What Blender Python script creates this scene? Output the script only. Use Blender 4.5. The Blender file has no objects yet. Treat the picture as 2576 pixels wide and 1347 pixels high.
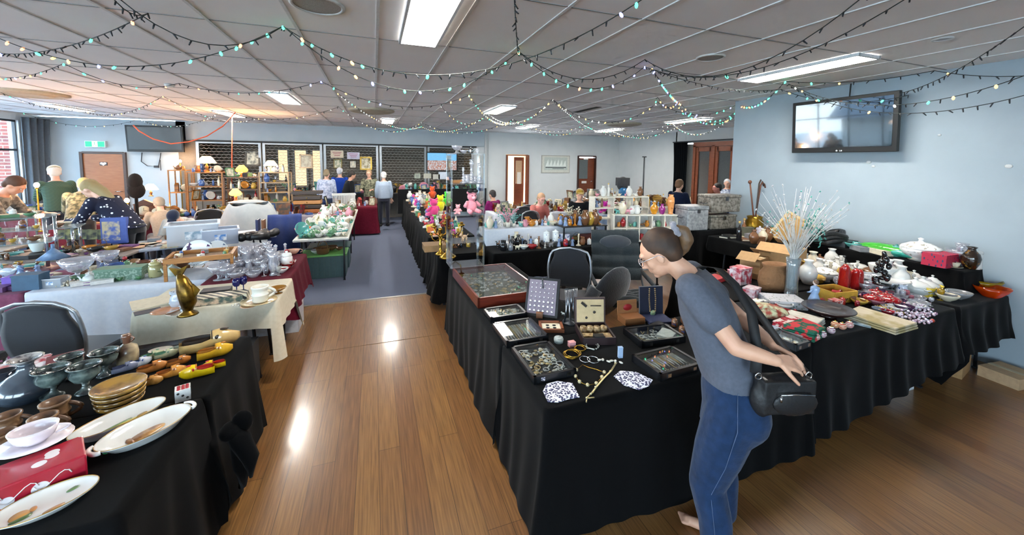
import bpy, bmesh, math, random
from mathutils import Vector, Matrix, noise as mnoise
random.seed(7)
PI = math.pi
SC = bpy.context.scene
COL = SC.collection
# ---------------------------------------------------------------- camera
F, CX, CY, CH = 957.0, 1288.0, 480.0, 2.0           # focal length and principal point in pixels of the 2576 x 1347 frame, eye height
def _u(v): return Vector(v).normalized()
_vy = _u((941 - CX, 400 - CY, F)); _vx = _u((3945 - CX, 435 - CY, F))
_vx = (_vx - _vy * _vx.dot(_vy)).normalized(); _vz = _vx.cross(_vy)
RW = Matrix((_vx, _vy, _vz))                        # world = RW @ camera (x right, y down, z forward)
cam_data = bpy.data.cameras.new('camera'); cam = bpy.data.objects.new('camera', cam_data); COL.objects.link(cam)
cam_data.sensor_width = 36; cam_data.lens = F / 2576 * 36; cam_data.shift_y = -(673.5 - CY) / 2576
cam_data.clip_start = 0.05; cam_data.clip_end = 200
_cx, _cy, _cz = RW @ Vector((1, 0, 0)), RW @ Vector((0, -1, 0)), RW @ Vector((0, 0, -1))
cam.matrix_world = Matrix(((_cx.x, _cy.x, _cz.x, 0), (_cx.y, _cy.y, _cz.y, 0), (_cx.z, _cy.z, _cz.z, CH), (0, 0, 0, 1)))
SC.camera = cam
def at(u, v, z=None, Y=None, X=None):
    d = RW @ Vector((u - CX, v - CY, F))
    t = (z - CH) / d.z if z is not None else (Y / d.y if Y is not None else X / d.x)
    return Vector((0, 0, CH)) + d * t
def proj(p):
    c = RW.transposed() @ (Vector(p) - Vector((0, 0, CH)))
    return (CX + F * c.x / c.z, CY + F * c.y / c.z)
def ppm(p):                                         # pixels of the frame per metre at p
    c = RW.transposed() @ (Vector(p) - Vector((0, 0, CH)))
    return F / c.z * (Vector((c.x, c.y, c.z)).length / c.z) ** 0.0
# ---------------------------------------------------------------- world, daylight, exposure
SC.view_settings.view_transform = 'Standard'; SC.view_settings.look = 'None'
SC.view_settings.exposure = 1.58; SC.view_settings.gamma = 1.0; SC.view_settings.use_curve_mapping = False
W = bpy.data.worlds.new('sky'); SC.world = W; W.use_nodes = True
_n = W.node_tree.nodes; _l = W.node_tree.links
_bg = _n['Background']; _tc = _n.new('ShaderNodeTexCoord'); _sep = _n.new('ShaderNodeSeparateXYZ'); _cr = _n.new('ShaderNodeValToRGB')
_l.new(_tc.outputs['Generated'], _sep.inputs[0]); _l.new(_sep.outputs['Z'], _cr.inputs[0])
_cr.color_ramp.elements[0].position = 0.0; _cr.color_ramp.elements[0].color = (0.78, 0.90, 1.0, 1)
_cr.color_ramp.elements[1].position = 0.6; _cr.color_ramp.elements[1].color = (0.42, 0.66, 1.0, 1)
_l.new(_cr.outputs[0], _bg.inputs[0]); _bg.inputs[1].default_value = 7.0
def portal(x, y, z, sx, sz, rot):
    d = bpy.data.lights.new('window_portal', 'AREA'); d.shape = 'RECTANGLE'; d.size = sx; d.size_y = sz; d.cycles.is_portal = True
    o = bpy.data.objects.new('window_portal', d); COL.objects.link(o); o.location = (x, y, z); o.rotation_euler = rot
portal(-3.4, -4.45, 1.75, 8.8, 2.2, (PI / 2, 0, 0))                 # big windows in the wall behind the photographer (faces +y)
portal(-8.35, 4.6, 1.75, 17.6, 2.2, (PI / 2, 0, -PI / 2))             # windows along the left wall (faces +x)
CY_ = SC.cycles
CY_.use_denoising = True; CY_.max_bounces = 5; CY_.diffuse_bounces = 3; CY_.glossy_bounces = 2; CY_.transmission_bounces = 2
CY_.transparent_max_bounces = 10; CY_.caustics_reflective = False; CY_.caustics_refractive = False
CY_.sample_clamp_indirect = 6; CY_.use_adaptive_sampling = True; CY_.adaptive_threshold = 0.09; CY_.adaptive_min_samples = 16
# ---------------------------------------------------------------- materials (all node based)
def lin(c):
    if isinstance(c, str): c = [int(c[i:i + 2], 16) / 255 for i in (0, 2, 4)]
    return tuple((x / 12.92 if x <= .04045 else ((x + .055) / 1.055) ** 2.4) for x in c) + (1,)
_M = {}
def setin(n, name, v):
    if name in n.inputs: n.inputs[name].default_value = v
def M(c, rough=.5, metal=0., kind='plain', c2=None, sc=30., amt=.5, coat=0., bump=.0, emit=0.):
    key = (str(c), rough, metal, kind, str(c2), sc, amt, coat, bump, emit)
    if key in _M: return _M[key]
    m = bpy.data.materials.new(kind + '_' + str(c)[:6]); m.use_nodes = True; _M[key] = m
    N = m.node_tree.nodes; L = m.node_tree.links; B = N['Principled BSDF']; out = N['Material Output']
    base = lin(c); two = lin(c2) if c2 else tuple(x * .82 for x in base[:3]) + (1,)
    setin(B, 'Roughness', rough); setin(B, 'Metallic', metal); setin(B, 'Coat Weight', coat); setin(B, 'Coat Roughness', .08)
    co = N.new('ShaderNodeTexCoord')
    if kind in ('plain', 'fabric', 'spots', 'marble', 'floral'):
        t = N.new('ShaderNodeTexNoise'); t.inputs['Scale'].default_value = sc; t.inputs['Detail'].default_value = 3
        L.new(co.outputs['Object'], t.inputs['Vector'])
        r = N.new('ShaderNodeValToRGB'); L.new(t.outputs['Fac'], r.inputs[0])
        r.color_ramp.elements[0].color = two; r.color_ramp.elements[1].color = base
        lo, hi = {'plain': (.2, .6), 'fabric': (.2, .7), 'spots': (.46, .50), 'marble': (.40, .60), 'floral': (.37, .39)}[kind]
        r.color_ramp.elements[0].position = lo; r.color_ramp.elements[1].position = hi
        L.new(r.outputs[0], B.inputs['Base Color'])
        if kind == 'fabric': setin(B, 'Sheen Weight', amt); setin(B, 'Specular IOR Level', .1)
    elif kind == 'wood':
        mp = N.new('ShaderNodeMapping'); mp.inputs['Scale'].default_value = (1, 1, 14)
        L.new(co.outputs['Object'], mp.inputs[0])
        t = N.new('ShaderNodeTexNoise'); t.inputs['Scale'].default_value = 6; t.inputs['Detail'].default_value = 5
        L.new(mp.outputs[0], t.inputs['Vector']); r = N.new('ShaderNodeValToRGB'); L.new(t.outputs['Fac'], r.inputs[0])
        r.color_ramp.elements[0].color = two; r.color_ramp.elements[1].color = base
        r.color_ramp.elements[0].position = .35; r.color_ramp.elements[1].position = .65
        L.new(r.outputs[0], B.inputs['Base Color'])
    elif kind == 'check' or kind == 'stripes':
        t = N.new('ShaderNodeTexWave'); t.inputs['Scale'].default_value = sc; t.inputs['Distortion'].default_value = amt
        L.new(co.outputs['Object'], t.inputs['Vector']); r = N.new('ShaderNodeValToRGB'); L.new(t.outputs['Fac'], r.inputs[0])
        t.bands_direction = 'Z' if kind == 'stripes' else 'DIAGONAL'
        r.color_ramp.elements[0].color = two; r.color_ramp.elements[1].color = base; r.color_ramp.interpolation = 'CONSTANT'; r.color_ramp.elements[1].position = .5
        L.new(r.outputs[0], B.inputs['Base Color'])
    elif kind == 'voro':
        t = N.new('ShaderNodeTexVoronoi'); t.inputs['Scale'].default_value = sc
        L.new(co.outputs['Object'], t.inputs['Vector']); r = N.new('ShaderNodeValToRGB'); L.new(t.outputs['Distance'], r.inputs[0])
        r.color_ramp.elements[0].color = two; r.color_ramp.elements[1].color = base; r.color_ramp.interpolation = 'CONSTANT'; r.color_ramp.elements[1].position = amt
        L.new(r.outputs[0], B.inputs['Base Color'])
    else: B.inputs['Base Color'].default_value = base
    if bump:
        t2 = N.new('ShaderNodeTexNoise'); t2.inputs['Scale'].default_value = sc * 2; L.new(co.outputs['Object'], t2.inputs['Vector'])
        b = N.new('ShaderNodeBump'); b.inputs['Strength'].default_value = bump; b.inputs['Distance'].default_value = .01
        L.new(t2.outputs['Fac'], b.inputs['Height']); L.new(b.outputs[0], B.inputs['Normal'])
    if emit:
        B.inputs['Emission Color'].default_value = base; B.inputs['Emission Strength'].default_value = emit
    if kind == 'glass':                              # thin clear or tinted glass: transparent + mirror by angle
        N.remove(B); tr = N.new('ShaderNodeBsdfTransparent'); tr.inputs[0].default_value = base
        gl = N.new('ShaderNodeBsdfGlossy'); gl.inputs['Roughness'].default_value = rough; gl.inputs[0].default_value = (1, 1, 1, 1)
        ge = N.new('ShaderNodeNewGeometry'); dt = N.new('ShaderNodeVectorMath'); dt.operation = 'DOT_PRODUCT'; L.new(ge.outputs['Incoming'], dt.inputs[0]); L.new(ge.outputs['Normal'], dt.inputs[1])
        ab = N.new('ShaderNodeMath'); ab.operation = 'ABSOLUTE'; L.new(dt.outputs['Value'], ab.inputs[0]); om = N.new('ShaderNodeMath'); om.operation = 'SUBTRACT'; om.inputs[0].default_value = 1; L.new(ab.outputs[0], om.inputs[1])
        fr = N.new('ShaderNodeMath'); fr.operation = 'POWER'; fr.inputs[1].default_value = 4; L.new(om.outputs[0], fr.inputs[0])
        ad = N.new('ShaderNodeMath'); ad.operation = 'MULTIPLY_ADD'; ad.inputs[1].default_value = .9; ad.inputs[2].default_value = amt + .04; ad.use_clamp = True
        L.new(fr.outputs[0], ad.inputs[0]); mx = N.new('ShaderNodeMixShader'); L.new(ad.outputs[0], mx.inputs[0])
        L.new(tr.outputs[0], mx.inputs[1]); L.new(gl.outputs[0], mx.inputs[2]); last = mx
        if c2:                                       # frosted body colour in the glass
            df = N.new('ShaderNodeBsdfTranslucent'); df.inputs[0].default_value = two; dd = N.new('ShaderNodeBsdfDiffuse'); dd.inputs[0].default_value = two
            m0 = N.new('ShaderNodeMixShader'); m0.inputs[0].default_value = .5; L.new(df.outputs[0], m0.inputs[1]); L.new(dd.outputs[0], m0.inputs[2])
            m2 = N.new('ShaderNodeMixShader'); m2.inputs[0].default_value = sc
            L.new(mx.outputs[0], m2.inputs[1]); L.new(m0.outputs[0], m2.inputs[2]); last = m2
        L.new(last.outputs[0], out.inputs[0])
    return m
GLASS = M('fafcfc', .03, kind='glass', amt=.03, sc=0)
PANE = M('f4f8f8', .02, kind='glass', amt=.0, sc=0)
ACRYL = M('eef3f6', .05, kind='glass', amt=.06, sc=.05, c2='e8f2fa')
CRYST = M('f4f6fa', .08, kind='glass', amt=.20, sc=.22, c2='eef0fa')
GOLD = M('b8923c', .25, 1.); BRASS = M('a07a2a', .28, 1.); SILVER = M('c8ccd0', .22, 1.); CHROME = M('d8dce0', .12, 1.); STEEL = M('70747a', .4, 1.)
BLACKCLOTH = M('070708', .92, kind='fabric', c2='040405', sc=60, amt=.03)
def glass(c, a=.5, rough=.06, spec=.06): return M(c, rough, kind='glass', amt=spec, sc=a, c2=c)
def china(c='e2e1dc', c2=None, sc=22): return M(c, .18, coat=.5, kind='floral' if c2 else 'plain', c2=c2, sc=sc if c2 else 8)
# ---------------------------------------------------------------- mesh builder
class MB:
    def __init__(s): s.bm = bmesh.new(); s.i = 0; s.tr = Matrix.Identity(4)
    def v(s, p): return s.bm.verts.new(s.tr @ Vector(p))
    def face(s, vs):
        try: f = s.bm.faces.new(vs); f.material_index = s.i; f.smooth = True; return f
        except ValueError: return None
    def box(s, c, d, rz=0, rx=0, ry=0, taper=1.):
        m = Matrix.Translation(c) @ Matrix.Rotation(rz, 4, 'Z') @ Matrix.Rotation(ry, 4, 'Y') @ Matrix.Rotation(rx, 4, 'X')
        vs = []
        for k in range(8):
            t = taper if k & 4 else 1.
            vs.append(s.v(m @ Vector(((.5 if k & 1 else -.5) * d[0] * t, (.5 if k & 2 else -.5) * d[1] * t, (.5 if k & 4 else -.5) * d[2]))))
        for q in ((0, 2, 3, 1), (4, 5, 7, 6), (0, 1, 5, 4), (2, 6, 7, 3), (0, 4, 6, 2), (1, 3, 7, 5)):
            f = s.face([vs[a] for a in q])
            if f: f.smooth = False
        return s
    def lathe(s, pr, seg=20, c=(0, 0, 0), sx=1., sy=1., wob=0., m=None):
        m = m or Matrix.Identity(4); rings = []
        for r, z in pr:
            if r < 1e-5: rings.append([s.v(Vector(c) + m @ Vector((0, 0, z)))])
            else: rings.append([s.v(Vector(c) + m @ Vector((r * sx * (1 + wob * math.cos(k * 4 * PI / seg * wobn)) * math.cos(2 * PI * k / seg), r * sy * (1 + wob * math.cos(k * 4 * PI / seg * wobn)) * math.sin(2 * PI * k / seg), z))) for k in range(seg)] if wob else
                [s.v(Vector(c) + m @ Vector((r * sx * math.cos(2 * PI * k / seg), r * sy * math.sin(2 * PI * k / seg), z))) for k in range(seg)])
        for a, b in zip(rings, rings[1:]):
            for k in range(seg):
                k2 = (k + 1) % seg
                if len(a) == 1 and len(b) == 1: continue
                if len(a) == 1: s.face([a[0], b[k2], b[k]])
                elif len(b) == 1: s.face([a[k], a[k2], b[0]])
                else: s.face([a[k], a[k2], b[k2], b[k]])
        return s
    def ell(s, c, r, seg=14, rings=8, m=None):
        if not hasattr(r, '__len__'): r = (r, r, r)
        mm = Matrix.Diagonal((r[0], r[1], r[2])); mm = (m.to_3x3() @ mm) if m else mm
        pr = [(math.sin(PI * k / rings), -math.cos(PI * k / rings)) for k in range(rings + 1)]; pr[0] = (0, -1); pr[-1] = (0, 1)
        return s.lathe(pr, seg, c, m=mm)
    def tube(s, pts, r, seg=8, closed=False, cap=True):
        pts = [Vector(p) for p in pts]; n = len(pts); rr = r if hasattr(r, '__len__') else [r] * n; rings = []; up = None
        for i, p in enumerate(pts):
            if closed: t = pts[(i + 1) % n] - pts[i - 1]
            else: t = pts[min(i + 1, n - 1)] - pts[max(i - 1, 0)]
            t = t.normalized() if t.length > 1e-9 else Vector((0, 0, 1))
            if up is None: up = Vector((0, 0, 1)) if abs(t.z) < .9 else Vector((1, 0, 0))
            a = t.cross(up)
            if a.length < 1e-4: up = Vector((1, 0, 0)) if abs(t.x) < .9 else Vector((0, 1, 0)); a = t.cross(up)
            a.normalize(); b = t.cross(a); up = -b if False else up
            rings.append([s.v(p + (a * math.cos(2 * PI * k / seg) + b * math.sin(2 * PI * k / seg)) * rr[i]) for k in range(seg)])
        for i in range(n if closed else n - 1):
            A, B = rings[i], rings[(i + 1) % n]
            for k in range(seg): s.face([A[k], A[(k + 1) % seg], B[(k + 1) % seg], B[k]])
        if cap and not closed: s.face(rings[0][::-1]); s.face(rings[-1])
        return s
    def prism(s, pts, z0, z1, m=None):
        m = m or Matrix.Identity(4)
        a = [s.v(m @ Vector((x, y, z0))) for x, y in pts]; b = [s.v(m @ Vector((x, y, z1))) for x, y in pts]; n = len(pts)
        fs = [s.face(a[::-1]), s.face(b)] + [s.face([a[k], a[(k + 1) % n], b[(k + 1) % n], b[k]]) for k in range(n)]
        for f in fs:
            if f: f.smooth = False
        return s
    def grid(s, fn, nu, nv, flat=False):
        g = [[s.v(fn(i / nu, j / nv)) for j in range(nv + 1)] for i in range(nu + 1)]
        for i in range(nu):
            for j in range(nv):
                f = s.face([g[i][j], g[i + 1][j], g[i + 1][j + 1], g[i][j + 1]])
                if f and flat: f.smooth = False
        return s
    def mesh(s, name, mats):
        me = bpy.data.meshes.new(name); bmesh.ops.recalc_face_normals(s.bm, faces=s.bm.faces); s.bm.to_mesh(me); s.bm.free()
        for m in (mats if isinstance(mats, (list, tuple)) else [mats]): me.materials.append(m)
        return me
    def build(s, name, mats, parent=None, mods=None):
        o = bpy.data.objects.new(name, s.mesh(name, mats)); COL.objects.link(o)
        if parent: o.parent = parent
        for k in (mods or []):
            if k[0] == 'solid': q = o.modifiers.new('s', 'SOLIDIFY'); q.thickness = k[1]; q.offset = k[2] if len(k) > 2 else -1
            if k[0] == 'bevel': q = o.modifiers.new('b', 'BEVEL'); q.width = k[1]; q.segments = 2; q.limit_method = 'ANGLE'
            if k[0] == 'sub': q = o.modifiers.new('u', 'SUBSURF'); q.levels = q.render_levels = k[1]
        return o
wobn = 1
THINGS = []
def tag(o, label, cat, group=None, kind=None):
    o['label'] = label; o['category'] = cat
    if group: o['group'] = group
    if kind: o['kind'] = kind
    THINGS.append(o); return o
def thing(name, label, cat, loc=(0, 0, 0), rz=0, group=None):
    o = bpy.data.objects.new(name, None); COL.objects.link(o); o.location = loc; o.rotation_euler.z = rz; o.empty_display_size = .1
    return tag(o, label, cat, group)
def struct(name, mb, m, parent=None, mods=None):
    o = mb.build(name, m, parent, mods)
    if not parent: o['kind'] = 'structure'
    return o
# ================================================================ the room
CEIL = 3.03; XR = 5.70; YB = 13.6; XL = -8.2; XF = 9.7; YR = -4.5; YK = 4.81
WALLM = M('d0d3d2', .85, c2='caceCD', sc=3)
CEILM = M('f4f0ee', .9, c2='f0ecea', sc=2)
def floor_mat():
    m = bpy.data.materials.new('bamboo_planks'); m.use_nodes = True; N = m.node_tree.nodes; L = m.node_tree.links; B = N['Principled BSDF']
    co = N.new('ShaderNodeTexCoord'); mp = N.new('ShaderNodeMapping'); mp.inputs['Rotation'].default_value[2] = PI / 2; L.new(co.outputs['Object'], mp.inputs[0])
    br = N.new('ShaderNodeTexBrick'); L.new(mp.outputs[0], br.inputs['Vector']); br.offset = .43; br.offset_frequency = 3
    br.inputs['Scale'].default_value = 1; br.inputs['Mortar Size'].default_value = .0016; br.inputs['Brick Width'].default_value = 1.83; br.inputs['Row Height'].default_value = .137
    br.inputs['Color1'].default_value = lin('8a6439'); br.inputs['Color2'].default_value = lin('754f2e'); br.inputs['Mortar'].default_value = lin('4a3018')
    br.inputs['Bias'].default_value = -.1
    mp2 = N.new('ShaderNodeMapping'); mp2.inputs['Scale'].default_value = (55, 1.6, 1); L.new(co.outputs['Object'], mp2.inputs[0])
    no = N.new('ShaderNodeTexNoise'); no.inputs['Scale'].default_value = 2; no.inputs['Detail'].default_value = 5; L.new(mp2.outputs[0], no.inputs['Vector'])
    r = N.new('ShaderNodeValToRGB'); L.new(no.outputs[0], r.inputs[0]); r.color_ramp.elements[0].color = (.55, .48, .40, 1); r.color_ramp.elements[1].color = (1.3, 1.24, 1.12, 1)
    r.color_ramp.elements[0].position = .3; r.color_ramp.elements[1].position = .72
    mx = N.new('ShaderNodeMixRGB'); mx.blend_type = 'MULTIPLY'; mx.inputs[0].default_value = .85; L.new(br.outputs[0], mx.inputs[1]); L.new(r.outputs[0], mx.inputs[2])
    L.new(mx.outputs[0], B.inputs['Base Color']); B.inputs['Roughness'].default_value = .33; B.inputs['Coat Weight'].default_value = .35; B.inputs['Coat Roughness'].default_value = .14
    bp = N.new('ShaderNodeBump'); bp.inputs['Strength'].default_value = .06; L.new(no.outputs[0], bp.inputs['Height']); L.new(bp.outputs[0], B.inputs['Normal'])
    return m
b = MB(); b.box((.6, .575, -.05), (18.6, 10.15, .1)); struct('floor', b, floor_mat())
CARPET = M('656d82', .95, c2='555c6e', sc=260, kind='marble', bump=.4)
b = MB(); b.box((.6, 9.7, -.05), (18.6, 8.1, .1)); struct('floor', b, CARPET)
b = MB(); b.box((.6, 5.65, .003), (18, .035, .006)); struct('trim_1', b, M('9a958c', .35, 1.))
b = MB(); b.box((0, 4.24, .001), (3.4, .006, .003)); struct('trim_2', b, M('7a5a38', .5))
# ceiling, with its tile grid: long T bars every 0.6 m, cross joints every 1.2 m
b = MB(); b.box((.6, 4.55, CEIL + .05), (18.6, 18.3, .1)); struct('ceiling', b, CEILM)
b = MB()
x = XL + .02
GX0 = -.008
for k in range(-14, 17):
    xx = GX0 + .6 * k + .05
    b.box((xx, 4.55, CEIL - .004), (.022, 18.1, .008))
struct('trim_3', b, M('dddbd9', .7))
b = MB()
for k in range(-6, 9): b.box((.6, 3.55 + 1.2 * k, CEIL - .002), (18.2, .012, .004))
struct('trim_4', b, M('8d8b8a', .9))
# walls
b = MB()
b.box((-6.75, YB + .1, 1.5), (3.3, .2, 3.0)); b.box((-.72, YB + .1, 2.76), (9.2, .2, .56)); struct('wall_back_left', b, M('b4bec4', .85, c2='aeb8be', sc=3))
b = MB(); b.box((3.62, YB + .1, 1.24), (.46, .2, 2.5)); struct('wall_pier', b, WALLM)
b = MB(); b.box((-.65, YB + .1, .5), (8.35, .2, 1.0)); b.box((-5.03, YB + .08, 1.24), (.5, .2, 2.48)); struct('wall_counter', b, M('6e675d', .7))
b = MB()
b.box((4.26, YB + .1, 1.52), (.82, .2, 3.03)); b.box((6.645, YB + .1, 1.52), (2.17, .2, 3.03)); b.box((9.13, YB + .1, 1.52), (1.14, .2, 3.03))
b.box((5.115, YB + .1, 2.63), (.9, .2, .8)); b.box((8.145, YB + .1, 2.63), (.85, .2, .8)); struct('wall_back_right', b, WALLM)
b = MB(); b.box((3.85, YB - .03, 1.52), (.05, .06, 3.0)); b.box((3.97, YB - .02, 1.52), (.03, .04, 3.0)); struct('trim_5', b, M('c9cbc8', .6))
b = MB()
b.box((XF + .1, 12.0, 1.52), (.2, 3.3, 3.03)); b.box((XF + .1, 6.5, 1.52), (.2, 3.2, 3.03)); b.box((XF + .1, 9.2, 2.84), (.2, 2.4, .4)); struct('wall_far_right', b, WALLM)
def rw(y): return XR + (YK - y) * .042                 # the right wall runs very slightly outwards towards the camera
b = MB(); b.prism([(rw(YK), YK), (rw(YR), YR), (rw(YR) + .2, YR), (rw(YK) + .2, YK)], 0, CEIL); b.prism([(rw(YK) + .2, YK), (XF + .2, YK), (XF + .2, YK - .2), (rw(YK) + .2, YK - .2)], 0, CEIL); struct('wall_right', b, M('a3b1ba', .85, c2='9daab3', sc=3))
b = MB(); b.box((XL - .1, 13.35, 1.52), (.2, .7, 3.03))
for z, h in ((.4, .8), (2.94, .18)): b.box((XL - .1, 4.25, z), (.2, 17.5, h))
for y in (-4.2, 1.0, 6.2): b.box((XL - .1, y, 1.8), (.2, .6, 2.2))
struct('wall_left', b, WALLM)
b = MB()
for z, h in ((.4, .8), (2.94, .18)): b.box((-1.2, YR - .1, z), (14.4, .2, h))
for xx in (-8.0, -3.4): b.box((xx, YR - .1, 1.8), (.55, .2, 2.2))
b.box((3.57, YR - .1, 1.8), (5.3, .2, 2.2))  # unseen right bay closed off to cut daylight from behind
struct('wall_rear', b, WALLM)
# window frames of the left wall and of the rear wall
FR = M('2a2d33', .4)
wn = 0
def wframe(p0, p1, n):
    global wn
    wn += 1; b = MB(); p0 = Vector(p0); p1 = Vector(p1); d = p1 - p0; L_ = d.length; a = math.atan2(d.y, d.x)
    for z in (.82, 2.12, 2.83): b.box(((p0.x + p1.x) / 2, (p0.y + p1.y) / 2, z), (L_, .06, .05), a)
    for k in range(n + 1): q = p0 + d * (k / n); b.box((q.x, q.y, 1.83), (.05, .06, 2.02), a)
    f = struct('window_%d' % wn, b, FR)
    b = MB(); b.box(((p0.x + p1.x) / 2, (p0.y + p1.y) / 2, 1.83), (L_, .006, 2.0), a); struct('pane', b, PANE, f)
wframe((XL - .08, -3.9, 0), (XL - .08, .7, 0), 4); wframe((XL - .08, 1.3, 0), (XL - .08, 5.9, 0), 4); wframe((XL - .08, 6.5, 0), (XL - .08, 13.0, 0), 6)
wframe((-7.72, YR - .08, 0), (-3.68, YR - .08, 0), 3); wframe((-3.12, YR - .08, 0), (.92, YR - .08, 0), 3);
# outside the left windows: brick wing and grey roofs
def brick_mat():
    m = bpy.data.materials.new('brickwork'); m.use_nodes = True; N = m.node_tree.nodes; L = m.node_tree.links; B = N['Principled BSDF']
    co = N.new('ShaderNodeTexCoord'); mp = N.new('ShaderNodeMapping'); mp.inputs['Rotation'].default_value = (PI / 2, 0, 0); L.new(co.outputs['Object'], mp.inputs[0])
    br = N.new('ShaderNodeTexBrick'); L.new(mp.outputs[0], br.inputs['Vector']); br.inputs['Scale'].default_value = 1; br.inputs['Brick Width'].default_value = .24; br.inputs['Row Height'].default_value = .086
    br.inputs['Mortar Size'].default_value = .008; br.inputs['Color1'].default_value = lin('8a4434'); br.inputs['Color2'].default_value = lin('6e3a33'); br.inputs['Mortar'].default_value = lin('b9b2aa')
    L.new(br.outputs[0], B.inputs['Base Color']); B.inputs['Roughness'].default_value = .9; return m
b = MB(); b.box((-9.9, 13.9, 1.2), (2.9, .3, 4.5)); tag(b.build('brick_wall', brick_mat()), 'red brick wall standing outside the far left window', 'wall')
rb = thing('building', 'pale building with grey gabled roof seen reflected in the right television', 'building', (-17, 7, -1.0))
b = MB(); b.box((0, 0, 1.4), (5, 9, 2.8)); b.build('wall', M('c8c6c0', .9), rb)
b = MB(); b.prism([(-3, 2.8), (3, 2.8), (0, 4.6)], -5, 5, Matrix.Rotation(PI / 2, 4, 'X')); b.build('roof', M('7d838a', .8), rb)
b = MB(); b.box((-20, 4, -.6), (40, 60, .1)); b.box((10, -18, -.6), (20, 26, .1)); struct('ground_outside', b, M('dcdad2', .95))  # unseen ground, kept pale and widened to bounce daylight onto the ceiling
# curtains in the back left corner
cu = MB()
def curt(mb, x0, y0, x1, y1, z0, z1, amp=.03, k=5, x0b=None):
    d = Vector((x1 - x0, y1 - y0, 0)); L_ = d.length; n = Vector((-d.y, d.x, 0)).normalized()
    mb.grid(lambda a, t: Vector((x0, y0, z1 + (z0 - z1) * t)) + d * (a * (1 - .12 * math.sin(PI * t))) + n * amp * math.sin(a * k * 2 * PI + .6 * t), 70, 12)
curt(cu, -8.1, 12.95, -7.92, 13.5, .05, 2.93, .05, 4)
tag(cu.build('curtain', M('5f6870', .9, kind='fabric'), mods=[('solid', .006)]), 'grey drawn curtain beside the brick window in the far left corner', 'curtain')
cu = MB(); curt(cu, -8.05, 11.3, -8.05, 11.75, .05, 2.93, .05, 4)
tag(cu.build('curtain', M('5b4a8a', .9, kind='fabric'), mods=[('solid', .006)]), 'purple tinged curtain at the left picture edge', 'curtain')
# far left door, with frame, sign and exit sign
dg = M('4d3b33', .5); DW = M('a5673b', .4, kind='wood', c2='96592f')
d = struct('door_1', MB().box((-6.93, YB - .02, 1.03), (.84, .05, 2.04)), DW)
b = MB(); b.box((-7.38, YB - .02, 1.05), (.06, .12, 2.1)); b.box((-6.48, YB - .02, 1.05), (.06, .12, 2.1)); b.box((-6.93, YB - .02, 2.085), (.84, .12, .05)); struct('door_frame', b, dg, d)
b = MB(); b.tube([(-6.58, YB - .05, 1.02), (-6.58, YB - .11, 1.02), (-6.70, YB - .11, 1.02)], .011); struct('door_handle', b, CHROME, d)
b = MB(); b.box((-6.93, YB - .052, 1.78), (.16, .01, .09)); o = struct('door_sign', b, M('3a2a24', .4), d)
b = MB(); b.ell((-6.965, YB - .061, 1.79), (.035, .004, .03)); b.ell((-6.90, YB - .061, 1.79), (.035, .004, .03)); b.prism([(-.05, .01), (.05, .01), (0, -.05)], 0, .008, Matrix.Translation((-6.93, YB - .057, 1.775)) @ Matrix.Rotation(PI / 2, 4, 'X')); struct('sign_symbol', b, M('f4f4f4', .5), o)
ex = thing('exit_sign', 'green illuminated running figure exit sign above the timber door', 'sign', (-7.06, YB - .05, 2.31))
MB().box((0, 0, 0), (.42, .08, .17)).build('housing', M('e8e8e4', .5), ex)
MB().box((0, -.043, 0), (.39, .006, .14)).build('green_panel', M('12a060', .4, emit=.9), ex)
b = MB(); b.box((0, -.048, 0), (.11, .006, .135)); b.build('door_symbol', M('f2fff6', .4, emit=.9), ex)
b = MB(); b.ell((-.004, -.054, .045), (.013, .004, .013)); b.tube([(0, -.054, .03), (.0, -.054, -.01), (.03, -.054, -.03), (.02, -.054, -.055)], .007); b.tube([(0, -.054, -.01), (-.03, -.054, -.045)], .007); b.tube([(-.03, -.054, .0), (0, -.054, .025), (.03, -.054, .005)], .006); b.build('running_figure', M('12a060', .4, emit=.5), ex)
# doors in the right half of the back wall
DR = M('7a3d22', .35, kind='wood', c2='65301a')
d = struct('door_2', MB().box((5.32, YB + .32, 1.07), (.40, .05, 2.12), rz=.0), DR)
b = MB(); b.box((4.69, YB + .02, 1.1), (.05, .26, 2.22)); b.box((5.55, YB + .02, 1.1), (.05, .26, 2.22)); b.box((5.12, YB + .02, 2.2), (.82, .26, .04)); struct('door_frame', b, DR, d)
b = MB(); b.box((5.30, YB + .285, 1.55), (.26, .02, .9)); struct('door_glass', b, M('c9a986', .3), d)
b = MB(); b.box((5.31, YB + .27, 1.32), (.15, .012, .46)); struct('notice', b, M('efe9dc', .7), d)
b = MB(); b.box((5.12, YB + 2.4, 1.3), (3.2, .1, 2.8)); b.box((3.6, YB + 1.3, 1.3), (.1, 2.2, 2.8)); b.box((6.7, YB + 1.3, 1.3), (.1, 2.2, 2.8)); struct('wall_side_room', b, M('e3c199', .9))
b = MB(); b.box((5.1, YB + 1.3, 2.66), (3.2, 2.4, .05)); struct('ceiling_side_room', b, M('e0d0b8', .9))
_d = bpy.data.lights.new('side_room_light', 'POINT'); _d.color = (1, .8, .58); _d.energy = 12; _d.shadow_soft_size = .1; _q = bpy.data.objects.new('side_room_light', _d); COL.objects.link(_q); _q.location = (5.7, YB + 1.3, 2.4)
sh = thing('display_shelf', 'small wall shelf of ornaments seen through the open door', 'shelf', (4.9, YB + 1.3, 0))
b = MB()
for z in (.8, 1.1, 1.45, 1.9): b.box((0, 0, z), (.5, .25, .03))
b.box((-.25, 0, .98), (.03, .25, 1.95)); b.box((.25, 0, .98), (.03, .25, 1.95)); b.build('frame', M('7b4a28', .5), sh)
d = struct('door_3', MB().box((8.145, YB + .04, 1.07), (.80, .05, 2.13)), DR)
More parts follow.
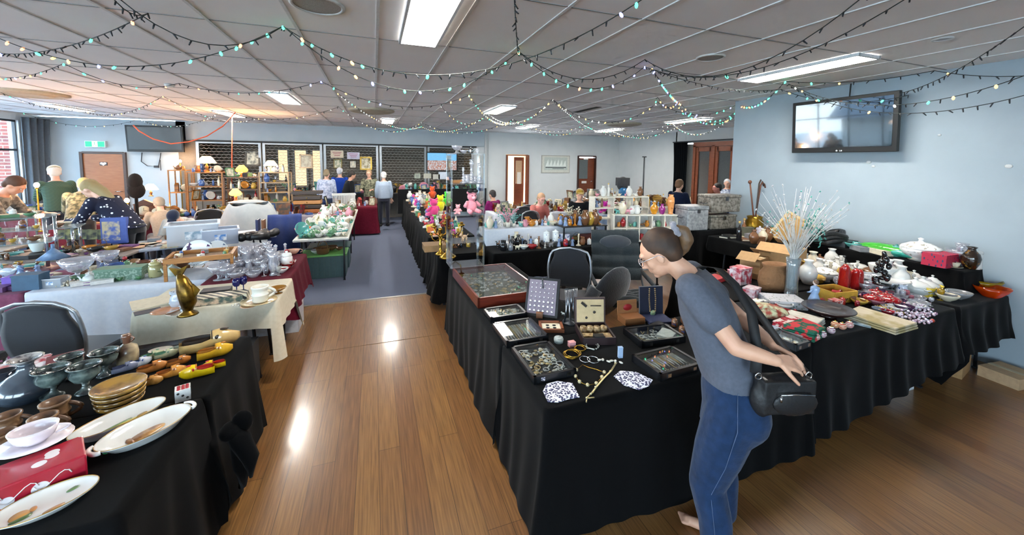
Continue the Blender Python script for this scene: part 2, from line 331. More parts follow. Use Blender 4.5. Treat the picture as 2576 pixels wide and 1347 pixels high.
b = MB(); b.box((7.745, YB + .01, 1.1), (.05, .16, 2.22)); b.box((8.545, YB + .01, 1.1), (.05, .16, 2.22)); b.box((8.145, YB + .01, 2.205), (.8, .16, .05)); struct('door_frame', b, M('3c1c12', .5), d)
b = MB(); b.box((8.0, YB + .01, 1.68), (.42, .02, .78)); struct('door_glass', b, M('5c6464', .2, coat=.4), d)
b = MB(); b.box((8.06, YB + .008, 1.15), (.22, .014, .09)); b.box((8.12, YB + .008, 2.09), (.2, .014, .06)); struct('door_sign', b, M('e8e4dc', .5), d)
b = MB(); b.tube([(8.42, YB + .01, 1.2), (8.42, YB - .05, 1.2), (8.34, YB - .05, 1.17)], .012); struct('door_handle', b, CHROME, d)
# framed yacht print
pf = thing('framed_picture', 'framed yacht race print between the two back doors', 'picture', (6.75, YB - .012, 1.87))
b = MB(); b.box((0, 0, 0), (1.24, .02, .70)); b.build('frame', M('a8a69c', .4), pf)
b = MB(); b.box((0, -.012, 0), (1.18, .008, .64)); b.build('mount', M('cfcfc4', .6), pf)
b = MB(); b.box((0, -.018, .02), (1.0, .006, .5)); b.i = 1
for k in range(6): b.prism([(-.06, -.12), (.10, -.12), (.06, .17 - .02 * (k % 3))], 0, .003, Matrix.Translation((-.40 + k * .15, -.022, .03)) @ Matrix.Rotation(PI / 2, 4, 'X'))
b.i = 2; b.box((0, -.023, -.125), (.9, .004, .03)); b.box((.1, -.023, -.17), (.5, .004, .015)); b.build('print', [M('b9c2ba', .6), M('e6ebe4', .6), M('20262a', .6)], pf)
# french doors and black curtain on the far right wall
FW = M('8a4a2c', .35, kind='wood', c2='74391f')
b = MB(); y0, y1 = 8.0, 9.55
for y in (y0 + .05, y1 - .05, (y0 + y1) / 2): b.box((XF - .02, y, 1.27), (.14, .10, 2.55))
b.box((XF - .02, (y0 + y1) / 2, 2.57), (.14, y1 - y0, .14)); d = struct('door_4', b, FW)
for s in (-1, 1):
    yc = (y0 + y1) / 2 + s * .365; b = MB()
    for q in (-.27, .27): b.box((XF - .03, yc + q, 1.25), (.06, .12, 2.45))
    for z, h in ((.15, .3), (2.42, .14)): b.box((XF - .03, yc, z), (.06, .5, h))
    e = struct('door_leaf', b, FW, d); struct('pane', MB().box((XF - .01, yc, 1.33), (.02, .44, 2.1)), M('454b4d', .15, coat=.5), e)
    struct('door_handle', MB().tube([(XF - .06, yc - s * .28, 1.05), (XF - .12, yc - s * .28, 1.05), (XF - .12, yc - s * .20, 1.05)], .012), BRASS, e)
struct('door_surround', MB().box((XF + .12, 9.0, 1.3), (.1, 2.2, 2.6)), M('8e8c86', .8), d)
struct('lintel', MB().box((XF - .03, 9.2, 2.68), (.12, 2.5, .04)), M('3a3d40', .6), d)
cu = MB(); curt(cu, XF - .12, 9.75, XF - .14, 10.35, .02, 2.66, .04, 6)
tag(cu.build('curtain', M('0d1013', .95, kind='fabric', amt=0), mods=[('solid', .006)]), 'black full length curtain beside the french doors', 'curtain')
# servery roller shutters: five bays
SH = M('3b3934', .6)
bay = [(-4.84, -3.25), (-3.18, -1.57), (-1.50, .12), (.19, 1.70), (1.77, 3.38)]
b = MB(); b.box((-.7, YB + .03, 2.47), (8.4, .3, .05)); struct('trim_6', b, M('17181a', .6))
b = MB(); b.box((-.7, YB - .16, 1.02), (8.5, .31, .05)); tag(b.build('counter', M('3a3531', .4)), 'long dark servery counter under the roller grilles', 'counter')
for i, (xa, xb) in enumerate(bay):
    o = thing('roller_grille', ['first roller grille from the left with brown room behind', 'roller grille with warm lit windows behind it', 'roller grille above the paper notices', 'middle right roller grille behind the flowers', 'roller grille at the right end of the servery'][i], 'shutter', ((xa + xb) / 2, YB - .02, 1.05), 0, 'servery roller grilles')
    w = xb - xa; b = MB(); b.box((-w / 2 + .02, 0, .7), (.07, .07, 1.4)); b.box((w / 2 - .02, 0, .7), (.07, .07, 1.4)); b.box((0, 0, 1.375), (w, .06, .05)); b.build('guide_rail', M('9a9c9e', .45, 1.), o)
    b = MB(); nz = 15; nx = int(w / .062)                       # expanded mesh of diagonal links
    for k in range(nz):
        z0 = .04 + k * .088
        pts = [(-w / 2 + .05 + j * (w - .1) / nx, 0, z0 + (.034 if (j + k) % 2 else -.0)) for j in range(nx + 1)]
        b.tube(pts, .0065, 4)
    b.i = 0; b.build('grille', M('c4c2ba', .5, .2), o)
b = MB(); b.box((-.7, YB + 2.2, 1.3), (9.2, .1, 3.0)); struct('wall_servery', b, M('8e857a', .9))
b = MB(); b.box((-5.3, YB + 1.2, 1.3), (.1, 2.2, 3.0)); b.box((3.95, YB + 1.2, 1.3), (.1, 2.2, 3.0)); b.box((-.7, YB + 1.2, 2.75), (9.2, 2.2, .08)); b.box((-.7, YB + 1.2, -.02), (9.2, 2.2, .05)); struct('wall_servery_side', b, M('8e857a', .9))
for i, (xx, z0, z1, w) in enumerate([(-2.75, 1.2, 2.3, .35), (-2.25, 1.0, 2.3, .42), (-1.75, 1.0, 2.3, .38)]):
    q = thing('lit_window', ['narrow warm lit servery window, leftmost of three', 'warm lit servery window in the middle of three', 'warm lit servery window with pictures, rightmost of three'][i], 'window', (xx * 1.12, YB + 2.13, (z0 + z1) / 2))
    MB().box((0, 0, 0), (w, .02, z1 - z0)).build('pane', M('ecc898', .5, emit=.55), q)
    b = MB(); b.box((-w / 2, -.02, 0), (.06, .06, z1 - z0 + .06)); b.box((w / 2, -.02, 0), (.06, .06, z1 - z0 + .06)); b.box((0, -.02, (z1 - z0) / 2), (w, .06, .06)); b.build('frame', M('8f8d86', .5), q)
# ceiling lights
LITM = M('fffaf2', .5, emit=24.)
LT = [(.38, 2.9, 'large bright troffer overhead at the top of the aisle'), (-1.42, 7.55, 'short bright light panel over the white folding tables'), (2.38, 7.4, 'bright light panel right of the slotted ceiling unit'), (4.35, 2.9, 'long bright light panel nearest the right television'), (7.19, 7.36, 'light panel nearest the black curtain'), (7.2, 10.7, 'distant light panel above the right hand door'), (4.33, 10.7, 'distant light panel left of the yacht print'), (.36, 10.8, 'small distant light panel above the servery'), (-3.17, 10.8, 'light panel in the orange glow above the lamps'), (-6.17, 11.0, 'light panel above the far left timber door')]
for x, y, l in LT:
    o = thing('ceiling_light', l, 'light', (x, y, CEIL - .02), 0, 'ceiling light panels')
    b = MB(); b.box((-.155, 0, 0), (.02, 1.24, .03)); b.box((.155, 0, 0), (.02, 1.24, .03)); b.box((0, -.61, 0), (.31, .02, .03)); b.box((0, .61, 0), (.31, .02, .03)); b.build('frame', M('d8dadc', .5), o)
    MB().box((0, 0, .005), (.29, 1.2, .01)).build('diffuser', LITM, o)
# ceiling fittings
AC = M('b9ae98', .6)
for x, y, r, l in [(-.03, 8.68, .46, 'round beige ceiling air outlet over the aisle'), (6.4, 8.8, .46, 'round brown ceiling air outlet near the french doors'), (-5.4, 8.75, .5, 'wide round ceiling air outlet at the far left')]:
    o = thing('air_outlet', l, 'vent', (x, y, CEIL), 0, 'round ceiling air outlets')
    b = MB(); b.lathe([(r, 0), (r, -.025), (r * .86, -.05), (r * .80, -.03), (r * .66, -.03), (r * .60, -.055), (r * .5, -.035), (.1, -.05), (0, -.05)], 32); b.build('cone', AC, o)
for x, y, r, l in [(-.34, 2.93, .17, 'round ceiling speaker grille at the top edge beside the troffer'), (3.10, 2.92, .13, 'round ceiling speaker grille left of the long light panel')]:
    o = thing('ceiling_speaker', l, 'speaker', (x, y, CEIL), 0)
    MB().lathe([(r, 0), (r, -.012), (r * .9, -.018), (r * .86, -.01)], 32).build('rim', M('cfcdc8', .5), o); MB().lathe([(r * .88, -.008), (0, -.012)], 32).build('grille', M('a8a49c', .7, kind='voro', sc=180, amt=.3, c2='77736c'), o)
o = thing('downlight', 'small recessed round downlight near the right television', 'light', (4.37, 1.81, CEIL)); MB().lathe([(.065, 0), (.065, -.008), (.045, -.01), (.04, 0)], 24).build('rim', M('dcdcda', .4), o); MB().lathe([(.042, -.004), (0, -.004)], 20).build('lens', M('9a9a9a', .3), o)
o = thing('smoke_detector', 'small round smoke detector over the left stalls', 'detector', (-2.73, 6.87, CEIL)); MB().lathe([(.06, 0), (.06, -.02), (.035, -.045), (0, -.047)], 20).build('body', M('e4e2dc', .5), o); MB().lathe([(.062, -.006), (.062, -.014), (.05, -.016)], 20).build('ring', M('9b9a96', .5), o)
for x, y, l in [(4.0, 6.74, 'slim dark slot air register in the ceiling right of the aisle')]:
    b = MB(); b.box((x, y, CEIL - .004), (.12, .9, .008)); tag(b.build('slot_vent', M('4a4846', .8)), l, 'vent')
# televisions
def tv(name_l, loc, rz, tilt, w, h, screenm, mark, bd=.16):
    o = thing('television', name_l, 'television', loc, rz); o.rotation_euler.x = tilt
    b = MB(); b.box((0, .03, 0), (w, .06, h)); b.build('casing', M('08090a', .5), o, [('bevel', .006)])
    MB().box((0, -.002, .012), (w - .09, .006, h - .11)).build('screen', screenm, o)
    b = MB(); b.box((0, .05 + bd / 2, 0), (.3, bd, .3)); b.build('wall_bracket', M('1c1c1e', .5), o)
    if mark: b = MB(); b.lathe([(.011, 0), (.011, .002), (0, .002)], 14, (-.02, -.004, -h / 2 + .022), m=Matrix.Rotation(PI / 2, 3, 'X')); b.box((.012, -.005, -h / 2 + .022), (.004, .002, .018)); b.box((.018, -.005, -h / 2 + .015), (.012, .002, .004)); b.box((.031, -.005, -h / 2 + .022), (.014, .002, .017)); b.build('maker_mark', M('c9ccd0', .4), o)
    return o
t1 = tv('large wall mounted television on the right wall reflecting the windows', (5.55, 3.17, 2.495), -PI / 2 + .06, .07, 1.12, .69, M('15191c', .03, coat=1.), True)
t2 = tv('black wall television above the far left stall with orange cable', (-5.69, 13.33, 2.48), 0, .06, 1.26, .72, M('17191a', .35, coat=.1), False, .21)
b = MB(); b.tube([(5.69, 3.16, 3.02), (5.68, 3.16, 2.75)], .008); tag(b.build('power_cable', M('2a2a2a', .6)), 'short dark cable running from ceiling to right television', 'cable')
b = MB(); b.tube([(-6.1, 13.57, 2.1), (-6.13, 13.57, 1.85), (-6.0, 13.57, 1.73), (-5.75, 13.56, 1.72), (-5.7, 13.56, 1.95), (-5.68, 13.57, 2.1)], .01, 6); b.box((-5.8, 13.57, 1.71), (.1, .05, .06)); b.tube([(-5.7, 13.56, 1.9), (-5.7, 13.56, 1.6)], .008, 6); tag(b.build('power_cable', M('2c2c30', .6)), 'looped cables hanging under the far left television', 'cable')
b = MB(); b.tube([at(592, 283, z=CEIL - .01)] + [at(u, v, Y=9.3) for u, v in ((560, 318), (520, 343), (475, 357), (430, 362), (385, 350), (350, 330), (335, 315))], .012, 6); tag(b.build('extension_cable', M('e0603c', .5)), 'orange extension cable looping in front of the left television', 'cable')
b = MB(); b.tube([at(584, 287, z=CEIL - .01), at(583, 460, Y=10.3)], .012, 6); tag(b.build('extension_cable', M('e0603c', .5)), 'orange cable dropping straight from ceiling to the lamp stall', 'cable')
# small marks left on the right wall
for y, z, s in ((2.95, 2.03, .02), (2.9, 1.98, .015), (1.85, 2.0, .02), (2.35, 2.33, .012)):
    b = MB(); b.ell((rw(y) - .004, y, z), (.006, s * 1.4, s), 8, 5); tag(b.build('wall_hook', M('cfd4d4', .5)), 'tiny hook left on the right wall near the television', 'hook', 'hooks on the right wall')
# ================================================================ library of goods (each built once per colour, at real size, base at z = 0)
def P_(name, mb, mats, subs=None): return (name, mb.mesh(name, mats), subs or [])
K = {}
def kind(f): K[f.__name__] = f; return f
def L1(name, pr, m, seg=20, **k): return [P_(name, MB().lathe(pr, seg, **k), m)]
def shell(pr, t=.004):                                # closed thin wall from an outer profile given bottom to rim
    return pr + [(max(r - t, .0), z + (t if i == 0 else 0)) for i, (r, z) in reversed(list(enumerate(pr))) if True] + [(0, pr[0][1] + t)]
def handle(mb, r, z0, z1, out, th=.006, sq=1.):
    n = 10; mb.tube([(r + out * math.sin(PI * k / n), 0, z0 + (z1 - z0) * k / n) for k in range(n + 1)], th, 6)
@kind
def plate(c='e2e1dc', c2=None): return [P_('plate', MB().lathe([(0, 0), (.06, 0), (.065, .004), (.09, .008), (.13, .019), (.128, .022), (.09, .012), (.062, .008), (0, .007)], 28), china(c, c2))]
@kind
def plate_on_stand(c='e2e1dc', c2=None):
    R = Matrix.Rotation(1.25, 3, 'X')
    return [P_('plate', MB().lathe([(0, 0), (.06, 0), (.09, .006), (.13, .018), (.128, .021), (.09, .010), (0, .006)], 28, (0, .03, .135), m=R), china(c, c2)), P_('wire_stand', MB().tube([(-.04, -.02, .0), (-.04, .05, .003), (-.03, .06, .12)], .003, 5).tube([(.04, -.02, .0), (.04, .05, .003), (.03, .06, .12)], .003, 5), BRASS)]
@kind
def platter(c='eceae4', c2=None): return [P_('platter', MB().lathe([(0, 0), (.12, 0), (.13, .005), (.17, .016), (.215, .026), (.213, .030), (.17, .021), (.13, .010), (0, .008)], 40, sy=.60), china(c, c2, 9))]
@kind
def bowl(c='e2e1dc', c2=None): return L1('bowl', shell([(0, 0), (.035, 0), (.04, .008), (.075, .03), (.098, .06), (.105, .08)]), china(c, c2), 24)
@kind
def casserole(c='efeee8', c2=None):
    return [P_('dish', MB().lathe(shell([(0, 0), (.07, 0), (.095, .02), (.11, .06), (.112, .085)]), 28), china(c, c2)), P_('lid', MB().lathe([(.114, .085), (.112, .095), (.07, .12), (.02, .13), (.012, .145), (.02, .158), (.0, .163)], 28), china(c, c2)), P_('handle', MB().tube([(-.11, -.02, .07), (-.135, -.015, .072), (-.135, .015, .072), (-.11, .02, .07)], .007, 6).tube([(.11, -.02, .07), (.135, -.015, .072), (.135, .015, .072), (.11, .02, .07)], .007, 6), china(c))]
@kind
def footed_bowl(c='e8eef2', c2=None):
    m = CRYST if c == 'glass' else china(c, c2)
    return [P_('bowl', MB().lathe([(0, .07), (.02, .07), (.06, .09), (.10, .14), (.118, .19), (.113, .19), (.096, .145), (.055, .097), (0, .085)], 24), m), P_('foot', MB().lathe([(0, 0), (.06, 0), (.058, .006), (.018, .018), (.012, .04), (.018, .07), (0, .07)], 20), m)]
@kind
def cake_stand(c='efeff2', c2=None): return [P_('plate', MB().lathe([(0, .09), (.03, .09), (.17, .10), (.175, .112), (.165, .108), (0, .10)], 32), china(c, c2)), P_('foot', MB().lathe([(0, 0), (.07, 0), (.06, .01), (.02, .03), (.018, .06), (.03, .09), (0, .09)], 20), china(c))]
@kind
def cup(c='e2e1dc', c2=None): b = MB().lathe(shell([(0, 0), (.022, 0), (.025, .006), (.036, .02), (.043, .045), (.046, .062)], .003), 22); h = MB(); handle(h, .038, .015, .052, .026, .0035); return [P_('bowl', b, china(c, c2, 40)), P_('handle', h, china(c))]
@kind
def cup_and_saucer(c='e2e1dc', c2=None):
    b = MB().lathe(shell([(0, .012), (.022, .012), (.025, .018), (.036, .03), (.043, .055), (.046, .072)], .003), 22); h = MB(); handle(h, .038, .027, .062, .026, .0035)
    return [P_('cup', b, china(c, c2, 40), [P_('handle', h, china(c))]), P_('saucer', MB().lathe([(0, 0), (.035, 0), (.07, .014), (.072, .017), (.035, .007), (0, .006)], 24), china(c, c2, 40))]
@kind
def mug(c='a8825c', c2='6e4a30'):
    b = MB().lathe([(0, 0), (.043, 0), (.047, .01), (.046, .04), (.05, .045), (.05, .05), (.045, .055), (.047, .088), (.052, .095), (.052, .103), (.046, .104), (.041, .06), (.04, .01), (0, .01)], 26); h = MB(); handle(h, .044, .02, .085, .042, .009)
    return [P_('body', b, M(c, .45, kind='marble', c2=c2, sc=14, coat=.3)), P_('handle', h, M(c2, .45, coat=.3))]
@kind
def goblet(c='262e32', c2='66746f'):
    m = M(c, .22, kind='marble', c2=c2, sc=16, coat=.7)
    return [P_('bowl', MB().lathe([(0, .055), (.015, .056), (.04, .068), (.056, .095), (.058, .115), (.052, .128), (.064, .142), (.066, .146), (.058, .146), (.046, .128), (.05, .1), (0, .075)], 26), m), P_('foot', MB().lathe([(0, 0), (.04, 0), (.042, .005), (.036, .012), (.02, .022), (.013, .04), (.015, .056), (0, .056)], 22), m)]
@kind
def wine_glass(c='glass', c2=None): m = CRYST if c == 'glass' else glass(c); return [P_('bowl', MB().lathe([(0, .075), (.02, .08), (.034, .10), (.036, .13), (.031, .155), (.029, .155), (.033, .13), (.031, .10), (0, .083)], 16), m), P_('stem', MB().lathe([(0, 0), (.032, 0), (.03, .003), (.006, .008), (.004, .04), (.006, .075), (0, .077)], 14), m)]
@kind
def tumbler(c='glass', c2=None): m = CRYST if c == 'glass' else glass(c); return L1('tumbler', shell([(0, 0), (.028, 0), (.032, .02), (.036, .095)], .003), m, 16)
@kind
def glass_vase(c='glass', c2=None): m = CRYST if c == 'glass' else glass(c); return L1('vase', [(0, 0), (.045, 0), (.042, .01), (.03, .03), (.045, .09), (.05, .13), (.035, .19), (.055, .24), (.051, .24), (.031, .19), (.046, .13), (.04, .09), (0, .02)], m, 20)
@kind
def cut_glass_bowl(c='glass', c2=None): global wobn; wobn = 4; m = CRYST if c == 'glass' else glass(c); r = [P_('bowl', MB().lathe([(0, 0), (.04, 0), (.055, .015), (.085, .05), (.105, .085), (.098, .08), (.08, .05), (.05, .02), (0, .012)], 32, wob=.05), m)]; wobn = 1; return r
@kind
def decanter(c='glass', c2=None):
    m = CRYST if c == 'glass' else glass(c)
    return [P_('body', MB().lathe([(0, 0), (.05, 0), (.055, .01), (.058, .07), (.045, .11), (.017, .14), (.014, .18), (.024, .19), (.02, .19), (.011, .18), (.013, .14), (.04, .11), (.052, .07), (0, .02)], 18), m), P_('stopper', MB().lathe([(.011, .185), (.012, .195), (.024, .215), (.02, .235), (0, .245)], 8), m)]
@kind
def vase(c='8fa7ad', c2=None): return L1('vase', [(0, 0), (.04, 0), (.045, .005), (.07, .06), (.08, .12), (.065, .17), (.035, .205), (.03, .225), (.045, .245), (.041, .246), (.026, .225), (.03, .2), (0, .18)], china(c, c2, 14), 24)
@kind
def tall_vase(c='8fa7ad', c2=None): return L1('vase', [(0, 0), (.04, 0), (.035, .02), (.045, .1), (.055, .2), (.05, .26), (.03, .29), (.04, .31), (.036, .31), (.025, .29), (.03, .27), (0, .25)], china(c, c2, 14), 22)
@kind
def bulb_vase(c='2a323c', c2='454e58'):
    m = M(c, .15, kind='marble', c2=c2, sc=7, coat=.9)
    return [P_('body', MB().lathe([(0, 0), (.075, 0), (.10, .012), (.125, .045), (.128, .075), (.105, .12), (.065, .15), (.036, .17), (.03, .20), (.034, .215), (0, .21)], 30), m), P_('rim', MB().lathe([(.033, .213), (.07, .236), (.072, .240), (.06, .238), (.025, .216), (.024, .17), (0, .16)], 30), M('b8b4b0', .2, kind='marble', c2='4d4a50', sc=20, coat=.8))]
@kind
def jug(c='e8e4da', c2=None):
    b = MB().lathe([(0, 0), (.045, 0), (.055, .01), (.068, .06), (.06, .10), (.042, .135), (.044, .16), (.05, .17), (.046, .17), (.038, .135), (.054, .10), (0, .02)], 24); b.prism([(.03, -.018), (.066, 0), (.03, .018)], .14, .17, Matrix.Rotation(PI, 4, 'Z')); h = MB(); handle(h, .048, .05, .15, .045, .006)
    return [P_('body', b, china(c, c2)), P_('handle', h, china(c, c2))]
@kind
def teapot(c='e8e4da', c2=None):
    m = SILVER if c == 'silver' else china(c, c2); b = MB().lathe([(0, 0), (.045, 0), (.05, .008), (.075, .04), (.08, .07), (.065, .105), (.04, .12), (0, .12)], 24); h = MB(); handle(h, .062, .03, .105, .045, .006)
    return [P_('body', b, m), P_('handle', h, m), P_('spout', MB().tube([(-.06, 0, .04), (-.10, 0, .06), (-.115, 0, .095), (-.135, 0, .115)], [.02, .014, .010, .008], 8), m), P_('lid', MB().lathe([(.042, .12), (.03, .134), (.008, .14), (.007, .148), (.013, .157), (0, .164)], 20), m, )]
@kind
def gravy_boat(c='f0efe8', c2=None): h = MB(); handle(h, .07, .02, .06, .03, .004); return [P_('boat', MB().lathe(shell([(0, 0), (.03, 0), (.05, .02), (.075, .06)]), 22, sy=.6), china(c, c2)), P_('handle', h, china(c))]
@kind
def bottle(c='2f4a3a', c2=None): m = M(c, .1, coat=.6) if c != 'glass' else CRYST; return [P_('body', MB().lathe([(0, 0), (.035, 0), (.037, .005), (.037, .15), (.03, .18), (.014, .21), (.013, .27), (0, .27)], 18), m), P_('cap', MB().lathe([(.015, .262), (.015, .29), (0, .29)], 12), M(c2 or 'b89a50', .4))]
@kind
def flask_jug(c='6e4a38', c2='c8b48c'): h = MB(); handle(h, .02, .165, .20, .018, .006); return [P_('body', MB().lathe([(0, 0), (.05, 0), (.055, .01), (.057, .09), (.05, .13), (.02, .155), (.017, .17), (0, .17)], 22), M(c2, .35, kind='marble', c2='4a3226', sc=7, coat=.5)), P_('neck', MB().lathe([(.02, .150), (.019, .18), (.026, .20), (.024, .215), (0, .215)], 18), M(c, .3, coat=.5), [P_('handle', h, M(c, .3, coat=.5))])]
@kind
def candlestick(c='brass', c2=None): m = {'brass': BRASS, 'silver': SILVER, 'glass': CRYST}.get(c) or china(c); return L1('candlestick', [(0, 0), (.05, 0), (.045, .012), (.018, .025), (.012, .06), (.02, .075), (.011, .09), (.012, .16), (.022, .175), (.013, .19), (.02, .215), (.017, .215), (.009, .19), (0, .19)], m, 16)
@kind
def candelabra(c='brass', c2=None):
    m = {'brass': GOLD, 'silver': SILVER}.get(c, GOLD); b = MB().lathe([(0, 0), (.07, 0), (.06, .015), (.02, .04), (.013, .1), (.025, .13), (.012, .15), (.012, .3), (.03, .31), (.02, .33), (0, .34)], 18)
    a = MB(); cu = [MB() for _ in range(4)]
    for k in range(4):
        t = PI * k / 2; a.tube([(math.cos(t) * r, math.sin(t) * r, z) for r, z in ((.01, .2), (.06, .17), (.10, .20), (.11, .25))], .006, 6)
        cu[k].lathe([(0, .245), (.022, .25), (.028, .262), (.012, .262), (.014, .28), (0, .28)], 12, (math.cos(t) * .11, math.sin(t) * .11, 0))
    return [P_('stem', b, m), P_('arms', a, m)] + [P_('candle_cup', q, m) for q in cu]
@kind
def figurine(c='e8d8c8', c2='7890b8'):
    b = MB().lathe([(0, 0), (.045, 0), (.045, .008), (.04, .012), (.036, .05), (.02, .095), (.028, .12), (.026, .14), (.010, .152), (0, .155)], 16); b.tube([(.024, 0, .135), (.045, -.01, .11), (.03, -.03, .10)], .007, 6); b.tube([(-.024, 0, .135), (-.045, -.01, .11), (-.03, -.03, .095)], .007, 6)
    return [P_('dress', b, china(c2)), P_('head', MB().ell((0, 0, .172), (.015, .016, .02)).tube([(0, 0, .15), (0, 0, .16)], .007), china(c)), P_('hair', MB().ell((0, .004, .178), (.0165, .0165, .018)), china('6b4a32'))]
@kind
def animal_figurine(c='b08050', c2=None):
    b = MB().ell((0, 0, .055), (.05, .024, .028)); b.ell((-.055, 0, .085), (.022, .017, .018)).tube([(-.03, 0, .065), (-.05, 0, .08)], .014); b.ell((-.076, 0, .08), (.012, .009, .009)); b.tube([(.045, 0, .065), (.07, 0, .085), (.08, 0, .075)], .006)
    for x, y in ((-.03, .014), (-.03, -.014), (.032, .014), (.032, -.014)): b.tube([(x, y, .045), (x, y, .004), (x - .008, y, .004)], [.010, .007, .006])
    b.ell((-.05, .012, .103), (.005, .004, .012)).ell((-.05, -.012, .103), (.005, .004, .012)); return [P_('figurine', b, china(c, c2))]
@kind
def bird_figurine(c='f0f0f0', c2=None):
    b = MB().ell((0, 0, .045), (.045, .022, .03)); b.tube([(-.03, 0, .055), (-.045, 0, .085), (-.035, 0, .105), (-.05, 0, .12)], [.014, .009, .008, .009]); b.ell((-.052, 0, .122), (.013, .009, .009)); b.tube([(-.06, 0, .12), (-.078, 0, .114)], [.005, .001]); b.tube([(.03, 0, .05), (.075, 0, .075)], [.016, .003]); b.lathe([(0, 0), (.03, 0), (.026, .01), (0, .02)], 12); return [P_('figurine', b, china(c, c2))]
@kind
def cube_box(c='c0a070', c2=None): return [P_('carton', MB().box((0, 0, .05), (.14, .1, .1)), M(c, .6, kind='marble' if c2 else 'plain', c2=c2, sc=25)), P_('lid', MB().box((0, 0, .103), (.146, .106, .012)), M(c, .6, c2=c2))]
@kind
def flat_box(c='c0a070', c2=None): return [P_('tray', MB().box((0, 0, .025), (.26, .18, .05)), M(c, .6, kind='voro' if c2 else 'plain', c2=c2, sc=40, amt=.25)), P_('lid', MB().box((0, 0, .053), (.266, .186, .012)), M(c, .55, kind='voro' if c2 else 'plain', c2=c2, sc=40, amt=.25))]
@kind
def tall_box(c='4a62b0', c2='d8c8a0'): return [P_('carton', MB().box((0, 0, .15), (.22, .07, .3)), M(c, .4)), P_('picture_panel', MB().box((-.02, -.037, .15), (.15, .003, .22)), M(c2, .4, kind='marble', c2=c, sc=16))]
@kind
def book(c='7a2a2a', c2=None): return [P_('cover', MB().box((0, 0, .0025), (.15, .21, .005)).box((0, 0, .0275), (.15, .21, .005)).box((-.0735, 0, .015), (.004, .21, .026)), M(c, .5)), P_('pages', MB().box((.001, 0, .015), (.143, .2, .02)), M('e6e0cc', .8))]
@kind
def standing_book(c='7a2a2a', c2=None): return [P_('cover', MB().box((-.014, 0, .1), (.004, .15, .2)).box((.014, 0, .1), (.004, .15, .2)).box((0, -.0745, .1), (.028, .004, .2)), M(c, .5)), P_('pages', MB().box((0, .001, .1), (.024, .143, .19)), M('e6e0cc', .8))]
@kind
def record_sleeve(c='9a9a9a', c2='404040'): return [P_('sleeve', MB().box((0, 0, .15), (.31, .012, .31), rx=-.2), M(c, .5, kind='marble', c2=c2, sc=9)), P_('label_panel', MB().box((0, -.012, .15), (.2, .004, .05), rx=-.2), M(c2, .5))]
@kind
def framed_print(c='caa24a', c2='7e8a6c'):
    m = Matrix.Rotation(-.2, 4, 'X'); b = MB(); b.tr = m
    for x in (-.11, .11): b.box((x, 0, .15), (.03, .02, .3))
    for z in (.015, .285): b.box((0, 0, z), (.25, .02, .03))
    p = MB(); p.tr = m; p.box((0, .004, .15), (.2, .006, .25)); return [P_('frame', b, M(c, .35, .4)), P_('picture', p, M(c2, .5, kind='marble', c2='d8d0b8', sc=12))]
@kind
def jar(c='e8eef0', c2='3a5aa0'): m = CRYST if c == 'glass' else china(c, c2 if c2 != '-' else None, 30); return [P_('body', MB().lathe([(0, 0), (.04, 0), (.045, .008), (.045, .085), (.036, .10), (0, .10)], 20), m), P_('lid', MB().lathe([(.04, .10), (.04, .112), (.03, .122), (.008, .126), (.012, .138), (0, .142)], 20), m)]
@kind
def canister(c='e8eef0', c2='3a5aa0'): m = china(c, c2, 26); return [P_('body', MB().lathe([(0, 0), (.05, 0), (.052, .006), (.052, .13), (.048, .136), (0, .136)], 22), m), P_('lid', MB().lathe([(.05, .136), (.053, .14), (.053, .155), (.02, .165), (.012, .18), (0, .182)], 22), m)]
@kind
def basket(c='b08a50', c2='7a5a30'):
    b = MB(); b.lathe(shell([(0, 0), (.09, 0), (.11, .09), (.115, .10)], .006), 24); h = MB(); n = 12; h.tube([(math.cos(PI * k / n) * .112, 0, .095 + math.sin(PI * k / n) * .13) for k in range(n + 1)], .006, 6)
    return [P_('body', b, M(c, .8, kind='stripes', c2=c2, sc=18, amt=1.5, bump=.5)), P_('handle', h, M(c2, .8))]
@kind
def tray(c='b8bcc0', c2=None): m = SILVER if c == 'silver' else (M(c, .4) if not c2 else M(c, .4, kind='marble', c2=c2)); return [P_('tray', MB().lathe([(0, 0), (.15, 0), (.17, .012), (.18, .014), (.18, .018), (.168, .016), (.148, .005), (0, .005)], 32, sy=.68), m)]
@kind
def table_lamp(c='f2dca8', c2='8a6a3a'):
    h = MB().lathe([(.13, .20), (.16, .17), (.15, .19), (.10, .27), (.065, .31)][1:], 28); m = bpy.data.materials.get('lamp_shade_' + c) or M(c, .8, emit=1.0)
    return [P_('base', MB().lathe([(0, 0), (.055, 0), (.05, .012), (.02, .03), (.028, .07), (.034, .10), (.016, .14), (.009, .16), (.009, .21), (0, .21)], 20), M(c2, .3, .5)), P_('shade', h, m), P_('bulb', MB().ell((0, 0, .235), (.025, .025, .035)), M('fff0c8', .5, emit=14))]
@kind
def shade_lamp(c='f0b860', c2='8a6a3a'):
    h = MB().lathe([(.10, .14), (.135, .16), (.15, .2), (.13, .25), (.09, .29), (.06, .335)], 28)
    return [P_('base', MB().lathe([(0, 0), (.055, 0), (.05, .012), (.03, .04), (.045, .08), (.03, .12), (.009, .15), (0, .15)], 20), M(c2, .3, .3)), P_('shade', h, M(c, .8, emit=.8)), P_('bulb', MB().ell((0, 0, .21), (.025, .025, .035)), M('ffe0a0', .5, emit=10))]
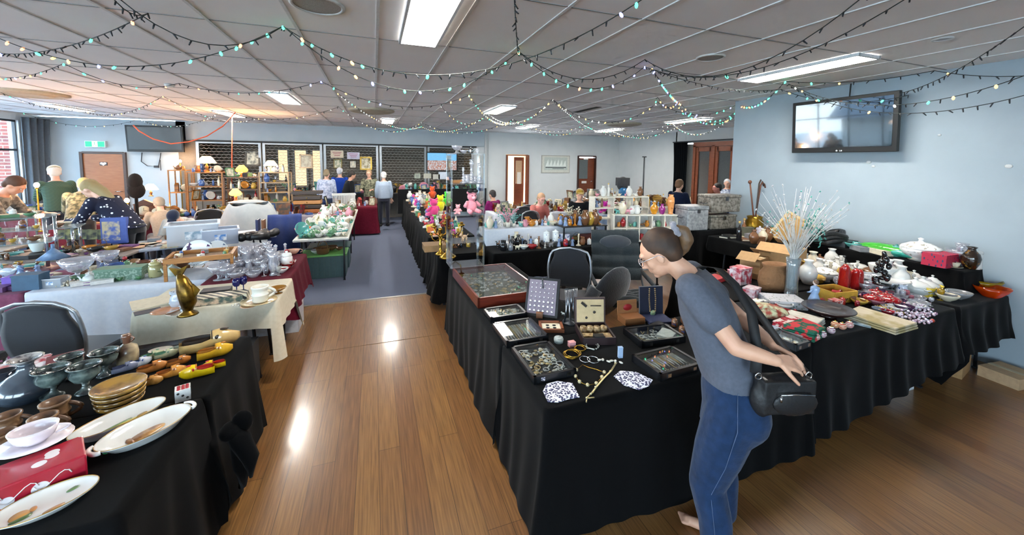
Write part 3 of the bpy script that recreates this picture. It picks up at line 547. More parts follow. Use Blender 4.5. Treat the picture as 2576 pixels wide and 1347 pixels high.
@kind
def soft_toy(c='e070b0', c2='f4d040'):
    b = MB().ell((0, 0, .07), (.055, .045, .07)); b.ell((0, -.005, .165), (.047, .042, .045)); b.ell((.038, 0, .205), .016).ell((-.038, 0, .205), .016); b.tube([(.04, 0, .11), (.085, -.02, .07)], [.022, .016]).tube([(-.04, 0, .11), (-.085, -.02, .07)], [.022, .016]); b.tube([(.03, -.01, .03), (.05, -.085, .022)], [.026, .02]).tube([(-.03, -.01, .03), (-.05, -.085, .022)], [.026, .02])
    return [P_('body', b, M(c, .95, kind='fabric', sc=40, bump=.5)), P_('snout', MB().ell((0, -.045, .155), (.02, .014, .014)), M(c2, .9)), P_('eyes', MB().ell((.016, -.042, .178), .005, 8, 5).ell((-.016, -.042, .178), .005, 8, 5), M('101010', .2))]
@kind
def ball(c='c03028', c2=None): return [P_('ball', MB().ell((0, 0, .04), .04, 20, 12), M(c, .15, kind='marble' if c2 else 'plain', c2=c2, sc=30, coat=.7))]
@kind
def bauble(c='c03028', c2='f4f0ec'): return [P_('ball', MB().ell((0, 0, .035), .035, 18, 10), M(c, .15, kind='stripes', c2=c2, sc=24, amt=1, coat=.7)), P_('cap', MB().lathe([(.009, .068), (.009, .076), (0, .078)], 10), GOLD)]
@kind
def shoe_clog(c='e8b020', c2='c07018'):
    b = MB(); n = 14                                    # wooden clog: pointed upturned toe, open heel
    def W_(t): return .038 * (math.sin(PI * min(1, t * 1.25 + .12)) ** .5 if t < .62 else max(.05, 1 - ((t - .62) / .38) ** 2.2 * .93))
    def H_(t): return .072 if t < .35 else .072 + .014 * math.sin((t - .35) / .3 * PI / 2) if t < .65 else .086 - (.03 * ((t - .65) / .35))
    def Z_(t): return .0 + (.028 * ((t - .72) / .28) ** 2 if t > .72 else 0)
    X = lambda t: -.125 + .25 * t
    def ring(t):
        w, h, z = W_(t), H_(t), Z_(t); return [Vector((X(t), math.cos(a) * w, z + (h - z) * (.5 + .5 * math.sin(a)))) for a in [2 * PI * k / 16 - PI / 2 for k in range(16)]]
    rings = [[b.v(p) for p in ring(k / n)] for k in range(n + 1)]
    for i in range(n):
        for k in range(16):
            if i < 7 and 5 <= k <= 10 : continue          # the foot opening
            b.face([rings[i][k], rings[i][(k + 1) % 16], rings[i + 1][(k + 1) % 16], rings[i + 1][k]])
    b.face(rings[0][::-1]); b.face(rings[-1])
    i_ = MB(); i_.lathe([(0, .022), (.9, .022), (.97, .062)], 20, (-.055, 0, 0), m=Matrix.Diagonal((.062, .031, 1)))
    t_ = MB(); t_.tube([(X(t), math.cos(a) * W_(t) * 1.02, .0 + H_(t) * (.5 + .52 * math.sin(a))) for t, a in [(.52, PI * q / 10) for q in range(1, 10)]], .0025, 5); t_.ell((.055, 0, .082), (.022, .014, .004)); t_.ell((.03, .028, .058), (.014, .005, .01)).ell((.03, -.028, .058), (.014, .005, .01))
    return [P_('shell', b, M(c, .25, coat=.7)), P_('insole', i_, M(c2, .6)), P_('painted_band', t_, M(c2 if c2 != c else '503018', .4))]
@kind
def crab_dish(c='7a5a2a', c2='a88038'): 
    b = MB(); 
    for k in range(4): b.lathe([(0, k * .026), (.07 + .004 * k, k * .026), (.088 + .004 * k, k * .026 + .012), (.093 + .004 * k, k * .026 + .03), (.087 + .004 * k, k * .026 + .03), (.07, k * .026 + .012), (0, k * .026 + .008)], 28)
    return [P_('bowls', b, M(c, .12, kind='marble', c2=c2, sc=12, coat=1.))]
@kind
def dice_box(c='e8e6e0', c2=None):
    b = MB().box((0, 0, .03), (.062, .062, .06)); d = MB()
    for x, z in ((-.018, .045), (0, .03), (.018, .015)): d.ell((x, -.031, z), (.006, .002, .006), 10, 5)
    for y in (-.015, .015): d.ell((.031, y, .03 + y), (.002, .006, .006), 10, 5)
    r = MB()
    for x in (-.016, .002, .018):
        for y in (-.016, .0, .016): r.ell((x, y, .061), (.0085, .0085, .004), 8, 4)
    return [P_('cube', b, M(c, .3, coat=.4)), P_('dots', d, M('202020', .4)), P_('red_pegs', r, M('b01828', .3))]
@kind
def plastic_tub(c='e8eef4', c2='7aa0c8'): 
    b = MB(); w, d, h, t = .3, .22, .16, .004
    for s in (-1, 1): b.box((s * w / 2, 0, h / 2), (t, d, h)).box((0, s * d / 2, h / 2), (w, t, h))
    b.box((0, 0, t / 2), (w, d, t)); r = MB()
    for s in (-1, 1): r.box((s * (w / 2 + .006), 0, h), (.016, d + .03, .01)).box((0, s * (d / 2 + .006), h), (w + .03, .016, .01))
    return [P_('body', b, glass(c, .45, .2)), P_('rim', r, M(c, .4)), P_('label_patch', MB().box((0, -d / 2 - .003, .08), (.1, .002, .06)), M(c2, .5, kind='marble', c2='f0f0f0', sc=30))]
@kind
def bead_pile(c='b088a0', c2='e8e0ec'):
    b = MB(); R = random.Random(5)
    for k in range(90): a = R.random() * 6.3; r = R.random() ** .6 * .12; b.ell((r * math.cos(a) * 1.3, r * math.sin(a), .010 + .05 * (1 - r / .12) * R.random()), .008 + .004 * R.random(), 6, 4)
    return [P_('bead_pile', b, M(c, .08, kind='marble', c2=c2, sc=50, coat=1.))]
@kind
def folded_cloth(c='d8c8a0', c2='a09060'): return [P_('folded_cloth', MB().box((0, 0, .012), (.42, .26, .024)).box((.005, 0, .034), (.41, .25, .018)).box((0, -.004, .05), (.415, .255, .014)), M(c, .9, kind='marble', c2=c2, sc=14))]
@kind
def paper_stack(c='ece8dc', c2=None): b = MB(); [b.box((.004 * math.sin(k * 7), .004 * math.cos(k * 5), .002 + k * .004), (.21, .297, .003), rz=.05 * math.sin(k * 3)) for k in range(4)]; return [P_('papers', b, M(c, .8, kind='marble' if c2 else 'plain', c2=c2, sc=18))]
@kind
def clock(c='6b4026', c2='e8e0c0'): return [P_('case', MB().box((0, 0, .09), (.2, .08, .18)).prism([(-.12, .18), (.12, .18), (0, .25)], -.04, .04, Matrix.Rotation(PI / 2, 4, 'X')), M(c, .35, kind='wood', c2='4e2c18')), P_('dial', MB().lathe([(.065, 0), (.065, .006), (0, .006)], 24, (0, -.041, .1), m=Matrix.Rotation(PI / 2, 3, 'X')), M(c2, .5)), P_('hands', MB().box((0, -.05, .12), (.004, .002, .04)).box((.014, -.05, .1), (.03, .002, .004)), M('101010', .4))]
@kind
def binoculars(c='1a1a1c', c2=None): b = MB(); [b.tube([(s * .035, -.06, .035), (s * .035, .0, .035), (s * .03, .05, .035)], [.028, .026, .017], 14) for s in (-1, 1)]; b.box((0, .0, .04), (.04, .04, .02)); return [P_('binoculars', b, M(c, .4))]
@kind
def plant(c='7fb89a', c2='c8c4b8'):
    b = MB(); R = random.Random(3)
    for k in range(26):
        a = R.random() * 6.3; t = .15 + R.random() * .8; l = .16 + .12 * R.random(); p = [(0, 0, .08), (math.cos(a) * l * t * .5, math.sin(a) * l * t * .5, .08 + l * .7), (math.cos(a) * l * t, math.sin(a) * l * t, .08 + l)]; b.tube(p, .002, 4); b.ell(p[2], (.022, .014, .012), 6, 4, Matrix.Rotation(a, 4, 'Z')); b.ell(p[1], (.02, .012, .01), 6, 4, Matrix.Rotation(a, 4, 'Z'))
    return [P_('pot', MB().lathe([(0, 0), (.04, 0), (.055, .1), (.05, .1), (0, .08)], 18), china(c2)), P_('foliage', b, M(c, .6))]
@kind
def cylinder_stack(c='8a5a30', c2='2a1a10'): return [P_('barrel', MB().lathe([(0, 0), (.16, 0), (.18, .1), (.18, .2), (.16, .3), (0, .3)], 24), M(c, .5, kind='wood')), P_('hoop', MB().lathe([(.171, .05), (.177, .05), (.180, .08), (.172, .08)], 24).lathe([(.178, .21), (.184, .21), (.180, .24), (.172, .24)], 24), M(c2, .5, .5))]
@kind
def tureen(c='f2f2ee', c2='9a9486'):
    b = MB().lathe([(0, 0), (.07, 0), (.06, .02), (.11, .05), (.14, .09), (.135, .12), (0, .12)], 28); h = MB(); [h.tube([(s * .13, -.025, .09), (s * .17, 0, .10), (s * .13, .025, .09)], .007, 6) for s in (-1, 1)]
    return [P_('body', b, china(c, c2, 30)), P_('lid', MB().lathe([(.14, .12), (.13, .135), (.07, .165), (.02, .175), (.014, .19), (.022, .205), (0, .215)], 28), china(c, c2, 30)), P_('handle', h, china(c))]
@kind
def hex_lantern(c='b88a30', c2='5a4018'): return [P_('body', MB().lathe([(0, 0), (.09, 0), (.11, .02), (.12, .11), (.10, .13), (0, .13)], 8), M(c, .35, .7)), P_('front_panel', MB().lathe([(.09, 0), (.09, .006), (0, .006)], 8, (0, -.10, .07), m=Matrix.Rotation(PI / 2, 3, 'X')), M('c8a858', .3, .6))]
@kind
def handbag(c='2a2c30', c2='101010'): h = MB(); n = 10; h.tube([(math.cos(PI * k / n) * .07, 0, .2 + math.sin(PI * k / n) * .12) for k in range(n + 1)], .007, 6); return [P_('body', MB().box((0, 0, .1), (.26, .1, .2), taper=.8), M(c, .6)), P_('handle', h, M(c2, .5))]
KR = dict(crab_dish='stacked_dish', dice_box='dice_box', cylinder_stack='small_barrel', shoe_clog='wooden_clog', hex_lantern='brass_lantern', cube_box='gift_box', flat_box='flat_box', tall_box='boxed_set', jar='lidded_jar')
WD = dict(bulb_vase=.14, crab_dish=.18, plate=.26, platter=.3, tray=.25, casserole=.22, tureen=.28, cake_stand=.35, teapot=.16, soft_toy=.15, candlestick=.06, bottle=.05, flask_jug=.08, plastic_tub=.22, basket=.2, tall_box=.07, framed_print=.05, standing_book=.1, flat_box=.18, book=.2, cube_box=.1, bead_pile=.25, folded_cloth=.26, paper_stack=.3, table_lamp=.2, shade_lamp=.2, wine_glass=.06, tumbler=.06, footed_bowl=.2, cut_glass_bowl=.2, bowl=.2)
_C = {}
def spawn(kd, c=None, c2=None):
    key = (kd, c, c2)
    if key not in _C:
        a = [x for x in (c, c2) if x is not None]; _C[key] = K[kd](*a)
    parts = _C[key]; nm = KR.get(kd, kd)
    if len(parts) == 1:
        o = bpy.data.objects.new(nm, parts[0][1]); COL.objects.link(o); return o
    o = bpy.data.objects.new(nm, None); COL.objects.link(o); o.empty_display_size = .05
    for n, me, subs in parts:
        q = bpy.data.objects.new(n, me); COL.objects.link(q); q.parent = o
        for n2, me2, _ in subs: r = bpy.data.objects.new(n2, me2); COL.objects.link(r); r.parent = q
    return o
HT = dict(plate=.022, plate_on_stand=.26, platter=.03, bowl=.08, casserole=.163, footed_bowl=.19, cake_stand=.112, cup=.062, cup_and_saucer=.072, mug=.104, goblet=.146, wine_glass=.155, tumbler=.095, glass_vase=.24, cut_glass_bowl=.085, decanter=.245, vase=.246, tall_vase=.31, bulb_vase=.24, jug=.17, teapot=.164, gravy_boat=.06, bottle=.29, flask_jug=.215, candlestick=.215, candelabra=.34, figurine=.19, animal_figurine=.115, bird_figurine=.13, cube_box=.11, flat_box=.06, tall_box=.3, book=.03, standing_book=.2, record_sleeve=.31, framed_print=.3, jar=.142, canister=.182, basket=.225, tray=.018, table_lamp=.31, shade_lamp=.335, soft_toy=.22, ball=.08, bauble=.078, shoe_clog=.09, crab_dish=.11, dice_box=.065, plastic_tub=.16, bead_pile=.06, folded_cloth=.057, paper_stack=.016, clock=.25, binoculars=.06, plant=.33, cylinder_stack=.3, tureen=.215, hex_lantern=.13, handbag=.32)
def setp(kd, p, label, cat, c=None, c2=None, s=1., rz=0., group=None, rx=0, ry=0, sz=None):
    o = spawn(kd, c, c2); o.location = p; o.rotation_euler = (rx, ry, rz); o.scale = (s, s, s * (sz or 1))
    return tag(o, label, cat, group)
def put(kd, u, v, label, cat, c=None, c2=None, z=.745, hp=None, wp=None, s=None, rz=0., group=None, Y=None, sz=None):
    """base centre seen at pixel (u, v) on the surface of height z (or at depth Y); hp = apparent height in pixels"""
    p = at(u, v, z=z) if Y is None else at(u, v, Y=Y)
    if s is None:
        q = Vector((0, 0, CH)) - p; sn = q.z / q.length; cs = math.sqrt(1 - sn * sn)
        s = 1. if hp is None else hp / (ppm(p) * (HT[kd] * cs + WD.get(kd, .1) * sn * .8)) 
    return setp(kd, p, label, cat, c, c2, s, rz, group, sz=sz)
# ---------------------------------------------------------------- furniture
def ftable(label, x0, x1, y0, y1, c='d4d6d8', rz=0, z=.74, legc='2c2e33', group=None, legs=True):
    xc, yc = (x0 + x1) / 2, (y0 + y1) / 2; w, d = x1 - x0, y1 - y0
    o = thing('folding_table', label, 'table', (xc, yc, 0), rz, group)
    MB().box((0, 0, z - .02), (w, d, .04)).build('tabletop', M(c, .45), o, [('bevel', .012)])
    lx = w > d
    for s in (-1, 1):
        for q in (-1, 1):
            X, Yv = (s * (w / 2 - .22), q * (d / 2 - .09)) if lx else (q * (w / 2 - .09), s * (d / 2 - .22))
            b = MB(); dx, dy = ((-s * .0, 0) if lx else (0, -s * .0)); b.tube([(X, Yv, z - .045), (X + (s * .05 if lx else 0), Yv + (0 if lx else s * .05), .012)], .014, 8); b.box((X + (s * .05 if lx else 0), Yv + (0 if lx else s * .05), .007), (.035, .035, .014)); b.build('leg', M(legc, .5, .5), o)
    return o
def cloth(label, x0, x1, y0, y1, dr, m, amp=.02, z=.745, rz=0, seed=0, flare=.04, cat='tablecloth', point=.0, name='tablecloth', group=None):
    """a cloth draped over a table; dr = drop of the front, right, back and left sides"""
    xc, yc = (x0 + x1) / 2, (y0 + y1) / 2; w, d = (x1 - x0) / 2 + .006, (y1 - y0) / 2 + .006; r = .03
    per = []; st = .022
    cs = [(-w, -d), (w, -d), (w, d), (-w, d)]
    for k in range(4):
        a, b_ = Vector(cs[k]), Vector(cs[(k + 1) % 4]); L_ = (b_ - a).length; n = max(6, int(L_ / st)); t = (b_ - a) / L_; nn = Vector((t.y, -t.x))
        for j in range(n): f = r + (L_ - 2 * r) * j / n; per.append((a + t * f, nn, k, j / n))
        c0 = b_ - t * r - nn * r; t2 = (Vector(cs[(k + 2) % 4]) - b_).normalized()
        for j in range(8): an = (j / 8) * PI / 2; v = nn * math.cos(an) + t * math.sin(an); per.append((c0 + v * r, v, k + .5, j / 8))
    mb = MB(); N_ = len(per); S = 0; R = 13; rows = []
    for i in range(R + 1):
        t = i / R; row = []; S = 0
        for j, (p, nn, k, f) in enumerate(per):
            S = j * st; ki = int(k)
            g_ = lambda q, e: dr[q] if not isinstance(dr[q], tuple) else dr[q][0] * (1 - e) + dr[q][1] * e
            if k == ki: D = g_(ki, f)
            else: D = g_(ki, 1) * (1 - f) + g_((ki + 1) % 4, 0) * f; D = max(D, .0) * (1 + point)
            D = D + .012 * math.sin(S * 5.1 + seed) * (D > .05)
            nz = mnoise.noise(Vector((S * 2.2, seed * 3.1, t * 1.2))); nz2 = mnoise.noise(Vector((S * 7, seed + 9, t * .8)))
            o_ = (t ** .8) * (amp * (1.1 + 1.5 * nz + nz2 + .6 * math.sin(S * 26 + 3 * nz + seed)) + flare * t * (1.4 if k != ki else .8)) * min(1, D * 2.5)
            q = p + nn * (o_ + .004 * min(1, i)); zz = (0 - D * t) if i else 0
            row.append(mb.v((q.x, q.y, max(zz, -z + .004))))
        rows.append(row)
    for i in range(R):
        for j in range(N_): mb.face([rows[i][j], rows[i][(j + 1) % N_], rows[i + 1][(j + 1) % N_], rows[i + 1][j]])
    inner = [mb.v((p.x * .96, p.y * .96, .0)) for p, nn, k, f in per]
    for j in range(N_): mb.face([inner[j], inner[(j + 1) % N_], rows[0][(j + 1) % N_], rows[0][j]])
    f = mb.face(inner)
    o = mb.build(name, m, None); o.location = (xc, yc, z); o.rotation_euler.z = rz
    return tag(o, label, cat, group)
def banquet_chair(label, x, y, rz, c='22252b', fc='9ea2a8', s=1., group=None):
    o = thing('banquet_chair', label, 'chair', (x, y, 0), rz, group); fm = M(fc, .35, .7); cm = M(c, .8, kind='fabric'); o.scale = (s, s, s)
    MB().box((0, 0, .45), (.44, .44, .07)).build('seat', cm, o, [('bevel', .03)])
    b = MB(); b.grid(lambda a, t: Vector(((a - .5) * (.38 + .12 * math.sin(PI * min(1, t * 1.0 + .12)) ), -.22 - .07 * t - .03 * math.cos((a - .5) * 2.4), .50 + .44 * t - .05 * (2 * a - 1) ** 2 * t)), 12, 12); b.build('backrest', cm, o, [('solid', .035, 0)])
    f = MB(); pts = []
    for k in range(25):
        a = k / 24; 
        if a < .38: t = a / .38; pts.append((-.20 - .055 * math.sin(t * PI * .8) * 1.0, -.215 - .07 * t, .42 + .45 * t))
        elif a < .62: t = (a - .38) / .24; pts.append((-.232 * math.cos(t * PI), -.30, .87 + .085 * math.sin(t * PI)))
        else: t = (1 - a) / .38; pts.append((.20 + .055 * math.sin(t * PI * .8), -.215 - .07 * t, .42 + .45 * t))
    f.tube(pts, .014, 8); f.build('back_frame', fm, o)
    MB().box((0, -.318, .905), (.11, .012, .03)).build('hand_grip', fm, o)
    for sx in (-1, 1):
        MB().tube([(sx * .20, .19, .42), (sx * .215, .20, .004)], .012, 8).build('leg', fm, o); MB().tube([(sx * .20, -.215, .44), (sx * .21, -.27, .004)], .012, 8).build('leg', fm, o)
    return o
# ================================================================ people
def caps(mb, p0, r0, p1, r1, seg=12):
    p0, p1 = Vector(p0), Vector(p1); mb.ell(p0, r0, seg, 8); mb.ell(p1, r1, seg, 8); mb.tube([p0, p1], [r0, r1], seg)
def limb(mb, pts): 
    for (p0, r0), (p1, r1) in zip(pts, pts[1:]): caps(mb, p0, r0, p1, r1)
def loft(mb, rings, seg=24):
    rr = []
    for c, ax, ay in rings: rr.append([mb.v(Vector(c) + Vector(ax) * math.cos(2 * PI * k / seg) + Vector(ay) * math.sin(2 * PI * k / seg)) for k in range(seg)])
    for a, b in zip(rr, rr[1:]):
        for k in range(seg): mb.face([a[k], a[(k + 1) % seg], b[(k + 1) % seg], b[k]])
    mb.face(rr[0][::-1]); mb.face(rr[-1])
def blob(mb, name, m, parent, vox=.012, it=6):
    o = mb.build(name, m, parent); q = o.modifiers.new('r', 'REMESH'); q.mode = 'VOXEL'; q.voxel_size = vox; q.use_smooth_shade = True
    q = o.modifiers.new('m', 'SMOOTH'); q.iterations = it; q.factor = .5; return o
def frame(f, u=None):
    f = Vector(f).normalized(); u = Vector(u or (0, 0, 1)); l = u.cross(f).normalized(); u = f.cross(l); return Matrix((f, l, u)).transposed()      # columns: forward, left, up
SKIN = M('d6a488', .5, c2='cf9a80', sc=20); SKINL = SKIN
def head(mb, c, R, s=1.):
    c = Vector(c); g = lambda x, y, z: c + R @ Vector((x, y, z)) * s
    mb.ell(g(-.012, 0, .02), (.098 * s, .077 * s, .098 * s), 20, 14, R); mb.ell(g(.022, 0, -.045), (.062 * s, .056 * s, .062 * s), 16, 10, R)
    mb.ell(g(.058, 0, -.088), (.024 * s, .024 * s, .018 * s), 12, 8, R)
    mb.tube([g(.082, 0, .018), g(.098, 0, -.008), g(.107, 0, -.026), g(.088, 0, -.032)], [.007 * s, .010 * s, .0125 * s, .009 * s], 8)
    mb.ell(g(.076, 0, .035), (.020 * s, .055 * s, .014 * s), 12, 8, R)
    mb.ell(g(.079, 0, -.052), (.014 * s, .024 * s, .006 * s), 10, 6, R); mb.ell(g(.076, 0, -.063), (.013 * s, .021 * s, .006 * s), 10, 6, R)
    for q in (-1, 1): mb.ell(g(-.008, q * .078, -.006), (.019 * s, .008 * s, .031 * s), 10, 8, R); mb.ell(g(.045, q * .040, -.02), (.03 * s, .022 * s, .03 * s), 10, 8, R)
def eyes(parent, c, R, s=1.):
    c = Vector(c); b = MB(); 
    for q in (-1, 1): b.ell(c + R @ Vector((.079, q * .031, .010)) * s, (.011 * s, .013 * s, .006 * s), 10, 6, R)
    b.build('eyes', M('ece6e0', .2, c2='3a2a20', sc=60, kind='spots'), parent)
def hand(mb, w, d, n, s=1., curl=.5, side=1):
    """palm from the wrist w along d, palm normal n; five separate bent fingers"""
    d = Vector(d).normalized(); n = Vector(n).normalized(); a = d.cross(n).normalized() * side; w = Vector(w)
    for k in range(4): o = a * (k - 1.5) * .019 * s; caps(mb, w + o * .6 + d * .02 * s, .013 * s, w + o + d * .082 * s, .0115 * s, 8)
    L_ = (.066, .076, .071, .055)
    for k in range(4):
        p = w + a * (k - 1.5) * .0205 * s + d * .086 * s; dd = d.copy(); r = .0088 * s
        for j, f in enumerate((.45, .32, .23)):
            dd = (dd + n * curl * (.7 + .25 * j)).normalized(); q = p + dd * L_[k] * f * s; caps(mb, p, r, q, r * .9, 8); p = q; r *= .92
    p = w - a * .024 * s + d * .022 * s; dd = (d * .75 - a * .8 + n * .35).normalized(); r = .0115 * s
    for f in (.04, .032, .024): q = p + dd * f * s; caps(mb, p, r, q, r * .9, 8); p = q; r *= .9; dd = (dd + d * .35 + n * curl * .5).normalized()
# ---------------------------------------------------------------- the woman at the jewellery table
wm = thing('person', 'person in grey tee and blue jeans bending over the jewellery table, ponytail and glasses', 'person', (1.62, 1.28, 0))
off = Vector((1.62, 1.28, 0)); G = lambda *p: Vector(p) - off
rt = Vector((.7, .714, 0)); fw = Vector((-.714, .7, 0)); sp = Vector((-.19, .33, .62)).normalized(); ay = (fw - sp * fw.dot(sp)).normalized()
HC = G(1.415, 1.60, 1.51); HR = frame((-.60, .60, -.56))
shN, shF = G(1.425, 1.385, 1.395), G(1.655, 1.615, 1.38)
elN, elF = G(1.485, 1.18, 1.19), G(1.80, 1.42, 1.19); wrN, wrF = G(1.61, 1.09, 1.155), G(1.735, 1.19, 1.155)
kN, kF = G(1.46, 1.27, .49), G(1.685, 1.42, .49); anN, anF = G(1.42, 1.15, .09), G(1.71, 1.37, .09)
b = MB(); head(b, HC, HR)
limb(b, [(G(1.605, 1.275, .8), .06), (G(1.6, 1.28, .98), .06)])
caps(b, HC + HR @ Vector((-.03, 0, -.04)), .052, G(1.505, 1.50, 1.425), .06)
loft(b, [(G(1.605, 1.285, .95), rt * .12, fw * .10), (G(1.56, 1.38, 1.2), rt * .13, ay * .09), (G(1.535, 1.45, 1.35), rt * .14, ay * .085), (G(1.515, 1.49, 1.41), rt * .1, ay * .06)])
for s_, e_, w_ in ((shN, elN, wrN), (shF, elF, wrF)): limb(b, [(s_, .05), (s_.lerp(e_, .4), .047), (e_, .038), (e_.lerp(w_, .3), .037), (w_, .025)])
hand(b, wrN, G(1.755, 1.065, 1.12) - wrN, (.2, .5, -.8), 1., .45, 1); hand(b, wrF, G(1.80, 1.06, 1.11) - wrF, (-.5, .1, -.8), 1., .55, -1)
for h_, k_, a_ in ((G(1.57, 1.22, .80), kN, anN), (G(1.68, 1.33, .80), kF, anF)):
    limb(b, [(h_, .05), (k_, .045), (k_.lerp(a_, .6), .038), (a_, .035)]); t_ = a_ + Vector((-.11, .13, -.062)); caps(b, a_ + Vector((.01, -.015, -.05)), .03, t_, .024); 
    for q in range(5): caps(b, t_ + rt * (.022 - .011 * q), .012, t_ + fw * (.045 - .005 * q) + rt * (.026 - .013 * q), .009)
blob(b, 'body', SKIN, wm, .0052, 4)
eyes(wm, HC, HR)
hm = M('4e3523', .65, c2='33231a', sc=10, kind='marble', bump=.3); b = MB(); g = lambda x, y, z: HC + HR @ Vector((x, y, z))
b.ell(g(-.034, 0, .042), (.098, .086, .096), 22, 14, HR); b.ell(g(-.060, 0, .0), (.062, .078, .075), 18, 12, HR); b.tube([g(-.01, -.055, .085), g(.022, 0, .098), g(-.01, .055, .085)], [.022, .026, .022], 10); b.tube([g(-.12, 0, .06), g(-.15, 0, .075)], .024, 10)
blob(b, 'hair', hm, wm, .007, 3)
sc0 = g(-.145, .0, .08); d_ = Vector((.03, -.03, -.10))
b = MB(); limb(b, [(sc0, .024), (sc0 + Vector((.03, -.02, -.015)), .034), (sc0 + Vector((.042, -.03, -.055)), .036), (sc0 + Vector((.036, -.028, -.10)), .024), (sc0 + Vector((.028, -.02, -.135)), .010)]); blob(b, 'ponytail', M('6e5238', .5, c2='45301f', sc=14, kind='marble', bump=.4), wm, .007, 3)
b = MB(); 
for k in range(12): a_ = 2 * PI * k / 12; b.ell(sc0 + HR @ Vector((.004 * (k % 2), .03 * math.cos(a_), .03 * math.sin(a_))), .0155, 8, 6)
b.build('scrunchie', M('8c8a94', .9, kind='fabric'), wm)
b = MB(); q = lambda x, y, z: HC + HR @ Vector((x, y, z))
for s_ in (-1, 1):
    b.tube([q(.098 + .004 * math.cos(a_), s_ * .034 + .025 * math.cos(a_), .008 + .021 * math.sin(a_)) for a_ in [2 * PI * k / 16 for k in range(16)]], .0022, 5, closed=True); b.tube([q(.098, s_ * .06, .014), q(.05, s_ * .079, .013), q(-.01, s_ * .084, .012), q(-.03, s_ * .082, -.012)], .002, 5)
b.tube([q(.102, -.010, .012), q(.106, 0, .015), q(.102, .010, .012)], .002, 5); b.build('glasses', M('cfc4c4', .2, .6), wm)
tee = M('595e6b', .9, kind='fabric', c2='50555f', sc=60, amt=.05); b = MB()
loft(b, [(G(1.60, 1.29, .955), rt * .160, fw * .128), (G(1.60, 1.295, 1.0), rt * .162, ay * .13), (G(1.585, 1.325, 1.07), rt * .150, ay * .12), (G(1.565, 1.375, 1.19), rt * .162, ay * .125), (G(1.545, 1.43, 1.31), rt * .178, ay * .122), (G(1.525, 1.47, 1.385), rt * .165, ay * .09), (G(1.51, 1.495, 1.425), rt * .09, ay * .066)])
limb(b, [(shN, .075), (shN.lerp(elN, .52), .073)]); limb(b, [(shF, .075), (shF.lerp(elF, .5), .073)]); caps(b, G(1.59, 1.30, 1.02), .13, G(1.545, 1.42, 1.28), .12)
o = blob(b, 'shirt', tee, wm, .009, 4)
jm = M('1e3353', .85, kind='fabric', c2='172841', sc=25, amt=.15, bump=.2); b = MB()
loft(b, [(G(1.595, 1.295, 1.0), rt * .148, fw * .118), (G(1.60, 1.28, .92), rt * .170, fw * .135), (G(1.605, 1.265, .83), rt * .175, fw * .14), (G(1.585, 1.27, .74), rt * .165, fw * .13)])
b.ell(G(1.575, 1.185, .85), (.105, .105, .125)); b.ell(G(1.695, 1.28, .85), (.105, .105, .125))
for h_, k_, a_ in ((G(1.535, 1.22, .84), kN, anN), (G(1.675, 1.355, .84), kF, anF)): limb(b, [(h_, .118), (h_.lerp(k_, .55), .104), (k_, .080), (k_.lerp(a_, .35) + fw * -.02, .074), (a_ + Vector((0, 0, .08)), .060)])
blob(b, 'jeans', jm, wm, .009, 3)
b = MB(); b.tube([G(1.50, 1.17, .98), G(1.455, 1.125, .84), G(1.44, 1.16, .65), G(1.415, 1.205, .49), G(1.39, 1.13, .25)], .0011, 5); b.build('side_seam', M('5c6c88', .8), wm)
# her shoulder bag
bc = Vector((1.665, 1.085, 1.0)); bd = thing('handbag', 'black leather shoulder bag held behind the bending woman', 'bag', bc, -.30)
BL = M('111215', .55, coat=.05, bump=.15, sc=40); b = MB(); b.ell((0, 0, 0), (.14, .05, .095), 24, 12); b.box((0, 0, -.0), (.23, .08, .15)); b.ell((-.1, 0, -.03), (.045, .045, .075)); blob(b, 'body', BL, bd, .008, 5)
b = MB(); b.ell((.02, -.044, -.02), (.10, .012, .055), 20, 8); b.build('front_pocket', BL, bd)
MB().tube([(-.06, -.062, .03), (0, -.066, .034), (.09, -.060, .025)], .003, 6).build('zip', SILVER, bd); MB().tube([(-.062, -.066, .03), (-.066, -.07, .005)], .005, 6).build('zip_pull', SILVER, bd)
b = MB(); b.tube([(-.125 + .014 * math.cos(t), -.01, .085 + .014 * math.sin(t)) for t in [2 * PI * k / 12 for k in range(12)]], .003, 5, closed=True); b.tube([(.10 + .014 * math.cos(t), -.01, .085 + .014 * math.sin(t)) for t in [2 * PI * k / 12 for k in range(12)]], .003, 5, closed=True); b.build('ring', SILVER, bd)
def ribbon(mb, pts, w, t=.004):
    pts = [Vector(p) for p in pts]; n = len(pts); A = []
    for i, (p, wd) in enumerate(zip(pts, w)): wd = Vector(wd); tn = (pts[min(i + 1, n - 1)] - pts[max(0, i - 1)]).normalized(); nn = wd.cross(tn).normalized() * t; A.append([mb.v(p - wd - nn), mb.v(p + wd - nn), mb.v(p + wd + nn), mb.v(p - wd + nn)])
    for a, c in zip(A, A[1:]):
        for k in range(4): mb.face([a[k], a[(k + 1) % 4], c[(k + 1) % 4], c[k]])
    mb.face(A[0][::-1]); mb.face(A[-1])
mi = (Matrix.Translation(bc) @ Matrix.Rotation(-.30, 4, 'Z')).inverted(); X_ = lambda p: mi @ Vector(p)
sw = (.016, -.014, 0)
b = MB(); ribbon(b, [X_(p) for p in ((1.54, 1.125, 1.09), (1.575, 1.15, 1.18), (1.64, 1.235, 1.30), (1.66, 1.35, 1.41), (1.665, 1.45, 1.455), (1.64, 1.52, 1.45), (1.60, 1.60, 1.37))], [sw] * 7); b.build('strap', M('17181b', .6), bd)
b = MB(); ribbon(b, [X_(p) for p in ((1.77, 1.07, 1.09), (1.75, 1.13, 1.14), (1.73, 1.20, 1.22), (1.71, 1.30, 1.33), (1.67, 1.42, 1.43))], [sw] * 5); b.build('strap', M('2a2320', .6), bd)
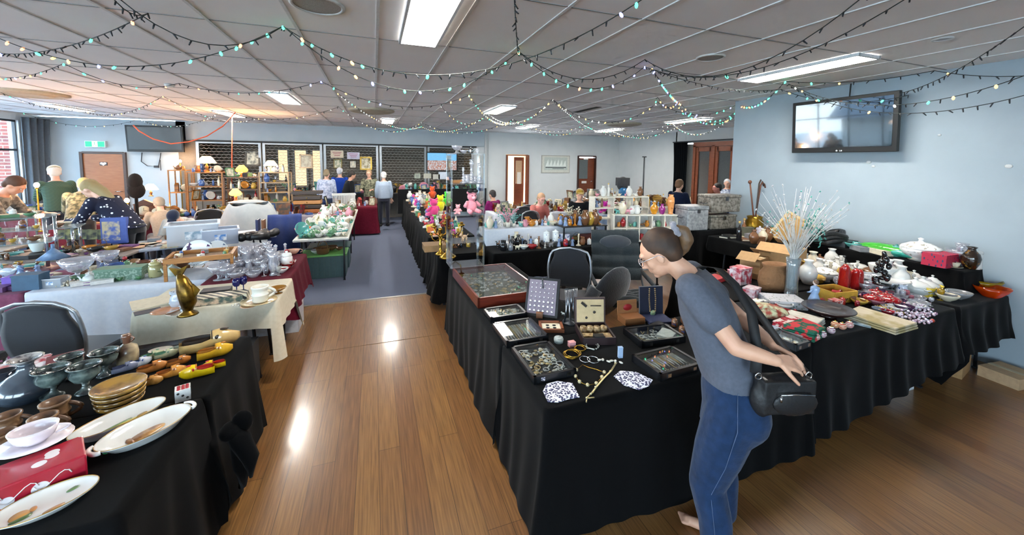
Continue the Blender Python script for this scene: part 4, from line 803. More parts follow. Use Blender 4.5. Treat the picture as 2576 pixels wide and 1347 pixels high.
# ---------------------------------------------------------------- other visitors and stallholders
def person(label, x, y, face, pose='stand', skin='d6a488', hair='6a4a34', top='35506a', top2=None, legs='23262c', cap=None, h=1.66, lean=.0, longhair=False, tk='fabric', seat=.46, arms='fwd', print_=None, hd=None):
    o = thing('person', label, 'person', (x, y, 0), face - PI / 2); S = h / 1.66; sk = M(skin, .5, c2=skin, sc=20)
    hipz = (.88 if pose == 'stand' else seat + .10) * S; L_ = .52 * S; hip = Vector((0, 0, hipz)); s_ = Vector((0, math.sin(lean), math.cos(lean))); chest = hip + s_ * L_ * .75; nk = hip + s_ * L_; fy = Vector((0, 1, 0)); f_ = (fy - s_ * fy.dot(s_)).normalized()
    hl = lean * .9 + .12; hc = nk + Vector((0, math.sin(hl) * .13 + .02, math.cos(hl) * .15)) * S; HRr = frame((0, math.cos(hl), -math.sin(hl)))
    if hd:
        tgt = at(hd[0], hd[1], Y=hd[2])
        if len(hd) < 4 and abs(tgt.z / hc.z - 1) > .004:
            w_ = o.name; THINGS.remove(o); bpy.data.objects.remove(o); return person(label, x, y, face, pose, skin, hair, top, top2, legs, cap, h * tgt.z / hc.z, lean, longhair, tk, seat * tgt.z / hc.z, arms, print_, (hd[0], hd[1], hd[2], 1))
        w_ = Matrix.Rotation(face - PI / 2, 3, 'Z') @ hc; o.location = (tgt.x - w_.x, tgt.y - w_.y, 0)
    b = MB(); head(b, hc, HRr, S); caps(b, hc - HRr @ Vector((.03, 0, .03)), .05 * S, nk, .055 * S); xr = Vector((1, 0, 0))
    loft(b, [(hip, xr * .11 * S, fy * .09 * S), (chest, xr * .13 * S, f_ * .09 * S), (nk, xr * .09 * S, f_ * .06 * S)], 16)
    A = []
    for q in (-1, 1):
        sh_ = nk + xr * q * .17 * S - s_ * .06 * S
        if arms == 'fwd': el = sh_ + Vector((q * .05, .08 + .05 * lean, -.25)) * S; wr = el + Vector((-q * .06, .22, .0)) * S
        elif arms == 'down': el = sh_ + Vector((q * .05, .0, -.27)) * S; wr = el + Vector((0, .06, -.23)) * S
        else: el = sh_ + Vector((q * .04, .14, -.20)) * S; wr = el + Vector((-q * .03, .18, .12)) * S
        A.append((sh_, el, wr)); limb(b, [(sh_, .045 * S), (el, .036 * S), (wr, .026 * S)]); hand(b, wr, wr - el, (0, 0, -1), S * 1.05, .3, q)
    if pose == 'stand': lg = [(Vector((q * .09, 0, hipz - .06)), Vector((q * .10, .02, .48 * S)), Vector((q * .10, -.01, .08))) for q in (-1, 1)]
    else: lg = [(Vector((q * .09, .0, hipz - .04)), Vector((q * .11, .42 * S, hipz - .03)), Vector((q * .11, .40 * S, .08))) for q in (-1, 1)]
    for a, k_, c in lg: limb(b, [(a, .07 * S), (k_, .045 * S), (c, .034 * S)])
    blob(b, 'body', sk, o, .011, 3); eyes(o, hc, HRr, S)
    b = MB(); tm = M(top, .85, kind=tk if tk != 'fabric' else 'fabric', c2=top2, sc=18 if tk != 'fabric' else 40, amt=.1 if tk == 'fabric' else .25)
    loft(b, [(hip - Vector((0, 0, .02)), xr * .175 * S, fy * .14 * S), (hip.lerp(chest, .5), xr * .17 * S, f_ * .135 * S), (chest, xr * .185 * S, f_ * .125 * S), (nk - s_ * .05 * S, xr * .16 * S, f_ * .09 * S), (nk - s_ * .01 * S, xr * .08 * S, f_ * .065 * S)], 20)
    for sh_, el, wr in A: limb(b, [(sh_, .068 * S), (el, .056 * S)] + ([(el.lerp(wr, .75), .045 * S)] if arms != 'short' and print_ != 'short' else []))
    blob(b, 'shirt', tm, o, .012, 4)
    b = MB(); [limb(b, [(a, .095 * S), (k_, .07 * S), (c + Vector((0, 0, .03)), .052 * S)]) for a, k_, c in lg]; loft(b, [(hip + Vector((0, 0, .03)), xr * .15 * S, fy * .125 * S), (hip - Vector((0, 0, .1)), xr * .16 * S, fy * .13 * S)], 18); blob(b, 'trousers', M(legs, .85, kind='fabric'), o, .013, 3)
    b = MB(); [b.ell((c.x, c.y + .05, .045), (.045, .12, .045), 12, 8) for a, k_, c in lg]; b.build('shoes', M('2a2624', .6), o)
    b = MB(); g = lambda x_, y_, z_: hc + HRr @ Vector((x_, y_, z_)) * S
    b.ell(g(-.028, 0, .042), (.102 * S, .088 * S, .094 * S), 18, 12, HRr); b.ell(g(-.065, 0, -.01), (.055 * S, .078 * S, .075 * S), 14, 10, HRr)
    if longhair: limb(b, [(g(-.06, 0, 0), .07 * S), (g(-.08, 0, -.10), .065 * S), (nk - f_ * .08 * S - s_ * .08 * S, .05 * S)])
    blob(b, 'hair', M(hair, .7, c2=hair, sc=10, kind='marble', bump=.5), o, .01, 2)
    if cap: b = MB(); b.ell(g(-.02, 0, .065), (.106 * S, .09 * S, .075 * S), 18, 10, HRr); b.ell(g(.09, 0, .07), (.07 * S, .065 * S, .012 * S), 14, 6, HRr); b.build('cap', M(cap, .8, kind='fabric'), o)
    return o, nk, f_, S
def face_to(u): return u
pe = person
def PX(u, v, z): p = at(u, v, z=z); return p.x, p.y
p1 = pe('person with short brown hair leaning over goods beneath a bright lamp, far left', 0, 0, .1, 'stand', 'e0a080', '5a3a28', '4a4640', '8a867c', '26262a', lean=.7, tk='marble', hd=(38, 468, 7.9))
p2 = pe('person in green plaid shirt and pale flat cap near the brick window', 0, 0, 2.2, 'stand', 'd8a890', 'd0ccc4', '2a4038', '46604a', '2a2c34', cap='a8a088', lean=.3, tk='check', hd=(137, 436, 10.0))
p3 = pe('person in camouflage patterned shirt half hidden behind polka dotted top', 0, 0, 1.9, 'stand', 'd8a890', 'b0a070', '8a8a70', '3e4638', '2c2c30', lean=.7, tk='marble', hd=(212, 468, 9.0))
p4 = pe('person in navy top with white dots and wavy fair hair leaning left', 0, 0, 2.9, 'stand', 'e0b098', 'a08a60', '151a34', 'f0f0f4', '16181c', lean=.75, longhair=True, tk='voro', hd=(228, 478, 7.3))
p5 = pe('seated person with grey hair and pale grey sweater, back turned', 0, 0, 2.2, 'sit', 'd0a090', '8f8a80', '9a948c', '8a847c', '3a3a40', lean=.45, hd=(400, 512, 8.9))
p6 = pe('person in navy cap and white printed tee bending over storage tubs', 0, 0, -1.5, 'stand', 'd8a890', '4a3a30', 'd0ccc4', 'c4c0b8', '30343c', cap='20263c', lean=1.05, hd=(438, 548, 7.2))
p7 = pe('person in white top beside the laundry basket, seen from behind', 0, 0, 1.4, 'stand', 'd8a890', '8a7a60', 'b8c4d8', '8898b8', '2c3c5c', lean=.1, tk='marble', arms='down', hd=(822, 438, 12.0))
p8 = pe('person with white hair in bright blue top at the back stall', 0, 0, 1.5, 'stand', 'd8a890', 'c8c8cc', '1c3f98', '183684', '2a2c34', arms='down', hd=(855, 433, 12.6))
p9 = pe('person in black tee with one arm lowered beside burgundy tablecloth', 0, 0, .4, 'stand', 'c89880', '2a2420', '14161a', None, '1c1e22', lean=.25, arms='down', hd=(886, 442, 11.9))
p10 = pe('person in floral vest with fair hair facing the aisle', 0, 0, -1.8, 'stand', 'd8a890', 'a88a68', '8a8a70', '4a4a3c', '5a1626', tk='marble', hd=(928, 438, 12.3))
p11 = pe('person with white hair in pale denim jacket standing in the aisle', 0, 0, 1.6, 'stand', 'd8a890', 'd8d4cc', '9aa8b8', '8c9aac', '14182a', arms='down', hd=(965, 443, 11.9))
p12 = pe('person in magenta top seated at the far table right of the acrylic tower', 0, 0, 2.0, 'sit', 'c89880', '2e2a2a', '7c1c5c', None, '26262a', lean=.1, hd=(1238, 488, 9.2))
p13 = pe('person in salmon pink top seated in a dark chair', 0, 0, -1.4, 'sit', 'e0a898', 'b89070', 'c87870', 'b86a62', '30323a', lean=.3, hd=(1362, 500, 7.6))
p14 = pe('seated person in dark jacket and mustard cap facing the camera', 0, 0, -1.9, 'sit', 'd8a890', '6a5038', '14161a', None, '26262a', cap='a88628', lean=.1, hd=(1459, 492, 7.4))
p15 = pe('person in navy dress with curly hair browsing left of metal trunks', 0, 0, .3, 'stand', 'e0b098', '6a4c34', '16203a', '141c34', '16203a', lean=.1, longhair=False, hd=(1710, 466, 6.6))
p16 = pe('person with dark hair and red face behind metal trunks, only head visible', 0, 0, 2.8, 'stand', 'd08878', '241c1c', '1c1e24', None, '26262a', hd=(1803, 474, 6.6))
p17 = pe('person with striped top and jacket at the edge of the french doors', 0, 0, -2.5, 'stand', 'd8a890', 'c8c8cc', 'c4ccd8', '4a5a80', '2c3450', tk='marble', arms='down', hd=(1829, 462, 7.6))
# printed word on the tee of the person bending over the tubs
# ================================================================ tables and their cloths
BC = BLACKCLOTH; WC = M('d8dce4', .85, kind='fabric', c2='ccd2de', sc=30, amt=.05); CC = M('ddd3bd', .85, kind='fabric', c2='d2c7ae', sc=30, amt=.05)
RC = M('66182a', .85, kind='fabric', c2='561222', sc=40, amt=.03); MC = M('7a6a78', .85, kind='fabric', c2='6a5b6a', sc=40, amt=.05)
TB = [  # label, x0, x1, y0, y1, drops, material, amp, kwargs
 ('black cloth of the nearest left table, tied in a knot at the aisle corner', -2.9, -.86, 1.62, 2.32, (.70, .70, .05, .7), BC, .022, dict(seed=1)),
 ('black cloth of the left table under the wooden clogs', -2.9, -.84, 2.33, 3.06, (.05, .68, .62, .7), BC, .02, dict(seed=2)),
 ('black cloth of the jewellery table the bending woman leans over', .80, 2.80, 1.66, 2.36, (.735, .735, .03, .735), BC, .010, dict(seed=3, flare=.03)),
 ('black cloth of the side table holding the large wooden jewellery case', .80, 1.56, 2.38, 4.32, (.03, .73, .73, .735), BC, .012, dict(seed=4, flare=.03)),
 ('wrinkled black cloth of the long table at the right with Christmas goods', 2.90, 4.78, 1.73, 2.45, ((.72, .44), .3, .3, .73), M('0d0d0f', .9, kind='fabric', c2='09090a', sc=60, amt=.06), .024, dict(seed=5)),
 ('wrinkled black cloth of the far right table with the orange dishes', 4.86, 5.76, 1.74, 2.46, (.40, .1, .3, .72), M('0d0d0f', .9, kind='fabric', c2='09090a', sc=60, amt=.06), .024, dict(seed=6)),
 ('black cloth of the second row table behind the Christmas goods', 3.05, 5.25, 2.50, 3.22, (.05, .3, .3, .6), BC, .02, dict(seed=7)),
 ('black cloth over the low shelf along the right wall', 5.30, 5.68, 1.90, 3.28, (.23, .1, .1, .24), BC, .01, dict(seed=27, z=.985)),
 ('black cloth of the table with the walking canes and brass lantern', 4.72, 5.62, 3.36, 4.32, (.22, .2, .1, .2), BC, .016, dict(seed=28, z=.90)),
 ('black cloth of the tall table carrying the metal trunks', 4.62, 5.52, 4.42, 4.78, (.93, .93, .3, .93), BC, .022, dict(seed=8, z=.95)),
 ('black cloth of the middle table under the figurines and cubby shelf', 1.50, 4.5, 4.80, 5.55, (.36, .3, .3, .4), BC, .022, dict(seed=9)),
 ('black cloth of the small aisle table with brass candelabra', .78, 1.40, 4.95, 5.75, (.64, .3, .1, .62), BC, .03, dict(seed=10)),
 ('black cloth of the near toy table beside the carpet aisle', .80, 1.55, 6.1, 8.0, (.7, .7, .1, .72), BC, .024, dict(seed=11)),
 ('black cloth of the middle toy table beside the carpet aisle', .82, 1.57, 8.05, 10.1, (.1, .7, .1, .72), BC, .024, dict(seed=12)),
 ('black cloth of the furthest toy table beside the carpet aisle', .84, 1.6, 10.15, 12.2, (.1, .7, .7, .72), BC, .024, dict(seed=13)),
 ('cream cloth of the small table with the brass fish ornament', -1.84, -.83, 3.80, 4.44, (.24, .24, .2, .24), CC, .016, dict(seed=14, point=1.2)),
 ('burgundy cloth along the aisle under the crystal glassware', -1.62, -.86, 4.46, 5.55, (.34, .36, .34, .1), RC, .02, dict(seed=15, point=.25)),
 ('white cloth of the left table with pottery and the green box', -3.0, -1.64, 4.66, 5.46, (.66, .1, .3, .1), WC, .012, dict(seed=16, flare=.01)),
 ('mauve pink cloth of the table at the left edge', -4.5, -3.03, 4.66, 5.5, (.6, .1, .3, .4), M('8a5068', .85, kind='fabric', c2='7a445c', sc=40, amt=.05), .015, dict(seed=17)),
 ('mauve cloth of the lamp stall table at the back left', -4.6, -2.4, 9.72, 10.3, (.45, .3, .3, .3), MC, .015, dict(seed=18)),
 ('pale mauve cloth of the table in front of the drawers', -2.35, -1.27, 9.3, 10.1, (.45, .3, .3, .3), M('a29aa4', .85, kind='fabric', c2='948c98', sc=40), .015, dict(seed=19)),
 ('burgundy cloth of the stall table where shoppers stand', -1.5, .05, 10.6, 11.3, (.7, .7, .3, .7), RC, .012, dict(seed=20)),
 ('white cloth raised over the second tier behind the figurines', 1.50, 3.3, 5.3, 5.6, (.24, .1, .1, .1), WC, .008, dict(seed=21, z=.985, flare=.0)),
 ('white cloth of the far table near the open timber door', 2.6, 4.9, 8.4, 9.1, (.5, .3, .3, .3), WC, .02, dict(seed=22)),
 ('pale blue cloth hanging to a point behind the seated man', 5.0, 6.4, 7.6, 8.3, (.5, .3, .3, .3), M('8ea2c0', .85, kind='fabric', c2='7f94b4', sc=40), .02, dict(seed=23, point=.6)),
 ('white cloth of the far table below the yacht print', 5.3, 7.4, 9.8, 10.5, (.5, .3, .3, .3), WC, .02, dict(seed=24)),
 ('red cloth of the distant table at the left wall', -7.4, -5.2, 10.5, 11.2, (.4, .3, .3, .3), M('8c4c50', .85, kind='fabric', c2='7a3e44', sc=40, amt=.03), .015, dict(seed=25)),
 ('red cloth of the workbench table beside the leaning women', -5.4, -3.9, 9.0, 9.65, (.35, .3, .3, .3), M('7c3038', .85, kind='fabric', c2='6a262e', sc=40, amt=.03), .015, dict(seed=26)),
]
TABL = ['folding table hidden under the ' + l[0].split(',')[0] for l in TB]
for l, x0, x1, y0, y1, dr, m, amp, kw in TB:
    cloth(l, x0, x1, y0, y1, dr, m, amp, **kw)
    z = kw.get('z', .745)
    if z < .985 and not any(w in l for w in ('nearest left', 'woman leans', 'jewellery case', 'metal trunks')): ftable('folding table under the ' + ' '.join(l.split()[:11]), x0 + .012, x1 - .012, y0 + .012, y1 - .012, z=z - .006)
# bare white folding tables
ft = ftable('long bare white folding table with storage tubs and papers', -3.25, -1.62, -.38, .38, 'c9d3e0'); ft.location = (-2.42, 7.12, 0); ft.rotation_euler.z = .42
ft = ftable('white folding table crowded with patterned china beside the aisle', -1.2, -.40, 6.55, 8.4, 'd8d6cc')
ft = ftable('second china table continuing towards the back of the hall', -1.18, -.40, 8.45, 10.2, 'd8d6cc')
ft = ftable('bare table of dark boxes behind the green box', -4.9, -3.0, 6.1, 6.8, '8a8078')
# the table pair along the left edge, with the glass top stand
ft = ftable('display table with glass cabinet below the leaning women', -6.6, -4.6, 6.9, 7.7, 'b8b4ac')
# white cloth draped over a hump of goods, lamp on top
hc = MB(); hx, hy = -2.35, 8.75
def hump(a, t):
    an = a * 2 * PI; R0 = .28 + (.55 - .28) * t ** .8; R0 *= 1 + .1 * math.sin(an * 3 + 1) + .05 * t * math.sin(an * 9 + 2) + (.16 * t * max(0, math.cos(2 * an)))
    return Vector((R0 * 1.15 * math.cos(an), R0 * .8 * math.sin(an), 1.10 - (1.10 - .12) * t ** 1.15 + .03 * math.sin(an * 4)))
hc.grid(hump, 60, 16); hc.lathe([(.32, 1.13), (.2, 1.16), (0, 1.17)], 24, sy=.7)
o = hc.build('dust_sheet', M('b4b8b8', .85, kind='fabric', c2='a8adb0', sc=12, amt=.03), None, [('solid', .006)]); o.location = (hx, hy, 0); tag(o, 'white sheet draped over stacked goods with a lit lamp on top', 'sheet')
# boxes under and around the tables
bx = MB(); bx.box((0, 0, .3), (.5, .36, .6)); o = bx.build('carton', M('cfcfd4', .6)); o.location = (-1.1, 5.0, 0); tag(o, 'pale carton standing under the burgundy cloth by the aisle', 'box')
o = MB().box((0, 0, .26), (.5, .34, .52)).box((0, 0, .52), (.52, .36, .04)).build('storage_tub', M('d9dbe0', .4)); o.location = (-1.68, 4.02, 0); tag(o, 'white plastic storage tub under the left end of the cream cloth', 'box')
o = MB().box((0, 0, .2), (.4, .5, .4)).build('suitcase', M('2a2e33', .7)); o.location = (-1.2, 3.62, 0); tag(o, 'dark case standing behind the black cloth below the cream cloth', 'case')
def tub(label, x, y, sx, sy, h, c, lid=None, z=0, rz=0):
    o = thing('storage_crate', label, 'crate', (x, y, z), rz); b = MB(); b.box((0, 0, h / 2), (sx * .92, sy * .92, h))
    n = int(sx / .09)
    for k in range(n + 1): b.box((-sx * .46 + sx * .92 * k / n, 0, h / 2), (.016, sy * .96, h * .96))
    b.build('body', M(c, .5), o); MB().box((0, 0, h), (sx, sy, .03)).build('rim', M(lid or c, .45), o, [('bevel', .008)]); return o
tub('large green grey plastic crate on the carpet under the china table', -.82, 7.15, .72, .52, .38, '3f5a5c', '6fae5c')
tub('second green grey crate behind the first under the china table', -.8, 7.72, .72, .52, .38, '3f5a5c')
def carton(label, x, y, sx, sy, h, c='b0895c', rz=0, flaps=False, z=0):
    o = thing('cardboard_box', label, 'box', (x, y, z), rz); MB().box((0, 0, h / 2), (sx, sy, h)).build('body', M(c, .8), o)
    MB().box((0, 0, h + .002), (.05, sy, .003)).build('tape_strip', M('c8b48c', .4), o)
    if flaps:
        for s in (-1, 1): b = MB(); b.box((s * (sx / 2 + .06), 0, h + .03), (.15, sy * .95, .005), ry=s * .5); b.build('flap', M(c, .8), o)
    return o
carton('open brown carton on the floor right of the long black cloth', 5.28, 1.95, .34, .3, .26, rz=.2, flaps=True)
carton('flat pale carton lying on the floor by the right wall', 5.55, 1.62, .32, .26, .1, 'c8a680', rz=-.1)
carton('white printed carton on the floor behind the splayed table leg', 4.36, 1.98, .3, .3, .24, 'd8dce0')
carton('pink and white carton under the gap between the right tables', 4.98, 2.2, .3, .28, .18, 'c890b0')
carton('brown carton with raised flaps under the shelf by the green bag', 4.35, 2.95, .4, .34, .30, rz=.3, flaps=True, z=.75)
# knot of black cloth at the aisle corner of the nearest left table
b = MB(); b.ell((0, 0, .0), (.05, .06, .045)); b.tube([(0, 0, 0), (.05, -.02, -.05), (.10, -.05, -.14), (.10, -.06, -.24)], [.03, .05, .04, .008], 10); b.tube([(0, 0, 0), (.02, .05, -.08), (.03, .07, -.25), (.02, .07, -.38)], [.03, .045, .05, .02], 10); b.ell((.05, .02, .03), (.05, .03, .06))
o = b.build('tied_cloth_knot', BC); o.location = (-.74, 2.30, .55); tag(o, 'black cloth knot tied at the joint of the two left tables', 'cloth')
# ================================================================ goods
def rpx(a, b, z): A, B = at(*a, z=z), at(*b, z=z); return (A + B) / 2, math.atan2((B - A).y, (B - A).x), (B - A).length
COLW = dict(white='e4e3de', cream='e4d9bf', brown='7a5236', green='5c8a64', blue='4868a8', clear='glass', amber='c07a20', red='a8242a', pink='d890a0', black='1c1c1e', gold='c09a40', teal='5aa8a0', grey='8a8c90', yellow='e0c040', purple='704878', orange='d87030')
KW = dict(plate='plate', plate_on_stand='plate on a wire stand', bowl='bowl', casserole='lidded casserole', footed_bowl='footed bowl', cup='teacup', cup_and_saucer='cup and saucer', mug='mug', wine_glass='stemmed glass', tumbler='tumbler', glass_vase='glass vase', cut_glass_bowl='cut glass bowl', decanter='decanter', vase='vase', tall_vase='tall vase', jug='jug', teapot='teapot', bottle='bottle', candlestick='candlestick', figurine='figurine of a lady', animal_figurine='animal figurine', bird_figurine='bird figurine', cube_box='small box', flat_box='flat box', book='book', standing_book='upright book', framed_print='framed picture', jar='lidded jar', canister='canister', basket='basket', soft_toy='soft toy', ball='ball', gravy_boat='gravy boat', tureen='tureen', clock='mantel clock', record_sleeve='square record sleeve', tray='oval tray', goblet='goblet', binoculars='binoculars', cake_stand='cake stand', plant='potted plant', candelabra='candelabra')
CATW = dict(plate_on_stand='plate', cup_and_saucer='cup', cup='cup', wine_glass='glass', tumbler='glass', glass_vase='vase', cut_glass_bowl='bowl', footed_bowl='bowl', tall_vase='vase', animal_figurine='figurine', bird_figurine='figurine', cube_box='box', flat_box='box', standing_book='book', framed_print='picture', soft_toy='toy', casserole='dish', gravy_boat='jug', record_sleeve='record', candelabra='candlestick', cake_stand='stand')
def fill(place, rect, z, nx, ny, kinds, cols, s=(.85, 1.1), seed=0, skip=.06, rz=0, c2s=(None,), origin=None, grp=None):
    R = random.Random(seed); x0, x1, y0, y1 = rect; dx, dy = (x1 - x0) / nx, (y1 - y0) / ny
    RT = Matrix.Rotation(rz, 2); C0 = Vector(origin[:2]) if origin else Vector((0, 0))
    for j in range(ny):
        for i in range(nx):
            if R.random() < skip: continue
            kd = R.choice(kinds); cn = R.choice(cols); c = COLW[cn]; sc_ = R.uniform(*s)
            if c == 'glass' and kd not in ('wine_glass', 'tumbler', 'glass_vase', 'cut_glass_bowl', 'decanter', 'footed_bowl', 'jar', 'candlestick'): cn = 'white'; c = COLW['white']
            p = RT @ Vector((x0 + (i + .5 + R.uniform(-.16, .16)) * dx, y0 + (j + .5 + R.uniform(-.16, .16)) * dy)) + C0
            c2 = R.choice(c2s) if kd in ('plate', 'plate_on_stand', 'bowl', 'casserole', 'cup', 'cup_and_saucer', 'vase', 'tall_vase', 'jug', 'teapot', 'tureen', 'gravy_boat', 'jar') else None
            if kd in ('mug', 'goblet'): c2 = R.choice(['6e4a30', '8a9a96'])
            w = ('patterned ' if c2 and kd not in ('mug', 'goblet') else '')
            setp(kd, (p.x, p.y, z), '%s %s%s %s' % (cn, w, KW[kd], place), CATW.get(kd, KW[kd].split()[-1] if kd not in ('plate_on_stand',) else 'plate'), c, c2, sc_, R.uniform(0, 6.3), group=None)
# ---- nearest left table
Z = .747
put('bulb_vase', 72, 1004, 'squat dark blue grey glazed vase with flared rim', 'vase', hp=118, z=Z)
for u, v, h, l in [(134, 1000, 86, 'grey green stoneware goblet beside the squat vase'), (217, 988, 82, 'grey green stoneware goblet nearest the amber dishes'), (180, 952, 66, 'grey green stoneware goblet in the back row, left one'), (266, 945, 72, 'dark stoneware goblet in front of the brown flask')]: put('goblet', u, v, l, 'goblet', hp=h, z=Z)
put('flask_jug', 323, 920, 'brown glazed stoneware flask with long neck and small handle', 'flask', hp=84, z=Z)
put('crab_dish', 303, 1018, 'stack of glossy amber brown ovenproof dishes', 'dish', z=Z, s=1.0)
CL = [((352, 975), (403, 965), 'e0a050', 'b87830', 'tan wooden clog at the front of the clog row'), ((399, 958), (462, 940), 'dc9440', 'a86020', 'tan wooden clog painted with a small flower'), ((352, 945), (415, 928), 'd88c48', 'a05a20', 'orange brown clog lying behind the tan clogs'), ((425, 925), (475, 912), 'c87c38', '8a5020', 'dark orange clog farthest back in the tan group'), ((460, 958), (532, 940), 'f0c414', 'c02a1a', 'bright yellow clog with red windmill badge, front one'), ((512, 935), (562, 922), 'f0c414', 'c02a1a', 'bright yellow clog behind the front yellow one'), ((505, 908), (578, 890), 'e0a828', 'b06a18', 'golden yellow clog under the carved wooden clog'), ((442, 888), (484, 880), 'ece8dc', '9aa8a0', 'small white clog beside the carved wooden clog'), ((330, 930), (372, 916), 'd8dce4', '4a6aa8', 'white and blue porcelain clog near the brown flask'), ((366, 910), (400, 900), 'c8c8a0', '6a9a78', 'pale green porcelain clog, left of the pair'), ((398, 905), (438, 896), 'c8c8a0', '6a9a78', 'pale green porcelain clog, right of the pair'), ((297, 940), (334, 930), '8a90a8', '4a5070', 'small grey blue clog among the goblets')]
for a, b_, c, c2, l in CL:
    p, an, ln = rpx(a, b_, Z); setp('shoe_clog', p, l, 'clog', c, c2, max(.45, min(1.2, ln / .20)), an + (PI if c == 'f0c414' else 0), sz=1.45)
p, an, ln = rpx((478, 892), (583, 868), Z); o = setp('shoe_clog', p, 'large carved natural wood clog with dark opening', 'clog', 'c8a468', '2a1c10', 1.25, an, sz=1.2)
put('dice_box', 461, 1003, 'white dice shaped box holding red pegs', 'ornament', z=Z, s=1.0, rz=.35)
put('tray', 405, 882, 'small beaded flat shell dish behind the clogs', 'dish', c='b8b0a0', z=Z, s=.36)
def oval_dish(a, b_, wr, label, decor, c='e8e8e4', hgt=.045, slots=True, rim='c8a050'):
    p, an, ln = rpx(a, b_, Z + .04); o = thing('serving_dish', label, 'dish', (p.x, p.y, Z - .002), an, 'white oval serving dishes'); R_ = ln / 2
    m = MB().lathe([(0, .004), (R_ * .68, .004), (R_ * .74, .010), (R_ * .97, hgt), (R_, hgt + .003), (R_ * .985, hgt + .007), (R_ * .93, hgt), (R_ * .70, .016), (0, .012)], 48, sy=wr); m.build('dish', china(c), o)
    r = MB(); r.tube([(R_ * .99 * math.cos(t), R_ * .99 * wr * math.sin(t), hgt + .006) for t in [2 * PI * k / 48 for k in range(48)]], .0016, 4, closed=True); r.build('gilt_rim', M(rim, .3, .8), o)
    if slots:
        for s_ in (-1, 1): h = MB(); h.tube([(s_ * (R_ * .95 + .022 * math.sin(t)), -.035 * math.cos(t), hgt + .003) for t in [PI * k / 10 for k in range(11)]], .009, 8); h.build('handle', china(c), o)
    for nm, x, y, rx_, ry_, cc, rot in decor:
        d = MB(); zz = .0172; d.lathe([(1, zz - .001), (.98, zz + .0006), (0, zz + .0008)], 20, (x * R_, y * R_, 0), m=Matrix.Rotation(rot, 3, 'Z') @ Matrix.Diagonal((rx_ * R_ * 1.15, ry_ * R_ * 1.7, 1))); d.build(nm, M(cc, .3, kind='marble', c2='8a5a30' if nm == 'fish_picture' else cc, sc=24, coat=.5), o)
    return o
oval_dish((236, 1140), (478, 1022), .60, 'oval white dish with slotted handle and brown fish picture', [('fish_picture', -.0, -.02, .36, .10, 'c89858', .1), ('fish_picture', -.34, -.03, .07, .09, 'a87840', 0), ('price_dot', -.78, .03, .055, .055, '1a8a48', 0)])
oval_dish((168, 1112), (416, 1004), .48, 'long oval white dish painted with green and yellow asparagus', [('leaf_picture', -.1, 0, .32, .03, '6a8a50', .15), ('leaf_picture', .05, -.04, .34, .02, 'b8a850', .1), ('leaf_picture', .45, 0, .12, .04, '9a7a40', .3)], slots=False)
oval_dish((-42, 1318), (250, 1198), .62, 'large oval white platter with rose sprays at the bottom left', [('rose_picture', -.45, -.02, .16, .11, 'd09a50', .3), ('leaf_picture', -.42, -.16, .18, .05, '5a7a48', .2), ('leaf_picture', .50, .24, .14, .04, '5a7a48', .4), ('rose_picture', .15, -.32, .18, .04, 'b88858', .2), ('rose_picture', -.22, .05, .06, .06, 'c88848', 0)], slots=False, hgt=.028)
RB = M('b02034', .25, kind='voro', c2='f0e8e8', sc=11, amt=.24, coat=.5)
rb = thing('gift_box', 'red wrapped box with white dots beneath the pink lustre cup', 'box', at(78, 1228, z=Z), .55)
MB().box((-.04, 0, .045), (.36, .17, .09)).build('body', RB, rb, [('bevel', .006)]); b = MB()
for k in range(4): b.tube([(-.17 + .08 * k + .03 * math.cos(t) - .01 * t, -.087, .045 + .02 * math.sin(2 * t)) for t in [PI * q / 8 for q in range(9)]], .002, 4)
b.build('white_swirls', M('f2ecec', .4), rb)
p = at(88, 1118, z=Z + .094)
o = setp('cup_and_saucer', (p.x, p.y, Z + .092), 'pink lustre cup on saucer on top of the red box', 'cup', 'f0e4ea', None, 1.35, .3); o.scale = (1.5, 1.3, 1.0)
for u, v, h, l in [(142, 1062, 68, 'ribbed brown stoneware mug, furthest from the camera'), (112, 1098, 66, 'ribbed brown stoneware mug behind the pink cup'), (22, 1092, 62, 'ribbed brown stoneware mug at the left picture edge'), (10, 1135, 60, 'ribbed brown stoneware mug half outside the picture')]: put('mug', u, v, l, 'mug', hp=h, z=Z, rz=.2, c='a07c58', c2='6a4a32')
put('paper_stack', 45, 935, 'red and white papers behind the squat vase', 'papers', 'e8e4e4', 'b03038', z=Z, rz=.4)
put('book', 165, 915, 'dark red book lying behind the goblets', 'book', '6a2028', z=Z, rz=.5)
put('tumbler', 15, 985, 'dark blue glass at the left edge beside the vase', 'glass', '28344a', z=Z, hp=60)
# ---- chairs
banquet_chair('dark grey banquet chair with silver frame at the lower left', -2.22, 3.92, -.22)
banquet_chair('second banquet chair cropped by the left picture edge', -2.95, 3.85, -.15)
banquet_chair('banquet chair with rounded silver frame behind the jewellery table', 2.05, 3.75, 2.6)
banquet_chair('dark chair standing left of the pink topped stallholder', 3.15, 7.0, 3.5, '1c1e24')
banquet_chair('dark chair behind the salmon pink topped person', 3.46, 7.98, 3.3, '1c1e24')
banquet_chair('dark chair with scarf over it near the magenta top', 3.2, 7.75, 3.0, '23262c')
banquet_chair('black chair behind the grey haired seated person', -3.1, 8.9, 3.2, '1c1e22')
banquet_chair('chair draped with a blue jacket at the china table', -1.5, 7.95, .1, '2e3a66')
b = MB(); b.grid(lambda a, t: Vector(((a - .5) * .5, -.05 - .10 * math.sin(PI * t) + .04 * math.sin(a * 9), 1.02 - .85 * t)), 20, 14); o = b.build('jacket', M('2c3c70', .9, kind='fabric'), None, [('solid', .02)]); o.location = (-1.48, 7.56, 0); o.rotation_euler.z = .1; tag(o, 'blue jacket hanging over a chair back by the china table', 'jacket')
